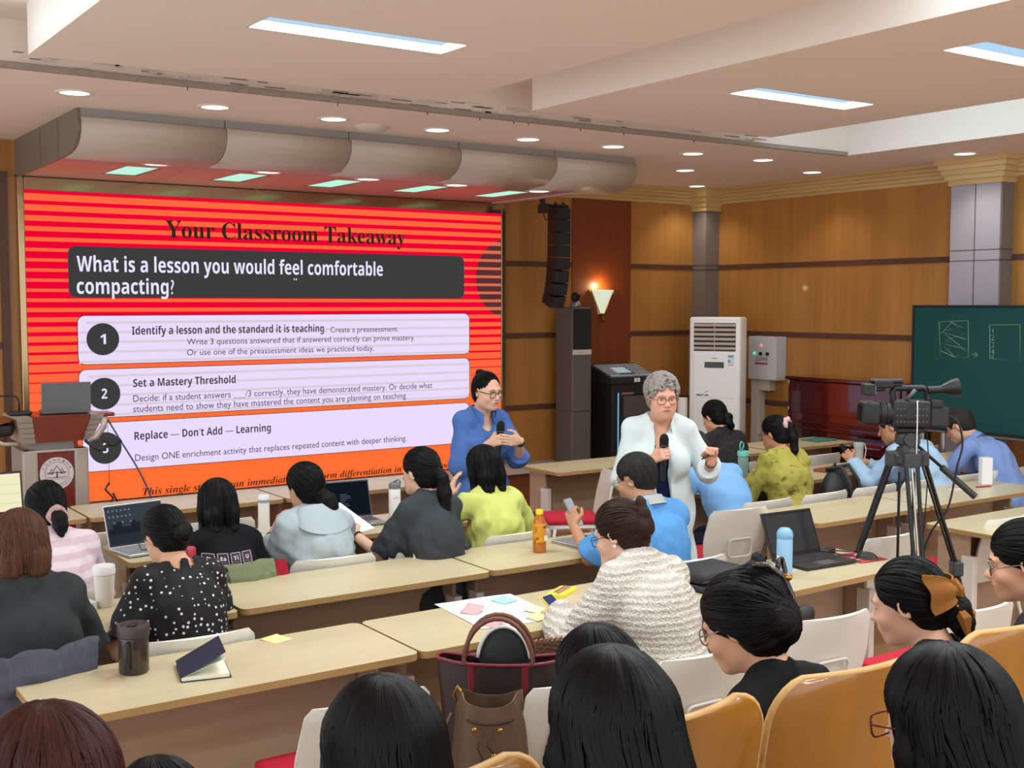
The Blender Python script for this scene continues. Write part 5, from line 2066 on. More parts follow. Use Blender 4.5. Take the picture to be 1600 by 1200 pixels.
def scrunchie(I, c, r, m, name='scrunchie', thick=.014, axis=None):
    Hd, Rh = I['Hd'], I['R']
    ax = unit(A(*(axis or (0, -1, -.2))))
    u = unit(np.cross(ax, A(0, 0, 1)))
    v = np.cross(ax, u)
    g = np.random.default_rng(5)
    G = Field()
    for k in range(16):
        a = 2 * PI * k / 16
        p = A(*c) + (u * math.cos(a) + v * math.sin(a)) * r + ax * g.normal() * .004
        G.ell(Hd + Rh @ p, (thick * g.uniform(.8, 1.2),) * 3, None, .006)
    V, Q = G.mesh(.004, waves(3, .002, (120, 260)))
    np_object(name, V, Q, m, I['root'])

from mathutils.bvhtree import BVHTree
def on_back(I, mb, draw, off=.002):
    """flat print in (x, z) laid on the back of the top"""
    me = I['topo'].data
    bv = BVHTree.FromPolygons([v.co for v in me.vertices], [p.vertices for p in me.polygons])
    def put(x, z):
        h = bv.ray_cast(Vector((x, -1, z)), Vector((0, 1, 0)))
        y = h[0].y if h[0] else -.12
        return Vector((x, y - off, z))
    for kind, pts, m in draw:
        mb.use(m)
        if kind == 'line':
            P = []
            for a, b in zip(pts, pts[1:]):
                for q in range(5):
                    P.append(put(a[0] + (b[0] - a[0]) * q / 5, a[1] + (b[1] - a[1]) * q / 5))
            mb.tube(P, .0016, 5, closed=True)
        elif kind == 'fill':
            (x0, z0), (x1, z1) = pts
            mb.grid(lambda u, v: put(x0 + (x1 - x0) * u, z0 + (z1 - z0) * v) + Vector((0, .001, 0)), 4, 4)
        else:
            s, x, z, w_, h_ = pts
            vs, fs = text_polys(s, w_, h_ / .7)
            V = [mb.bm.verts.new(put(x + a[0], z + a[1]) + Vector((0, -.001, 0))) for a in vs]
            for f in fs:
                q = mb.bm.faces.new([V[i] for i in f])
                q.material_index = mb.mi

M_FRM = mat('spectacle frame dark', '#1a1614', .3)
M_FRM2 = mat('spectacle frame rose', '#5d3a38', .3)
M_FRM3 = mat('spectacle frame metal', '#8d8a88', .25, .9)
CAST = {}
LO, HI = .0065, .0045
# --- the two presenters
MIC = dict(curl=(1.05, 1.1, 1.15, 1.2), thumb=.55)
I = CAST['blue'] = person('person standing in a blue button shirt and dark glasses holding a microphone with both hands', (4.12, 6.30, 1.441), 182, lean=2, bow=9, yaw=6,
    stand=True, hipz=.83, build=1.03, skin=SKIN_P, top=cloth('blue shirt', '#4a6cab', var=.06, vscale=30), sleeve=1.25, neck=.035, fold=.0055, ease=.02, hem=.12, loose=.012,
    L=(-.105, .300, 1.165), Rr=(.055, .190, 1.155), Rh=dict(d=(-.2, .92, .3), n=(-1, -.1, 0), **MIC), Lh=dict(d=(.96, .12, .12), n=(.12, -1, .1), curl=(.35, .4, .45, .5), thumb=.2),
    pants=cloth('light jeans', '#7d97a3'), facev=True, jaw=1.12, vox=.0040, vh=.0045, seed=4, elbow_out=.55,
    hair=dict(kind='tied', tie=(0, -.085, .085), bun=[((0, -.085, .105), (.032, .030, .026)), ((0, -.1, .03), (.03, .03, .06)), ((-.0, -.095, -.04), (.03, .025, .05))], strands=600, thick=.009, hl=.022), hcol=H_BLK)
glasses(I, M_FRM, False, .0026)
collar(I, MATS['blue shirt'], 30, .042)
ring_band(I, -1, M_BLACK, .97, .033, .016, 'watch')
I = CAST['white'] = person('person with curly grey hair in an open white shirt over navy speaking into a microphone', (4.50, 5.06, 1.468), 152, lean=3, bow=8, yaw=4,
    stand=True, hipz=.83, build=1.06, skin=SKIN_R, top=cloth('navy top', '#10173f'), ease=.004, sleeve=.3, neck=.06, fold=.002, hem=.10,
    L=(-.25, .24, 1.12), Rr=(.075, .205, 1.14), Rh=dict(d=(-.42, .82, .42), n=(-.95, -.4, 0), **MIC), Lh=dict(d=(.02, .30, .95), n=(.25, .85, -.1), curl=(1.15, 1.2, 1.25, 1.3), thumb=.7),
    pants=cloth('navy trousers', '#20283e'), facev=True, jaw=1.06, old=1, vox=.0040, vh=.004, seed=8, elbow_out=.55, hair=dict(kind='curly'), hcol=H_GRY)
glasses(I, M_FRM2)
def overshirt(I, m, seed):
    G = Field()
    e = .026
    bw, P0, Cst, Nk, sh, Rt, Rt2 = I['bw'], I['P0'], I['Cst'], I['Nk'], I['sh'], I['Rt'], I['Rt2']
    G.ell(P0 + A(0, -.01, .0), (.172 * bw + e, .125 * bw + e, .20 + e), None, .05)
    G.ell((P0 + Cst) / 2, (.150 * bw + e, .112 * bw + e, .18 + e), None, .05)
    G.ell(Cst + Rt @ A(0, 0, .05), (.150 * bw + e, .108 * bw + e, .155 + e), None, .05)
    for q in (-1, 1):
        G.ell(Cst + A(q * .08, .085, .03), (.07 + e, .055 + e, .07 + e), None, .04)
        G.cone(P0 + A(q * .08, -.01, -.05), P0 + A(q * .09, -.01, -.36), .10 * bw + e, .115 * bw + e, .06)
        G.cone(Nk + A(q * .035, -.008, .012), sh[q] + A(0, 0, .014), .034 + e * .8, .040 + e * .6, .03)
        el, wr = I['arms'][q]
        G.cone(sh[q], el, .046 + e * .7, .046 + e * .8, .03)
        end = el + (wr - el) * (.62 if q == 1 else .55)
        G.cone(el, end, .046 + e * .8, .046 + e * .8, .02, [(end, unit(wr - el))])
        G.cone(end - unit(wr - el) * .03, end, .049 + e * .8, .050 + e * .8, .006, [(end, unit(wr - el))])
    G.cone(sh[-1] + A(.03, 0, 0), sh[1] - A(.03, 0, 0), .048 + e * .9, .048 + e * .9, .05)
    G.ell(Cst + A(0, .02, .12), (.13, .09, .10), None, .04)
    cz = (P0 + Cst) / 2
    G.ell(cz + A(.0, .20, .05), (.046, .22, .66), rot(0, 4, 0), .012, op='s')
    G.ell(Nk + A(0, .07, .01), (.062, .10, .085), None, .02, op='s')
    G.cone(Nk + A(0, .02, .045), Nk + A(0, .05, .2), .064, .1, .012, op='s')
    V, Q = G.mesh(.007, waves(seed, .0085, (20, 46), (1, .6, .35)), [(P0 + A(0, 0, -.34), A(0, 0, -1)), (Nk + A(0, 0, .075), A(0, 0, 1))])
    np_object('overshirt', V, Q, m, I['root'])
M_WSH = cloth('white linen shirt', '#cfdcdc', rough=.9)
overshirt(I, M_WSH, 21)
collar(I, M_WSH, 40, .045, .02, .070)
ring_band(I, -1, M_BLACK, .96, .033, .012, 'watch')
def hand_point(I, k, d, n, a=.055, b=.03):
    wr = I['arms'][k][1]
    d = unit(A(*d))
    n = unit(A(*n) - d * (A(*n) @ d))
    return wr + d * a + n * b, d, n
def microphone(label, I, k, d, n, tilt=(0, 0, 1), up=.075):
    c, dd, nn = hand_point(I, k, d, n, .062, .026)
    ax = unit(A(*tilt))
    base = world(I, c - ax * .15)
    axw = unit(world_vec(I, ax))
    q = Vector(axw).to_track_quat('Z', 'Y').to_euler()
    t = thing('microphone', label, 'microphone', base)
    t.rotation_euler = q
    MB().lathe([(0, 0), (.013, 0), (.014, .02), (.016, .14), (.0185, .185), (.0185, .19), (0, .19)], n=20).build('handle', M_BLACK, t, smooth=True)
    MB().lathe([(.0185, .188), (.0195, .195), (.024, .205), (.0265, .225), (.0255, .245), (.019, .262), (.008, .27), (0, .271)], n=20).build('foam_head', mat('mic foam', '#0d0d0e', .95, bump=.6, bscale=900), t, smooth=True)
    MB().lathe([(.0235, .197), (.0275, .200), (.0275, .207), (.0235, .21)], n=20).build('ring', mat('mic ring', '#3a3a3c', .3, .5), t)
    return t
microphone('black handheld microphone in the clasped hands of the person in blue', CAST['blue'], 1, (-.2, .92, .3), (-1, -.1, 0), (-.03, .1, 1))
microphone('black handheld microphone held by the grey-haired speaker in white', CAST['white'], 1, (-.42, .82, .42), (-.95, -.4, 0), (.0, .12, 1))
c, dd, nn = hand_point(CAST['white'], -1, (.02, .30, .95), (.25, .85, -.1), .075, .03)
p0, p1 = world(CAST['white'], c + A(.055, .02, -.03)), world(CAST['white'], c + A(-.05, 0, .02))
tag(MB().cyl(p0, p1, .006, n=10).cyl(p0 + (p0 - p1) * .12, p0, .003, .006, n=10).build('pen', M_BLACK), 'black pen in the raised fist of the grey-haired speaker', 'pen')

# --- far right group
I = person('person in a black lace blouse with a low curly black bun', (6.40, 6.60, 1.130), -4, lean=16, bow=24, yaw=14, skin=SKIN, top=pattern_cloth('black lace', '#151416', '#3b383a', 45, .56, kind='noise', soft=.1), sleeve=1.8, fold=.003, ease=.021,
    hair=dict(kind='tied', tie=(0, -.108, -.035), bun=[((0, -.125, -.05), (.045, .035, .04)), ((-.01, -.125, -.09), (.035, .03, .035)), ((.012, -.12, -.12), (.028, .025, .03))], strands=250), seed=11, vox=.008)
I = person('person in a yellow green floral blouse with a pink scrunchie on a ponytail', (6.02, 5.62, 1.115), -2, lean=12, bow=16, yaw=18, skin=SKIN_T, top=pattern_cloth('floral blouse', '#a39c44', '#5a541c', 17, .52, kind='noise', soft=.14), sleeve=1.5, fold=.006, build=1.12, loose=.014,
    L=(-.16, .46, .80), Rr=(.15, .46, .80), hair=dict(kind='tied', tie=(0, -.105, .045), tail=[(0, -.135, .02), (0, -.135, -.06), (.0, -.12, -.15), (.005, -.11, -.20)], tr=[.022, .030, .034, .028, .008], strands=260), seed=12, vox=.008)
scrunchie(I, (0, -.118, .045), .032, cloth('pink scrunchie', '#c9a4a2'), thick=.017)
glasses(I, M_FRM)
M_LB = cloth('light blue polo', '#7aaadb')
I = person('person bent low over the desk in a light blue polo and dark belt, head hidden', (5.33, 5.66, 1.03), 2, lean=31, bow=34, skin=SKIN_T, fem=False, top=M_LB, sleeve=.75, build=1.16, fold=.004, s_fix=1.02, ease=.02,
    pants=cloth('navy slacks', '#1d2438'), hair=dict(kind='short'), hcol=H_SALT, seed=13, vox=.008, L=(-.2, .5, .8), Rr=(.2, .5, .8), hem=.0)
collar(I, M_LB, 40, .03)
MB().tube([I['P0'] + A(.185 * math.cos(a), -.01 + .135 * math.sin(a), -.005) for a in np.linspace(0, 2 * PI, 40)[:-1]], .016, 8, closed=True).build('belt', mat('belt leather', '#1c1613', .4), I['root'])
M_PB = cloth('pale blue shirt', '#9dbcd6')
I = CAST['cam'] = person('person in a pale blue long-sleeved shirt behind the camcorder holding a phone', (6.99, 5.40, 1.125), 8, lean=30, bow=22, yaw=18, skin=SKIN_T, fem=False, top=M_PB, sleeve=1.93, build=1.05, fold=.0055, ease=.02,
    L=(-.13, .60, .84), Rr=(.02, .58, .82), Lh=dict(d=(.2, .7, .55), n=(.5, .5, .2), curl=.9, thumb=.5), hair=dict(kind='short'), hcol=H_SALT, seed=14, vox=.0065)
collar(I, M_PB, 35, .04)
M_BB = cloth('soft blue shirt', '#7a96cc')
I = person('person in a soft blue short-sleeved shirt writing before the chalkboard', (7.80, 5.42, 1.075), 8, lean=34, bow=30, yaw=14, skin=SKIN, fem=False, top=M_BB, sleeve=.95, build=1.08, fold=.0055, ease=.022,
    L=(-.16, .62, .80), Rr=(.12, .60, .80), hair=dict(kind='short'), hcol=H_SALT, seed=15, vox=.0065)
collar(I, M_BB, 40, .04)
glasses(I, M_FRM)
ring_band(I, -1, M_BLACK, .92, .036, .014, 'watch')

# --- third row
I = person('person in a pale pink striped blouse with a pink scrunchie low on black hair', (1.23, 5.46, 1.091), 2, lean=16, bow=18, yaw=6, skin=SKIN_P, top=pattern_cloth('pink stripes', '#cdb4be', '#dacbd0', 5.5, .35, kind='stripes', soft=.3), sleeve=1.85, fold=.006, loose=.018, build=1.05,
    hair=dict(kind='tied', tie=(.01, -.10, -.05), tail=[(.01, -.125, -.07), (.012, -.125, -.11), (.015, -.115, -.145)], tr=[.026, .034, .032, .016], strands=420, thick=.016), L=(-.14, .50, .78), Rr=(.20, .46, .78), seed=16)
scrunchie(I, (.01, -.112, -.055), .034, cloth('dusty pink scrunchie', '#b4928e'), thick=.016)
M_BT = cloth('black tee', '#0c0d10')
I = person('person with bobbed black hair in a black tee printed with boxed letters on the back', (1.98, 5.36, 1.052), -4, lean=14, bow=12, yaw=2, skin=SKIN_P, top=M_BT, sleeve=.8, build=1.0, fold=.004, loose=.015,
    hair=dict(kind='bob', len=-.17, w=.082, strands=700, thick=.018), seed=17, vh=.0055)
pr = MB()
pw, pk = mat('print white', '#d8d2dc', .7), mat('print dark', '#20141f', .7)
zc = I['Cst'][2] + .135
dr = []
for k, (a, b) in enumerate((('B', 'Boron'), ('Ea', 'Earth'), ('Ti', 'Titanium'), ('U', 'Uranium'))):
    x = -.108 + .064 * k
    dr.append(('fill', ((x - .022, zc - .024), (x + .022, zc + .024)), mat('print plum', '#3a1830', .7) if k > 1 else pk))
    dr.append(('line', [(x - .025, zc - .027), (x + .025, zc - .027), (x + .025, zc + .027), (x - .025, zc + .027), (x - .025, zc - .027)], pw))
    dr.append(('text', (bold_sans(a), x - (.008 if len(a) == 1 else .013), zc - .006, .016 if len(a) == 1 else .026, .018), pw))
    dr.append(('text', (b, x - .015, zc - .018, .030, .005), mat('print pink', '#c48aa6', .7)))
on_back(I, pr, dr)
pr.build('print', None, I['topo'])
I = CAST['hood'] = person('person in a pale grey hooded top resting the chin on the left hand', (2.42, 5.34, 1.099), 4, lean=15, bow=8, yaw=14, roll=-6, skin=SKIN, top=cloth('pale grey hoodie', '#a3b0b4'), sleeve=1.8, fold=.007, loose=.02, build=1.08,
    L=(-.125, .33, .935), Lh=dict(d=(.42, .05, .9), n=(.75, -.2, -.1), curl=.5, spread=.03), Rr=(.17, .48, .78),
    hair=dict(kind='tied', tie=(.015, -.10, -.055), tail=[(.02, -.125, -.085), (.03, -.135, -.12), (.05, -.13, -.15)], tr=[.036, .048, .042, .014], strands=520, thick=.017), seed=18)
ring_band(I, -1, mat('dark wristband', '#241420', .5), .86, .040, .012)
Nk, Rt2 = I['Nk'], I['Rt2']
def hood(u, v):
    a = PI * (.98 - 1.96 * u) - PI / 2
    x = math.cos(a) * (.10 + .075 * v - .03 * v * v)
    y = -.055 + (math.sin(a) * .5 - .5) * (.10 + .05 * v) * (1 if math.sin(a) < 0 else .6)
    z = .035 - .15 * v ** 1.2 * (.5 - .5 * math.sin(a)) - .02 * v
    return Nk + Rt2 @ A(x, y + .045, z)
MB().grid(hood, 36, 12, .006).build('hood', MATS['pale grey hoodie'], I['root'], smooth=True)
I = CAST['gray'] = person('person with a long black ponytail in a slate grey tee reading a sheet of paper', (2.97, 5.16, 1.15), 2, lean=12, bow=8, yaw=20, skin=SKIN_P, top=cloth('slate tee', '#363b3e'), sleeve=.92, fold=.0055, loose=.012, build=.94, elbow_out=.12,
    L=(-.23, .46, .83), Rr=(.15, .46, .78), Lh=dict(d=(-.15, .85, .25), n=(.6, .1, -.75), curl=.4), hair=dict(kind='tied', tie=(0, -.110, .005), tail=[(.0, -.14, -.04), (.005, -.14, -.12), (.01, -.125, -.20), (.012, -.115, -.25)], tr=[.024, .032, .036, .030, .010], strands=520), seed=19, vh=.0055)
ring_band(I, -1, M_BLACK, .93, .031, .007)
scrunchie(I, (0, -.116, .004), .022, M_BLACK, 'hair_tie', .006)
I = person('person in a lemon yellow shirt raising the left hand to straight black hair', (3.50, 5.40, 1.10), 2, lean=15, bow=10, yaw=4, skin=SKIN_P, top=cloth('lemon shirt', '#c3cd70'), sleeve=1.15, fold=.007, loose=.016, build=1.05,
    L=(-.16, .30, 1.0), Lh=dict(d=(.15, -.05, 1), n=(.8, -.3, 0), curl=.25), Rr=(.26, .42, .79), hair=dict(kind='bob', len=-.16, w=.076, strands=700, thick=.016), seed=20, vh=.0055, elbow_out=.8)

# --- second row
I = person('person with a short brown cut in a charcoal grey tee at the left edge', (0.91, 4.44, 1.137), 0, lean=10, bow=10, yaw=-4, skin=SKIN_P, top=cloth('charcoal tee', '#303435'), sleeve=.95, fold=.0055, loose=.018, build=1.1, hcol=H_BRN,
    hair=dict(kind='bob', len=-.115, w=.078, strands=800, thick=.018), seed=22, vh=.005, L=(-.2, .42, .79), Rr=(.2, .42, .79))
I = person('person in a black blouse with white polka dots and a low black bun', (1.50, 4.66, 1.070), 4, lean=18, bow=26, yaw=16, skin=SKIN, top=pattern_cloth('polka dots', '#0b0b0d', '#d8d4ce', 38, .21, kind='dots'), sleeve=.85, fold=.0045, neck=.045, loose=.012, build=1.06,
    L=(-.27, .34, .79), Rr=(.14, .46, .79), hair=dict(kind='tied', tie=(0, -.10, -.02), bun=[((.0, -.122, -.03), (.044, .034, .042)), ((.02, -.125, -.02), (.028, .03, .036))], strands=520), seed=23, vh=.005)
glasses(I, M_FRM)
M_BP = cloth('sky blue polo', '#5590c8')
I = CAST['polo'] = person('person with short greying hair and glasses in a sky blue polo holding a phone', (3.80, 4.46, 1.13), 0, lean=14, bow=16, yaw=22, skin=SKIN_T, fem=False, top=M_BP, sleeve=.9, fold=.005, loose=.015, build=1.12,
    L=(-.20, .48, .90), Lh=dict(d=(.1, .5, .8), n=(.7, .4, .0), curl=.8, thumb=.4), Rr=(.1, .46, .80), hair=dict(kind='short', strands=500), hcol=H_SALT, seed=24, vh=.0055, facev=True)
collar(I, cloth('grey collar', '#a9aaa6'), 45, .045, 0, .072)
glasses(I, M_FRM3)
I = CAST['knit'] = person('person in a cream cable knit sweater with a high brown bun and pearl earring', (2.87, 3.46, 1.124), 4, lean=20, bow=22, yaw=20, skin=SKIN_P, top=knit_mat('cream knit', '#e6e1d8', '#b3aba0'), sleeve=1.93, fold=.0055, loose=.022, build=1.12, hcol=H_DBR,
    L=(-.14, .47, .80), Rr=(.06, .50, .79), Lh=dict(d=(.35, .9, .15), n=(.5, .1, -.6), curl=.7), hair=dict(kind='tied', tie=(0, -.105, .03), bun=[((0, -.118, .045), (.036, .032, .036)), ((.004, -.128, .085), (.026, .018, .028)), ((0, -.112, .0), (.05, .035, .05))], strands=800), seed=25, vh=.0045, facev=True, elbow_out=.8)
glasses(I, M_FRM)
for q in (-1, 1):
    MB().sph(Vector(I['Hd'] + I['R'] @ A(q * .082, -.002, -.040)), .0065, 12).build('earring', mat('pearl', '#f0ece6', .15), I['root'], smooth=True)

# --- rear tier
I = person('person with a tousled black bun held by a dark claw clip and thin glasses', (1.97, 1.93, 1.258), 8, fz=.22, lean=18, bow=24, yaw=14, skin=SKIN, top=cloth('black knit top', '#101012'), sleeve=.9, neck=.0, vox=.005,
    hair=dict(kind='tied', tie=(.0, -.105, .0), bun=[((.0, -.105, -.01), (.066, .05, .075)), ((.0, -.10, .06), (.05, .05, .05)), ((-.005, -.085, .115), (.030, .03, .028)), ((.012, -.10, .13), (.018, .02, .03))], strands=1700, thick=.022), seed=26, vh=.0045, facev=True)
glasses(I, M_FRM3, True)
P = lambda x, y, z: Vector(I['Hd'] + I['R'] @ A(x, y, z))
cl = MB().use(mat('claw clip', '#17100d', .2, coat=.6)).tube([P(-.035, -.10, .135), P(-.01, -.13, .12), P(.012, -.148, .08), P(.015, -.15, .03), P(.01, -.142, -.02)], [.006, .009, .010, .008, .004], 8)
cl.tube([P(.04, -.125, .095), P(.06, -.135, .125), P(.085, -.13, .12), P(.09, -.125, .09), P(.07, -.125, .07)], .007, 8)
cl.use(g).sph(P(.014, -.16, .075), .010, 12)
cl.build('hair_clip', None, I['root'])
I = person('person with black hair gathered in a large brown fabric bow clip', (2.53, 1.895, 1.235), 8, fz=.22, lean=18, bow=18, yaw=16, skin=SKIN_P, top=cloth('dark top', '#26262a'), sleeve=.9, neck=.03, vox=.005,
    hair=dict(kind='tied', tie=(0, -.112, -.01), tail=[(0, -.13, -.04), (.01, -.128, -.09), (.02, -.115, -.13)], tr=[.03, .036, .032, .010], strands=1200, thick=.013), seed=27, vh=.0045, facev=True)
P = lambda x, y, z: Vector(I['Hd'] + I['R'] @ A(x, y, z))
mb_ = cloth('brown suede', '#8a5a28', rough=.8)
def bowfn(sx):
    def f(u, v):
        w_ = .018 + .042 * u ** .8
        x = sx * (.006 + .078 * u)
        return P(x, -.136 - .012 * math.sin(u * PI) + .05 * u * u + .006 * math.sin(v * 9), .01 + (v - .5) * 2 * w_ + .012 * u * -sx)
    return f
b = MB().use(mb_)
b.grid(bowfn(-1), 10, 10, .006).grid(bowfn(1), 10, 10, .006)
b.tube([P(-.0, -.142, .04), P(-.004, -.152, .01), P(0, -.142, -.02)], [.012, .016, .012], 8)
b.use(g).sph(P(-.035, -.141, -.03), .005, 8)
b.build('hair_bow', None, I['root'], smooth=True)
for q in (-1, 1):
    MB().tube([P(q * .012, -.13, -.02), P(q * .03, -.15, -.07), P(q * .035, -.145, -.12)], [.012, .02, .006], 6).build('bow_tail', mb_, I['root'], smooth=True)
I = person('person with dark bangs and round glasses cut off by the right picture edge', (3.03, 1.89, 1.28), 10, fz=.22, lean=14, bow=14, yaw=24, skin=SKIN, top=cloth('dark top', '#26262a'), sleeve=.9, vox=.0055,
    hair=dict(kind='tied', tie=(0, -.108, .01), bun=[((0, -.125, .0), (.05, .035, .05))], bangs=.035, strands=900, thick=.015), seed=28, vh=.005, facev=True)
glasses(I, M_FRM3, True)
I = person('person with wavy red brown hair at the bottom left corner', (0.36, 1.64, 1.325), -4, fz=.22, lean=10, bow=12, skin=SKIN, top=cloth('dark top', '#26262a'), vox=.006, hcol=H_RED,
    hair=dict(kind='bob', len=-.19, w=.095, strands=1600, thick=.026), seed=29, vh=.005)
I = person('person with long straight black hair at the bottom, left of the handbags', (0.805, 1.52, 1.33), -2, fz=.22, lean=8, bow=10, skin=SKIN, top=cloth('dark top', '#26262a'), vox=.006,
    hair=dict(kind='long', len=.3, w=.070, strands=3300, thick=.009), seed=30, vh=.005)
I = person('person with long straight black hair nearest the bottom centre', (1.0, 1.225, 1.418), -4, fz=.34, lean=8, bow=10, yaw=-4, skin=SKIN, top=cloth('dark top', '#26262a'), vox=.006,
    hair=dict(kind='long', len=.34, w=.072, strands=3600, thick=.008), seed=31, vh=.005)
I = person('person with black hair half hidden behind the central long-haired head', (1.49, 1.87, 1.225), 6, fz=.22, lean=18, bow=14, skin=SKIN, top=cloth('mint blouse', '#a9c4bb'), vox=.006, sleeve=1.5,
    hair=dict(kind='bob', len=-.15, strands=900, thick=.014), seed=32, vh=.005)
I = person('person with long straight black hair and red glasses at the bottom right', (1.45, 1.02, 1.396), -2, fz=.34, lean=8, bow=10, yaw=2, skin=SKIN_P, top=cloth('dark top', '#26262a'), vox=.006,
    hair=dict(kind='long', len=.34, w=.080, strands=3400, thick=.011), seed=33, vh=.005)
glasses(I, mat('red frame', '#5e1420', .3))
I = person('person whose dark hair just shows at the bottom edge under the nearest desk', (0.66, 2.12, 1.035), 0, fz=.22, lean=30, bow=20, skin=SKIN, top=cloth('dark top', '#26262a'), vox=.008, s_fix=.95,
    hair=dict(kind='bob', len=-.12, strands=500), seed=34, vh=.006)
# seats and tier under the last two rows
struct(MB().box((-1.2, -3, .22), (4.6, 1.16, .34)).build('floor_tier_upper', M_FLOOR), 'second raised tier at the back of the hall', 'floor')
# ------------------------------------------------------------------ things on the desks
TZ = .7507
def lathe_thing(name, label, cat, x, y, parts, z=TZ, group=None, rz=0):
    t = thing(name, label, cat, (x, y, z), rz, group)
    for nm, m, prof in parts:
        MB().lathe(prof, n=32).build(nm, m, t, smooth=True)
    return t
M_WB = mat('white enamel', '#e4e4e2', .35)
# brown handled mug
t = lathe_thing('travel_mug', 'dark brown lidded mug with handle on the nearest desk', 'mug', 1.17, 3.98, [
    ('body', mat('mug brown', '#34251d', .3, coat=.3), [(0, .002), (.046, .002), (.05, .008), (.0505, .12), (.048, .128), (0, .128)]),
    ('lid', mat('mug lid', '#3b302d', .45), [(.05, .124), (.054, .128), (.055, .16), (.052, .166), (.042, .166), (.040, .16), (0, .16)])], rz=-34)
MB().tube([(0, -.048, .112), (0, -.075, .112), (0, -.082, .10), (0, -.082, .04), (0, -.075, .028), (0, -.048, .028)], .009, 8).build('handle', M_BLACK, t, smooth=True)
MB().box((-.012, -.030, .161), (.012, .01, .170), .003).build('sip_tab', M_BLACK, t)
# navy notebook standing half open
t = thing('notebook', 'navy notebook lying half open on the nearest desk', 'notebook', (1.262, 3.775, TZ), -14)
M_NAVY = mat('navy cover', '#20263f', .45, bump=.05, bscale=500)
MB().box((0, 0, 0), (.165, .20, .003), .001).build('back_cover', M_NAVY, t)
MB().box((.003, .004, .003), (.158, .196, .016), .001).build('pages', mat('page edge', '#e6e3cf', .8), t)
Mc = Matrix.Translation((0, 0, .014)) @ Matrix.Rotation(R(-27), 4, 'Y')
MB().box((0, 0, 0), (.165, .20, .004), .0015, M=Mc).build('front_cover', M_NAVY, t)
MB().box((.004, .004, -.0015), (.155, .196, -.0003), M=Matrix.Translation((0, 0, .014)) @ Matrix.Rotation(R(-20), 4, 'Y')).build('loose_page', mat('page', '#d8dfd2', .8), t)
# sticky notes and printed sheet
def note(x, y, rz, col, label, size=.076, lift=0.0, z=TZ, cat='sticky note', group=None):
    def fn(u, v):
        return ((u - .5) * size, (v - .5) * size, .0008 + lift * u ** 2 + .004 * v ** 3)
    o = MB().grid(fn, 6, 6, .0004).build('sticky_note', mat('note ' + col, col, .8))
    o.location = (x, y, z)
    o.rotation_euler = (0, 0, R(rz))
    return tag(o, label, cat, group)
note(1.725, 4.075, 20, '#efe394', 'pale yellow sticky note alone on the nearest desk', .085)
def paper(name, label, x, y, rz, w_, h_, z=TZ, lines=(), col='#e6ecf2', cat='paper', warp=.003):
    f = lambda u, v: ((u - .5) * w_, (v - .5) * h_, .0006 + warp * (math.sin(u * 5 + 1) * math.sin(v * 4 + .5) + 1) * .5)
    b = MB().use(mat('sheet ' + col, col, .8)).grid(f, 14, 14, .0003)
    for (m, x0, y0, x1, y1) in lines:
        b.use(m).grid(lambda u, v: (lambda q: (q[0], q[1], q[2] + .0006))(f(x0 + (x1 - x0) * u, y0 + (y1 - y0) * v)), 3, 2)
    o = b.build(name)
    o.location = (x, y, z)
    o.rotation_euler = (0, 0, R(rz))
    return tag(o, label, cat)
ink_b, ink_k = mat('sheet blue ink', '#8fb2d8', .8), mat('sheet grey ink', '#8c929c', .8)
ls = []
for k in range(16):
    ls.append((ink_b if k % 5 == 0 else ink_k, .08, .07 + .054 * k, .08 + random.uniform(.3, .42), .078 + .054 * k))
    ls.append((ink_b if k % 4 == 0 else ink_k, .54, .07 + .054 * k, .54 + random.uniform(.25, .38), .078 + .054 * k))
for x in (.06, .52, .95):
    ls.append((ink_b, x, .04, x + .004, .96))
for y in (.04, .35, .66, .95):
    ls.append((ink_b, .06, y, .95, y + .005))
paper('printed_sheet', 'large printed worksheet spread on the desk left of the cream sweater', 2.63, 3.95, -6, .36, .44, lines=ls)
note(2.53, 3.98, 30, '#e2a0a2', 'pink sticky note on the upper left of the worksheet', .076, .022, TZ + .004)
note(2.50, 3.78, 10, '#e29aa0', 'pink sticky note on the near corner of the worksheet', .076, .026, TZ + .004)
note(2.74, 4.06, 12, '#9fe0d8', 'mint sticky note at the far corner of the worksheet', .085, .002, TZ + .004)
note(2.76, 3.86, 24, '#e9e6b0', 'upper pale yellow sticky note at the sleeve edge of the worksheet', .076, .004, TZ + .004)
note(2.70, 3.76, 8, '#e6dfa0', 'lower pale yellow sticky note at the sleeve edge of the worksheet', .076, .006, TZ + .004)
note(2.80, 3.79, 40, '#d3b877', 'tan sticky note between the yellow notes and the cream sleeve', .076, .01, TZ + .005)
# tea bottle
t = lathe_thing('tea_bottle', 'orange tea bottle with yellow cap on the second desk row', 'bottle', 3.44, 4.78, [
    ('body', mat('amber tea', '#b5611a', .1, coat=.5), [(0, 0), (.03, 0), (.034, .006), (.034, .05), (.031, .07), (.034, .09), (.034, .12), (.0325, .15), (.026, .175), (.0155, .19), (.0155, .2), (0, .2)]),
    ('label', pattern_cloth('tea label', '#d9921f', '#7d2a18', 26, .56, .4, 'noise', .05), [(.0345, .055), (.0348, .06), (.0325, .072), (.0348, .088), (.0348, .138), (.0335, .15)]),
    ('cap', mat('yellow cap', '#e6c71f', .35), [(.0155, .192), (.019, .193), (.019, .214), (.017, .217), (0, .217)])], rz=0)
MB().box((.004, -.0365, .062), (.024, -.034, .088)).build('bar_code', M_WB, t)
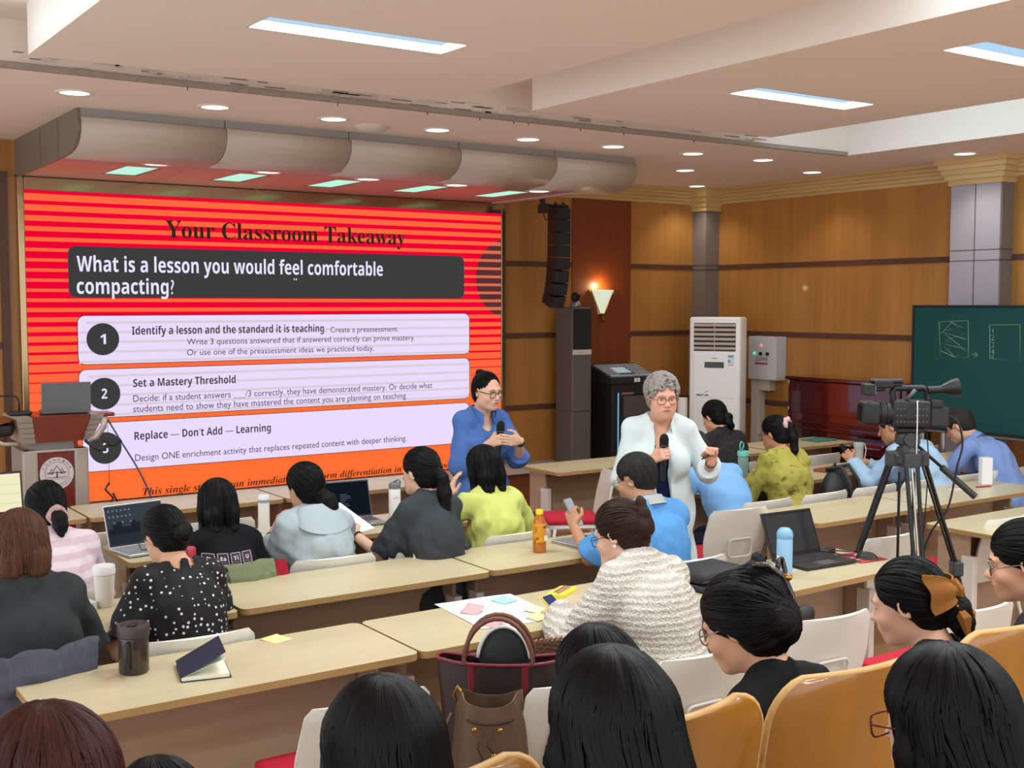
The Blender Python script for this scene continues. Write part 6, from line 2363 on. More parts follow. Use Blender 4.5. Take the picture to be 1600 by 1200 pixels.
# closed silver laptop with phone on it
t = thing('closed_laptop', 'closed silver laptop behind the cream sweater head', 'laptop', (3.78, 4.84, TZ), 6)
MB().box((-.15, -.105, 0), (.15, .105, .009), .004).build('base', M_METAL, t)
MB().box((-.15, -.105, .010), (.15, .105, .016), .003).build('lid', mat('laptop silver', '#c3c6ca', .3, .6), t)
def phone(label, loc, rot_, screen='#22252c', case='#15161a', emit=0, w_=.075, h_=.155):
    t = thing('phone', label, 'phone', loc)
    t.rotation_euler = rot_
    MB().prism(rrect(-w_ / 2, -h_ / 2, w_ / 2, h_ / 2, .011), .008).build('case', mat('phone case ' + case, case, .4), t)
    sm_ = emis('phone screen ' + screen, screen, emit) if emit else mat('phone glass ' + screen, screen, .1)
    MB().prism(rrect(-w_ / 2 + .004, -h_ / 2 + .004, w_ / 2 - .004, h_ / 2 - .004, .008), .0008, Matrix.Translation((0, 0, .0078))).build('display', sm_, t)
    return t
phone('black phone lying on the closed silver laptop', (3.86, 4.83, TZ + .0165), (0, 0, R(60)), '#3a1418')
def held_phone(label, I, k, d, n, **kw):
    c, dd, nn = hand_point(I, k, d, n, .085, .024)
    # screen towards the face
    wpos = world(I, c)
    f = world(I, I['Hd']) - wpos
    q = Vector(f).to_track_quat('Z', 'Y').to_euler()
    return phone(label, Vector(wpos), q, **kw)
held_phone('white-screen phone held by the person in the sky blue polo', CAST['polo'], -1, (.1, .5, .8), (.7, .4, .0), screen='#c9d6dc', emit=.7, case='#8b8d92')
held_phone('dark phone held by the person behind the camcorder', CAST['cam'], -1, (.2, .7, .55), (.5, .5, .2))
held_phone('yellow-cased phone in the hands of the cream sweater wearer', CAST['knit'], -1, (.35, .9, .15), (.5, .1, -.6), screen='#4f5a86', emit=.8, case='#d8c545')
# yellow pencil case with pens
t = thing('pencil_case', 'flat yellow case with pens on top beside the cream sleeve', 'pencil case', (3.02, 4.03, TZ), 30)
MB().prism(rrect(-.085, -.04, .085, .04, .012), .014).build('body', mat('yellow case', '#e3d243', .5), t)
MB().box((-.06, -.012, .014), (.07, .0, .021), .003).build('pen', mat('pen rose', '#b2767c', .4), t)
MB().box((-.05, .01, .014), (.08, .018, .020), .003).build('pen', M_METAL, t)
# translucent bottle in a pouch
lathe_thing('water_bottle', 'beige smoked water bottle in front of the cream sweater face', 'bottle', 3.30, 4.04, [
    ('body', mat('smoked plastic', '#b9ab98', .25), [(0, 0), (.042, 0), (.045, .006), (.045, .13), (.04, .15), (.03, .16), (0, .16)]),
    ('cap', mat('bottle cap lilac', '#a79aa4', .4), [(.03, .158), (.033, .16), (.033, .185), (.028, .19), (0, .19)])])
# black laptop, mouse, pad, flask, pouch
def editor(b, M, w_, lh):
    b.use(mat('screen grey', '#2a2f33', .1)).box((-w_ * .46, -.0058, lh * .09), (w_ * .46, -.0054, lh * .925), M=M)  # slightly lighter grey area over most of the dark display
laptop('laptop', 'open black laptop with dark screen beside the blue flask', (4.39, 3.83, TZ), -3, .335, .235, mat('laptop black', '#191a1c', .45), mat('screen off', '#1b1e22', .12), '#202124', 112, editor, lid_h=.225)
lathe_thing('insulated_flask', 'pale blue insulated flask standing by the black laptop', 'flask', 4.04, 3.70, [
    ('body', mat('pale blue', '#8fbbe0', .4), [(0, 0), (.034, 0), (.036, .004), (.036, .175), (.034, .181), (0, .181)]),
    ('lid', mat('lid blue', '#7fb2d6', .35), [(.034, .181), (.0365, .184), (.0365, .205), (.033, .216), (.022, .228), (0, .231)])])
MB().box((-.012, -.041, .19), (.012, -.03, .204), .003).build('button', mat('lid blue', '#7fb2d6', .35), bpy.data.objects['insulated_flask'])
o = MB().use(mat('pad red', '#9e1f2b', .8)).box((-.09, -.10, 0), (.09, .10, .003), .001)
for k in range(34):
    x, y = random.uniform(-.085, .06), random.uniform(-.095, .075)
    o.use(random.choice([mat('pad white', '#d9d0cf', .8), mat('pad black', '#1d1517', .8), mat('pad pink', '#b56a70', .8)])).box((x, y, .003), (x + random.uniform(.008, .028), y + random.uniform(.006, .02), .0036))
o = o.build('mouse_pad')
o.location = (4.66, 3.78, TZ)
o.rotation_euler = (0, 0, R(-4))
tag(o, 'red patterned mouse pad right of the black laptop', 'mouse pad')
t = thing('computer_mouse', 'black computer mouse on the red patterned pad', 'mouse', (4.665, 3.74, TZ + .0038), 25)
MB().sph((0, 0, .0), (.031, .055, .034), 18).build('shell', M_BLACK, t, smooth=True)
bmx = t.children[0].data
bb = bmesh.new(); bb.from_mesh(bmx)
bmesh.ops.bisect_plane(bb, geom=bb.verts[:] + bb.edges[:] + bb.faces[:], plane_co=(0, 0, 0), plane_no=(0, 0, -1), clear_outer=True)
bmesh.ops.holes_fill(bb, edges=[e for e in bb.edges if e.is_boundary])
bb.to_mesh(bmx); bb.free()
MB().cyl((-.004, .03, .026), (.004, .03, .026), .009, n=12).build('wheel', mat('wheel grey', '#3a3b3d', .6), t)
t = thing('adapter_brick', 'small black adapter behind the mouse', 'adapter', (4.60, 3.93, TZ), 20)
MB().box((-.05, -.025, 0), (.05, .025, .028), .006).build('body', M_BLACK, t)
cable('cable', 'black charger cable lying behind the black laptop', [(3.92, 3.96, TZ + .004), (4.08, 3.98, TZ + .004), (4.2, 3.95, TZ + .004), (4.12, 3.9, TZ + .02), (4.0, 3.86, TZ + .05), (3.98, 3.80, TZ + .03), (4.02, 3.76, TZ + .004)], M_CBL, .003)
cable('cable', 'black mouse cable curling over the desk corner', [(4.65, 3.80, TZ + .01), (4.62, 3.88, TZ + .006), (4.68, 3.95, TZ + .004), (4.72, 3.9, TZ + .004), (4.765, 3.84, TZ + .002), (4.775, 3.83, .6), (4.80, 3.80, .2), (4.85, 3.7, .006)], M_CBL, .003)
def soft_bag(name, label, loc, rz, shapes, m, vox=.008, folds=.004, group=None, cat='bag', seed=2):
    G = Field()
    for q in shapes:
        if q[0] == 'e':
            G.ell(q[1], q[2], q[3] if len(q) > 3 else None, q[4] if len(q) > 4 else .03)
        else:
            G.cone(q[1], q[2], q[3], q[4], .03)
    V, Q = G.mesh(vox, waves(seed, folds, (18, 50)), [(A(0, 0, 0), A(0, 0, -1))])
    o = np_object(name, V, Q, m)
    o.location = loc
    o.rotation_euler = (0, 0, R(rz))
    return tag(o, label, cat, group)
M_BAG = mat('bag nylon', '#17181b', .6, bump=.1, bscale=400)
t = thing('laptop_pouch', 'black padded case lying on the desk right of the cream sweater', 'case', (3.66, 3.80, TZ), 4)
MB().box((-.16, -.12, .004), (.16, .12, .030), .012, 3).box((-.155, -.11, .030), (.15, .115, .085), .025, 3).build('body', M_BAG, t, smooth=True)
MB().tube([(-.155, -.112, .05), (.15, -.112, .05)], .003, 6).build('zip', mat('zip grey', '#34363a', .5), t)
# second-row left things
lathe_thing('ribbed_tumbler', 'white ribbed tumbler with lid between the charcoal tee and the polka dots', 'tumbler', 1.335, 4.93, [
    ('body', mat('ribbed white', '#dcd8d0', .45), [(0, 0), (.032, 0), (.034, .004)] + [(.034 + .008 * k / 24 + (.0012 if k % 2 else 0), .006 + .128 * k / 24) for k in range(25)] + [(0, .134)]),
    ('lid', M_WB, [(.040, .134), (.045, .136), (.046, .152), (.044, .156), (.044, .168), (.041, .172), (0, .172)])])
t = thing('pencil_tray', 'white tray with green strips beside the white ribbed tumbler', 'tray', (1.20, 4.93, TZ), 12)
MB().box((-.09, -.05, 0), (.09, .05, .004)).box((-.09, -.05, .004), (-.086, .05, .03)).box((.086, -.05, .004), (.09, .05, .03)).box((-.09, .046, .004), (.09, .05, .03)).box((-.09, -.05, .004), (.09, -.046, .03)).build('tray', M_WB, t)
MB().box((-.06, -.03, .005), (.07, -.01, .02), .003).box((-.05, .0, .005), (.06, .02, .018), .003).build('green_packet', mat('tray green', '#8fae8a', .7), t)
paper('paper', 'small white slip of paper under the polka dot arm', 1.37, 4.72, 20, .12, .08)
t = MB().cyl((0, 0, .006), (.13, 0, .006), .005, n=10).build('pen', M_WB)
t.location = (1.42, 5.0, TZ)
t.rotation_euler = (0, 0, R(10))
tag(t, 'white pen lying right of the white ribbed tumbler', 'pen')
lathe_thing('red_cup', 'dark red lidded cup between the polka dots and the black tee', 'cup', 1.70, 4.97, [
    ('body', mat('cup red', '#7e1c28', .4), [(0, 0), (.03, 0), (.034, .15), (0, .15)]),
    ('lid', mat('cup lid red', '#a3283a', .35), [(.034, .15), (.037, .152), (.037, .19), (.033, .196), (0, .196)])])
# third row
def wall_scr(b, M, w_, lh):
    b.use(emis('screen slate', '#49545c', .55)).box((-w_ * .47, -.0058, lh * .30), (w_ * .47, -.0054, lh * .945), M=M)
    b.use(emis('screen icon', '#8f9aa4', .6))
    for i in range(6):
        for j in range(2 + i % 2):
            b.box((-w_ * .44 + i * w_ * .07, -.0062, lh * (.84 - .14 * j)), (-w_ * .44 + i * w_ * .07 + .009, -.0058, lh * (.84 - .14 * j) + .009), M=M)
    b.use(emis('screen hill', '#2e373e', .5))
    for k in range(12):
        x = -w_ * .47 + w_ * .94 * k / 12
        b.box((x, -.0061, lh * .30), (x + w_ * .94 / 12, -.0057, lh * (.44 + .16 * math.sin(k * .9) ** 2)), M=M)
laptop('laptop', 'open silver laptop with grey desktop left of the bobbed black hair', (1.83, 5.92, TZ), 10, .32, .22, mat('laptop silver', '#c3c6ca', .3, .6), emis('screen dusk', '#3a434b', .5), '#8d9298', 108, wall_scr)
def code_scr(b, M, w_, lh):
    b.use(emis('screen code', '#8190a0', .5))
    for k in range(7):
        b.box((-w_ * .1, -.0062, lh * (.62 - .05 * k)), (-w_ * .1 + w_ * random.uniform(.05, .3), -.0057, lh * (.62 - .05 * k) + .003), M=M)
laptop('laptop', 'open laptop with dark navy screen left of the ponytail', (3.02, 5.99, TZ), -4, .31, .22, mat('laptop grey', '#8e9296', .35, .5), emis('screen navy', '#16202c', .6), '#55585c', 106, code_scr)
def doc_scr(b, M, w_, lh):
    b.use(emis('screen doc', '#f2ecc4', 1)).box((-w_ * .47, -.0058, lh * .07), (w_ * .47, -.0054, lh * .9), M=M)
    b.use(emis('screen doc line', '#cfc79a', 1))
    for k in range(3):
        b.box((-w_ * .46, -.0062, lh * (.25 + .22 * k)), (w_ * .46, -.0058, lh * (.26 + .22 * k)), M=M)
laptop('laptop', 'laptop with glowing cream page on the front desk at the left edge', (1.36, 7.22, TZ), 2, .36, .24, M_BLACK, emis('screen cream', '#f6efcf', 1), '#232427', 100, doc_scr, lid_h=.25)
t = thing('tablet', 'small dark tablet standing on the pink blouse desk', 'tablet', (1.39, 5.98, TZ), 10)
Mt = Matrix.Rotation(R(-18), 4, 'X')
MB().box((-.05, -.004, 0), (.05, .004, .15), .003, M=Mt).build('case', M_BLACK, t)
MB().box((-.044, -.0052, .012), (.044, -.004, .14), M=Mt).build('display', emis('tablet page', '#c8dcf4', .8), t)
MB().box((-.03, .0, 0), (.03, .05, .004)).build('stand', M_BLACK, t)
lathe_thing('mug_cup', 'plain white cup on the pink blouse desk', 'cup', 1.50, 5.95, [('body', M_WB, [(0, 0), (.036, 0), (.039, .005), (.039, .105), (.036, .105), (.036, .01), (0, .01)])])
lathe_thing('slim_bottle', 'slim white bottle with grey band by the hooded sitter', 'bottle', 2.50, 6.05, [
    ('body', M_WB, [(0, 0), (.029, 0), (.031, .004), (.031, .165), (0, .165)]),
    ('band', mat('band grey', '#8b98a4', .4), [(.0315, .165), (.0315, .182), (0, .182)]),
    ('lid', M_WB, [(.031, .182), (.031, .20), (.027, .206), (0, .206)])])
t = lathe_thing('sports_bottle', 'white bottle with grey flip lid left of the ponytail shoulder', 'bottle', 3.30, 6.03, [
    ('body', M_WB, [(0, 0), (.033, 0), (.035, .004), (.035, .165), (.030, .175), (0, .175)]),
    ('lid', mat('lid grey', '#6e7277', .4), [(.030, .174), (.035, .176), (.035, .20), (.028, .208), (0, .208)])])
MB().tube([(.0, .02, .205), (.03, .01, .222), (.035, -.01, .205)], .006, 8).build('loop', mat('lid grey', '#6e7277', .4), t)
b = MB().use(mat('bottle print red', '#c2556a', .6))
add_text(b, 'ASA', Matrix.Translation((-.03, -.036, .12)) @ Matrix(((1, 0, 0, 0), (0, 0, -1, 0), (0, 1, 0, 0), (0, 0, 0, 1))), .035, .012)
b.build('print', None, t)
# sheet held by the ponytail sitter
I = CAST['gray']
c, dd, nn = hand_point(I, -1, (-.15, .85, .25), (.6, .1, -.75), .13, .015)
wp = world(I, c)
f = lambda u, v: (.20 * (u - .5), .26 * (v - .5), .03 * math.sin(u * PI) + .10 * max(0, u - .55) ** 1.4 + .02 * v)
o = MB().grid(f, 12, 12, .0006).build('sheet_of_paper', mat('page white', '#e8e8e6', .8), smooth=True)
o.location = Vector(wp) + Vector((.03, .05, .0))
o.rotation_euler = (R(22), 0, R(25))
tag(o, 'curling white sheet held by the ponytail sitter in slate grey', 'paper')
# right block
t = lathe_thing('shaker_bottle', 'clear bottle with mint cap and loop by the floral blouse', 'bottle', 6.14, 6.03, [
    ('body', mat('clear mint', '#8fb5ad', .15, trans=.3), [(0, 0), (.036, 0), (.038, .004), (.038, .15), (.034, .158), (0, .158)]),
    ('lid', mat('mint cap', '#6fc6bd', .4), [(.036, .155), (.042, .157), (.042, .187), (.038, .192), (0, .192)])])
MB().tube([(-.03, 0, .19), (-.034, 0, .235), (-.02, 0, .262), (.002, 0, .25), (.002, 0, .225), (-.02, 0, .195)], .005, 8).build('loop', mat('mint cap', '#6fc6bd', .4), t)
t = lathe_thing('steel_bottle', 'pale steel bottle with thin strap behind the pale-shirted man', 'bottle', 7.42, 6.05, [
    ('body', mat('pale steel', '#c3ccca', .3, .5), [(0, 0), (.035, 0), (.037, .004), (.037, .135), (0, .135)]),
    ('lid', mat('steel cap', '#a9c4bc', .4), [(.037, .135), (.039, .137), (.039, .165), (0, .168)])])
MB().tube([(.03, 0, .155), (.075, 0, .15), (.09, 0, .10), (.075, 0, .04), (.06, 0, .008)], .004, 6).build('strap', M_WB, t)
o = MB().box((-.14, -.10, 0), (.14, .10, .014), .004).build('folder', mat('folder green', '#3f7a66', .6))
o.location = (8.38, 7.28, TZ)
tag(o, 'flat green folder on the front desk beside the piano', 'folder')
t = thing('notebook', 'closed brown leather notebook by the pale-shirted man', 'notebook', (6.93, 5.88, TZ), 8)
MB().box((-.13, -.09, 0), (.13, .09, .022), .006).build('cover', mat('leather brown', '#84492f', .45), t)
MB().box((-.125, -.0915, .005), (.128, -.088, .017)).build('pages', mat('page edge', '#e6e3cf', .8), t)
o = MB().box((-.038, -.03, 0), (.038, .03, .185), .004).box((-.03, -.0305, .16), (.03, .03, .187), .002).build('white_box', M_WB)
o.location = (7.30, 4.86, TZ)
o.rotation_euler = (0, 0, R(-30))
tag(o, 'tall white carton standing on the right desk', 'box')
def pen(label, x, y, rz, col, L=.14):
    t = thing('pen', label, 'pen', (x, y, TZ), rz)
    MB().cyl((-L / 2, 0, .0052), (L / 2 - .02, 0, .0052), .005, n=10).build('barrel', mat('pen ' + col, col, .35), t)
    MB().cyl((L / 2 - .02, 0, .0052), (L / 2, 0, .0052), .0045, .0015, n=10).build('tip', M_METAL, t)
pen('red pen in front of the white carton', 7.17, 4.78, -14, '#a3263a')
pen('white pen left of the white carton on the right desk', 6.92, 4.80, -20, '#e6e2d8', .16)
pen('slim pale pen nearer the tripod on the right desk', 6.88, 4.75, -16, '#dcc9c0', .15)
# handbags on the chair
t = thing('tote_bag', 'large dark brown tote bag with red trim standing on a chair', 'bag', (2.14, 3.20, .487), -38)
t.scale = (.88, .88, .92)
M_TOTE = mat('tote coated canvas', '#241713', .45, var=.25, vscale=9)
M_TRIM = mat('tote red trim', '#6d1224', .45)
def tote(u, v):
    a = 2 * PI * u
    cx = math.copysign(abs(math.cos(a)) ** .45, math.cos(a))
    cy = math.copysign(abs(math.sin(a)) ** .6, math.sin(a))
    w_ = .20 + .035 * v
    d_ = .085 - .03 * v + .012 * math.sin(3 * a) * v
    return (cx * w_, cy * d_, .002 + .36 * v + .012 * cx * cx * v)
MB().grid(tote, 48, 12, .004).box((-.19, -.075, 0), (.19, .075, .006)).build('body', M_TOTE, t, smooth=True)
MB().tube([Vector(tote(k / 60, 1)) for k in range(60)], .007, 8, closed=True).build('trim', M_TRIM, t)
for sy in (-1, 1):
    for sx in (-1, 1):
        y = sy * .060
        MB().box((sx * .10 - .013, y - .006 * (sy < 0) - .004, .20), (sx * .10 + .013, y + .006 * (sy > 0) + .004, .37), .004).build('handle_tab', M_TRIM, t)
    pts = [(-.10, sy * .06, .34)] + [(-.13 * math.cos(a), sy * (.06 - .03 * math.sin(a)) - .03 * math.sin(a), .36 + .17 * math.sin(a)) for a in np.linspace(.1, PI - .1, 14)] + [(.10, sy * .06, .34)]
    MB().tube(pts, .009, 8).build('handle', mat('tote handle', '#6a3f2c', .5), t)
t = thing('bucket_bag', 'small brown drawstring bucket bag in front of the dark tote', 'bag', (2.01, 3.06, .487), -38)
M_BKT = mat('bucket canvas', '#5d4836', .5, var=.3, vscale=14)
def bucket(u, v):
    a = 2 * PI * u
    r = .125 - .03 * v + .008 * math.sin(5 * a) * v
    return (math.cos(a) * r * 1.05, math.sin(a) * r * .7, .002 + .275 * v + .02 * math.cos(2 * a) * v)
MB().grid(bucket, 40, 12, .004).box((-.09, -.06, 0), (.09, .06, .006)).build('body', M_BKT, t, smooth=True)
MB().tube([Vector(bucket(k / 40, .80)) * 1.01 for k in range(-14, -4)], .004, 6).tube([(-.02, -.082, .20), (-.03, -.095, .14), (-.015, -.095, .11), (-.03, -.096, .075)], .003, 6).tube([(.01, -.082, .20), (.0, -.095, .15), (.02, -.095, .125)], .003, 6).build('drawstring', mat('leather dark', '#32211a', .5), t)
for (x, z) in ((-.03, .07), (.02, .12), (-.04, .2), (.04, .2)):
    MB().lathe([(.004, 0), (.008, .002), (.008, .006), (.004, .008)], (x, -.09, z), 12, Matrix.Rotation(R(90), 4, 'X')).build('eyelet', g, t)
MB().tube([(-.10, .01, .24), (-.115, .0, .28), (-.10, -.01, .31), (-.085, -.005, .285), (-.09, .0, .25)], .005, 8).build('clasp', g, t)
MB().tube([(-.12, 0, .22), (-.17, -.02, .12), (-.165, -.02, .01), (-.12, -.03, .004)], .007, 8).build('strap', mat('leather brown b', '#4d3324', .5), t)
soft_bag('plush_charm', 'small grey and white furry charm hanging on the bucket bag', (2.03, 2.93, .50), -30, [('e', A(0, 0, .05), A(.045, .03, .055)), ('e', A(.03, -.005, .03), A(.03, .025, .03))], pattern_cloth('plush', '#8a8480', '#2c2624', 22, .5, .95, 'noise', .1), .006, .004, cat='charm')
t = thing('woven_basket_bag', 'brown woven leather basket bag between the tote and the white chair', 'bag', (2.38, 3.26, .487), 10)
def bask(u, v):
    a = 2 * PI * u
    r = .13 + .02 * v
    return (math.cos(a) * r, math.sin(a) * r * .6, .002 + .31 * v)
MB().grid(bask, 48, 20, .006).box((-.09, -.05, 0), (.09, .05, .006)).build('body', mat('woven leather', '#5f3c28', .5, bump=.8, bscale=90), t, smooth=True)
m = MB()
for k in range(44):
    p0, p1 = Vector(bask(k / 44, 1)), Vector(bask((k + .9) / 44, .94))
    m.tube([p0 * 1.03, (p0 + p1) / 2 * 1.05, p1 * 1.03], .006, 6)
m.build('braided_rim', mat('braid leather', '#7c543a', .5), t)
t = thing('headphone_pouch', 'black bag with white piping standing in the dark tote', 'bag', (2.16, 3.20, .64), -38)
MB().sph((0, 0, .18), (.085, .03, .115), 24).build('body', M_BAG, t, smooth=True)
MB().tube([(.087 * math.cos(a), -.02, .18 + .117 * math.sin(a)) for a in np.linspace(.1, PI - .1, 20)], .006, 8).build('piping', M_WB, t)
# backpack and bags on chairs
t = thing('backpack', 'black backpack on the chair beside the floral blouse', 'backpack', (6.42, 5.42, .487), 20)
G = Field()
G.ell((0, 0, .17), (.17, .10, .21), None, .03); G.ell((0, -.08, .10), (.13, .06, .11), None, .03); G.cone((-.1, 0, .03), (.1, 0, .03), .08, .08, .05)
V, Q = G.mesh(.009, waves(3, .004, (20, 50)), [(A(0, 0, 0), A(0, 0, -1))])
np_object('body', V, Q, M_BAG, t)
for sx in (-1, 1):
    MB().tube([(sx * .06, .05, .37), (sx * .07, -.06, .40), (sx * .08, -.125, .30), (sx * .09, -.145, .15)], .014, 8).build('strap', mat('strap black', '#22242a', .7), t)
MB().tube([(-.03, .02, .375), (0, .01, .41), (.03, .02, .375)], .008, 8).build('handle', M_BLACK, t)
soft_bag('shoulder_bag', 'black shoulder bag on the empty white chair under the laptop desk', (3.74, 3.38, .487), 10, [('c', A(-.10, 0, .05), A(.10, 0, .05), .06, .06), ('c', A(-.11, 0, .19), A(.11, 0, .19), .035, .035), ('e', A(0, 0, .12), A(.14, .06, .10))], M_BAG)
# garments over chair backs
def drape(name, label, x, y, z, w_, m, rz=0, front=.16, back=.10, seed=4, thick=.018, cat='jacket', bump=.008):
    """a crumpled garment hung over a chair back"""
    f1, f2 = waves(seed, 1.0, (14, 34), (1, .15, .25), 5), waves(seed + 1, 1.0, (40, 75), (1, .4, .5), 5)
    gg = np.random.default_rng(seed)
    ph = gg.uniform(0, 6, 4)
    bow_ = lambda x: -.05 * (1 - min(1, (x / .21) ** 2)) + (.03 if w_ > .3 else .045)
    prof = [(-.052, -back), (-.050, -back * .45), (-.042, -.012), (-.02, .012), (.008, .014), (.026, -.010), (.032, -front * .45), (.034, -front)]
    def fn(u, v):
        q = v * (len(prof) - 1)
        k = min(int(q), len(prof) - 2)
        t = q - k
        py = prof[k][0] * (1 - t) + prof[k + 1][0] * t
        pz = prof[k][1] * (1 - t) + prof[k + 1][1] * t
        e = 2 * u - 1
        edge = (1 + .25 * math.sin(3 * e + ph[0]) + .15 * math.sin(8 * e + ph[1])) if (v < .3 or v > .7) else 1
        pz = pz * edge if pz < 0 else pz
        px = e * w_ / 2 * (1 + .06 * math.sin(9 * v + ph[2]))
        P = A(px, py, pz)[None, :]
        d = float(f1(P)[0]) * bump + float(f2(P)[0]) * bump * .45
        out = -1 if v < .45 else 1
        if .35 < v < .65:
            return (px, py + bow_(px), pz + .012 + abs(d) * 1.6 + thick * .5)
        return (px, py + bow_(px) + out * (abs(d) * 1.5 + .004), pz)
    o = MB().grid(fn, 60, 44, .005).build(name, m, smooth=True)
    o.location = (x, y, z)
    o.rotation_euler = (0, 0, R(rz))
    return tag(o, label, cat)
drape('denim_jacket', 'faded black denim jacket bundled over the chair of the charcoal tee', .86, 4.115, .79, .46, cloth('washed denim', '#4a4b57', var=.3, vscale=40), 2, .2, .13, 5, .026)
drape('green_jacket', 'olive green jacket over the chair of the black tee', 2.02, 5.062, .785, .24, cloth('olive cloth', '#6f7a58'), 4, .15, .14, 6, .02)
drape('red_jacket', 'red garment beside the olive jacket on the black tee chair', 2.17, 5.10, .77, .06, cloth('crimson cloth', '#8e1626'), 4, .15, .14, 7, .018)
drape('white_cloth', 'white ruffled cloth over the chair of the slate grey tee', 2.93, 5.062, .785, .17, cloth('white lace', '#dcd9d2'), -3, .1, .12, 8, .014, 'garment')
drape('black_strap', 'black strap looped over the chair right of the white ruffled cloth', 3.17, 5.085, .78, .03, M_BLACK, -3, .1, .12, 9, .012, 'strap', .001)
drape('mint_garment', 'mint green garment over the white chair beside the handbags', 2.27, 2.935, .79, .13, cloth('mint cloth', '#a9c4b9'), -40, .12, .2, 10, .016, 'garment')
# ------------------------------------------------------------------ camcorder on its tripod
TX, TY = 4.93, 3.72
t = thing('tripod', 'tall black twin-tube camera tripod standing in the aisle', 'tripod', (TX, TY, 0))
M_TRB = mat('tripod black', '#0c0d0e', .35, .3)
M_TRG = mat('tripod grey', '#313436', .45)
MB().lathe([(0, 1.19), (.04, 1.19), (.08, 1.21), (.085, 1.25), (.055, 1.27), (.05, 1.28), (0, 1.28)], n=24).build('spider', M_TRG, t, smooth=True)
for ang in (143, 323, 233):
    d = Vector((math.cos(R(ang)), math.sin(R(ang)), 0))
    s_ = Vector((-d.y, d.x, 0))
    top, mid, low = Vector((0, 0, 1.235)) + d * .075, Vector((0, 0, .68)) + d * .255, Vector((0, 0, .015)) + d * .43
    l = MB().use(M_TRB)
    for q in (-1, 1):
        l.cyl(top + s_ * q * .028, mid + s_ * q * .02, .0105, n=12)
    l.use(M_METAL).cyl(top + d * -.004, mid, .006, n=10)
    l.use(M_TRB).cyl(mid - (low - mid).normalized() * .02, low, .011, n=12)
    lo_ = l.build('leg', None, t)
    for c in (mid, top - Vector((0, 0, .005))):
        MB().box((-.04, -.025, -.035), (.04, .025, .035), .006, M=Matrix.Translation(c) @ Matrix.Rotation(math.atan2(s_.y, s_.x), 4, 'Z')).build('clamp', M_TRG, lo_)
    MB().sph(low, (.02, .02, .015), 12).build('rubber_foot', M_BLACK, lo_)
m = MB().use(M_TRB).box((-.035, -.035, .60), (.035, .035, .70), .006)
for ang in (143, 323, 233):
    d = Vector((math.cos(R(ang)), math.sin(R(ang)), 0))
    m.cyl(Vector((0, 0, .66)) + d * .02, Vector((0, 0, .63)) + d * .255, .008, n=8)
for q in ((-.03, .02), (.03, -.02)):
    m.cyl((q[0], q[1], .66), (q[0], q[1], 1.16), .007, n=8)
m.build('spreader', None, t)
h = MB().use(M_TRG).lathe([(0, 1.275), (.05, 1.277), (.05, 1.285), (.035, 1.29), (.05, 1.30), (0, 1.30)], n=20)
Mh = Matrix.Translation((0, 0, 0)) @ Matrix.Rotation(R(53), 4, 'Z')
h.box((-.045, -.055, 1.295), (.045, .055, 1.36), .018, 3, M=Mh)
h.cyl(Mh @ Vector((-.062, 0, 1.33)), Mh @ Vector((.062, 0, 1.33)), .032, n=20)
h.use(M_TRB).box((-.035, -.075, 1.36), (.035, .06, 1.385), .005, M=Mh)
h.build('fluid_head', None, t)
hp = MB().use(M_TRB).cyl(Mh @ Vector((.055, -.05, 1.30)), Mh @ Vector((.06, -.20, 1.17)), .008, n=10)
hp.use(M_TRG).cyl(Mh @ Vector((.06, -.19, 1.178)), Mh @ Vector((.065, -.36, 1.03)), .017, n=12)
hp.build('pan_handle', None, t)
t = thing('camcorder', 'black professional camcorder mounted on the aisle tripod', 'camcorder', (TX, TY, 1.386), 53)
MCB = mat('camcorder body', '#0e0f11', .5)
MCG = mat('camcorder light grey', '#5f6164', .45)
# local: +y to the lens, +x to the lens-right; the operator side (-x) faces the viewer
b = MB().use(MCB).box((-.055, -.10, .0), (.055, .09, .135), .014, 3)
b.build('body', None, t, smooth=True)
b = MB().use(MCG)
for k in range(9):
    for j in range(3):
        b.box((-.0575, -.08 + .018 * k, .028 + .032 * j), (-.0545, -.073 + .018 * k, .034 + .032 * j), .001)
b.build('control_button', None, t)
MB().box((-.0585, -.02, .045), (-.054, .03, .10), .003).build('side_panel', M_BLACK, t)
b = MB().cyl((0, .08, .07), (0, .155, .07), .056, n=28).cyl((0, .10, .07), (0, .112, .07), .060, n=28).cyl((0, .125, .07), (0, .142, .07), .0605, n=28)
b.build('lens_barrel', MCB, t)
def hood_(z):
    return z
b = MB().use(mat('hood black', '#121315', .55)).box((-.068, .15, .015), (.068, .235, .128), .016, 3)
b.build('lens_hood', None, t, smooth=True)
MB().box((-.055, .2345, .03), (.055, .2365, .112)).build('lens_glass', mat('lens glass', '#0b0d16', .05), t)
b = MB().tube([(0, .075, .135), (0, .08, .175), (0, .065, .195), (0, -.07, .195), (0, -.09, .185), (0, -.095, .135)], .016, 10)
b.build('top_handle', MCB, t, smooth=True)
b = MB().box((-.03, .08, .195), (.03, .175, .235), .008).cyl((0, .03, .228), (0, .19, .228), .013, n=14)
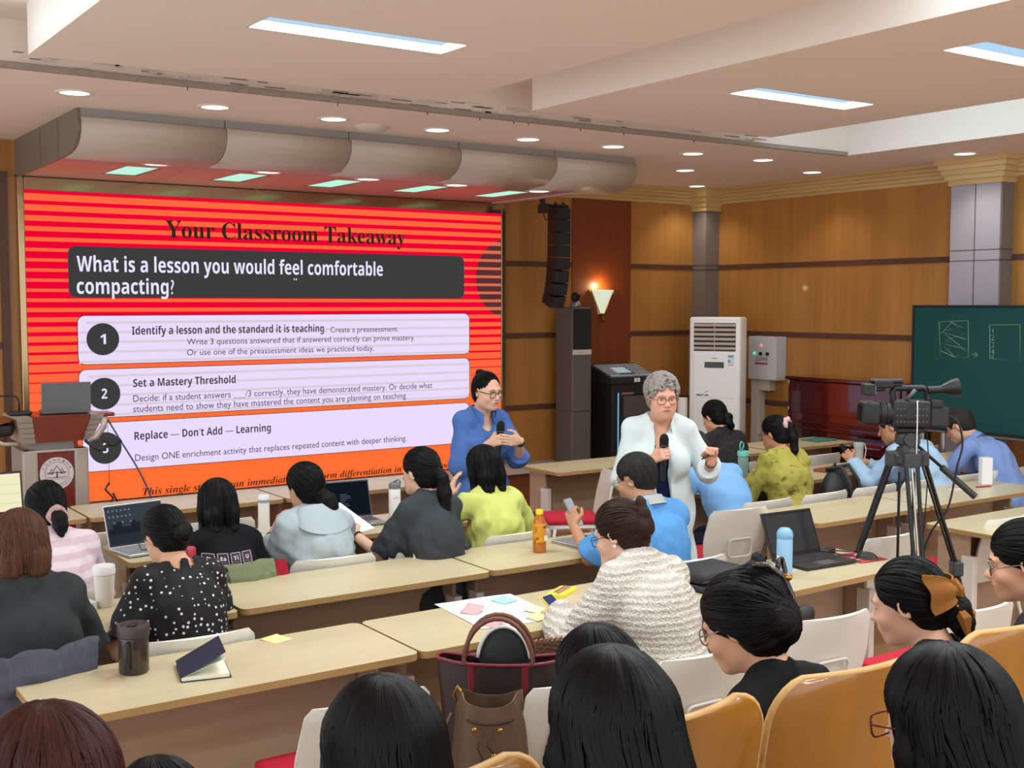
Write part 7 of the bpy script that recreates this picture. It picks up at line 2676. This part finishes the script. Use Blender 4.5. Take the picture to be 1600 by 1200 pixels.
b.build('top_microphone', MCB, t)
mo = MB().use(MCB).box((-.115, .19, .165), (-.03, .245, .22), .006, M=Matrix.Identity(4)).cyl((-.03, .19, .19), (0, .12, .19), .012, n=10)
mo = mo.build('monitor', None, t)
MB().box((-.112, .1875, .171), (-.035, .190, .214)).build('monitor_display', emis('monitor image', '#8a86b4', .8), mo)
MB().tube([(-.02, .02, .135), (-.045, .0, .165), (-.05, -.02, .19)], .01, 8).build('microphone_holder', MCG, t)
b = MB().cyl((-.01, -.09, .185), (-.01, -.165, .190), .019, n=18)
b.build('viewfinder', MCB, t)
MB().lathe([(.018, 0), (.022, .01), (.042, .06), (.046, .085), (.042, .085), (.02, .02)], (-.01, -.155, .190), 24, Matrix.Rotation(R(82), 4, 'X')).build('eyecup', M_BLACK, t, smooth=True)
MB().box((-.04, -.19, .005), (.04, -.098, .105), .008).build('battery', mat('battery black', '#121316', .4), t)
MB().box((-.045, -.10, .10), (.03, -.16, .135), .006).build('rear_block', MCB, t)
mc = Matrix.Translation((TX, TY, 1.386)) @ Matrix.Rotation(R(53), 4, 'Z')
cw = lambda *p: mc @ Vector(p)
cable('cable', 'thin white cable hanging from the camcorder down the tripod', [cw(-.06, -.03, .135), cw(-.085, -.02, .13), cw(-.09, -.02, .08), cw(-.09, -.02, -.1), cw(-.085, -.02, -.5), cw(-.08, -.02, -.9), cw(-.07, -.02, -1.38)], M_WB, .003)
cable('cable', 'thick black cable hanging in a bend from the camcorder battery to the floor', [cw(-.0, -.19, .06), cw(-.03, -.235, .03), cw(-.03, -.26, -.08), cw(-.03, -.235, -.2), cw(-.02, -.20, -.4), cw(0, -.13, -.52), cw(.03, -.10, -.66), cw(.04, -.12, -.9), cw(.05, -.16, -1.2), cw(.06, -.2, -1.38)], M_CBL, .005)
cable('cable', 'thin dark cable running down behind the tripod legs', [cw(.04, -.1, .02), cw(.05, -.12, -.2), cw(.05, -.1, -.6), cw(.04, -.06, -1.0), cw(.05, -.02, -1.38)], M_CBL, .003)
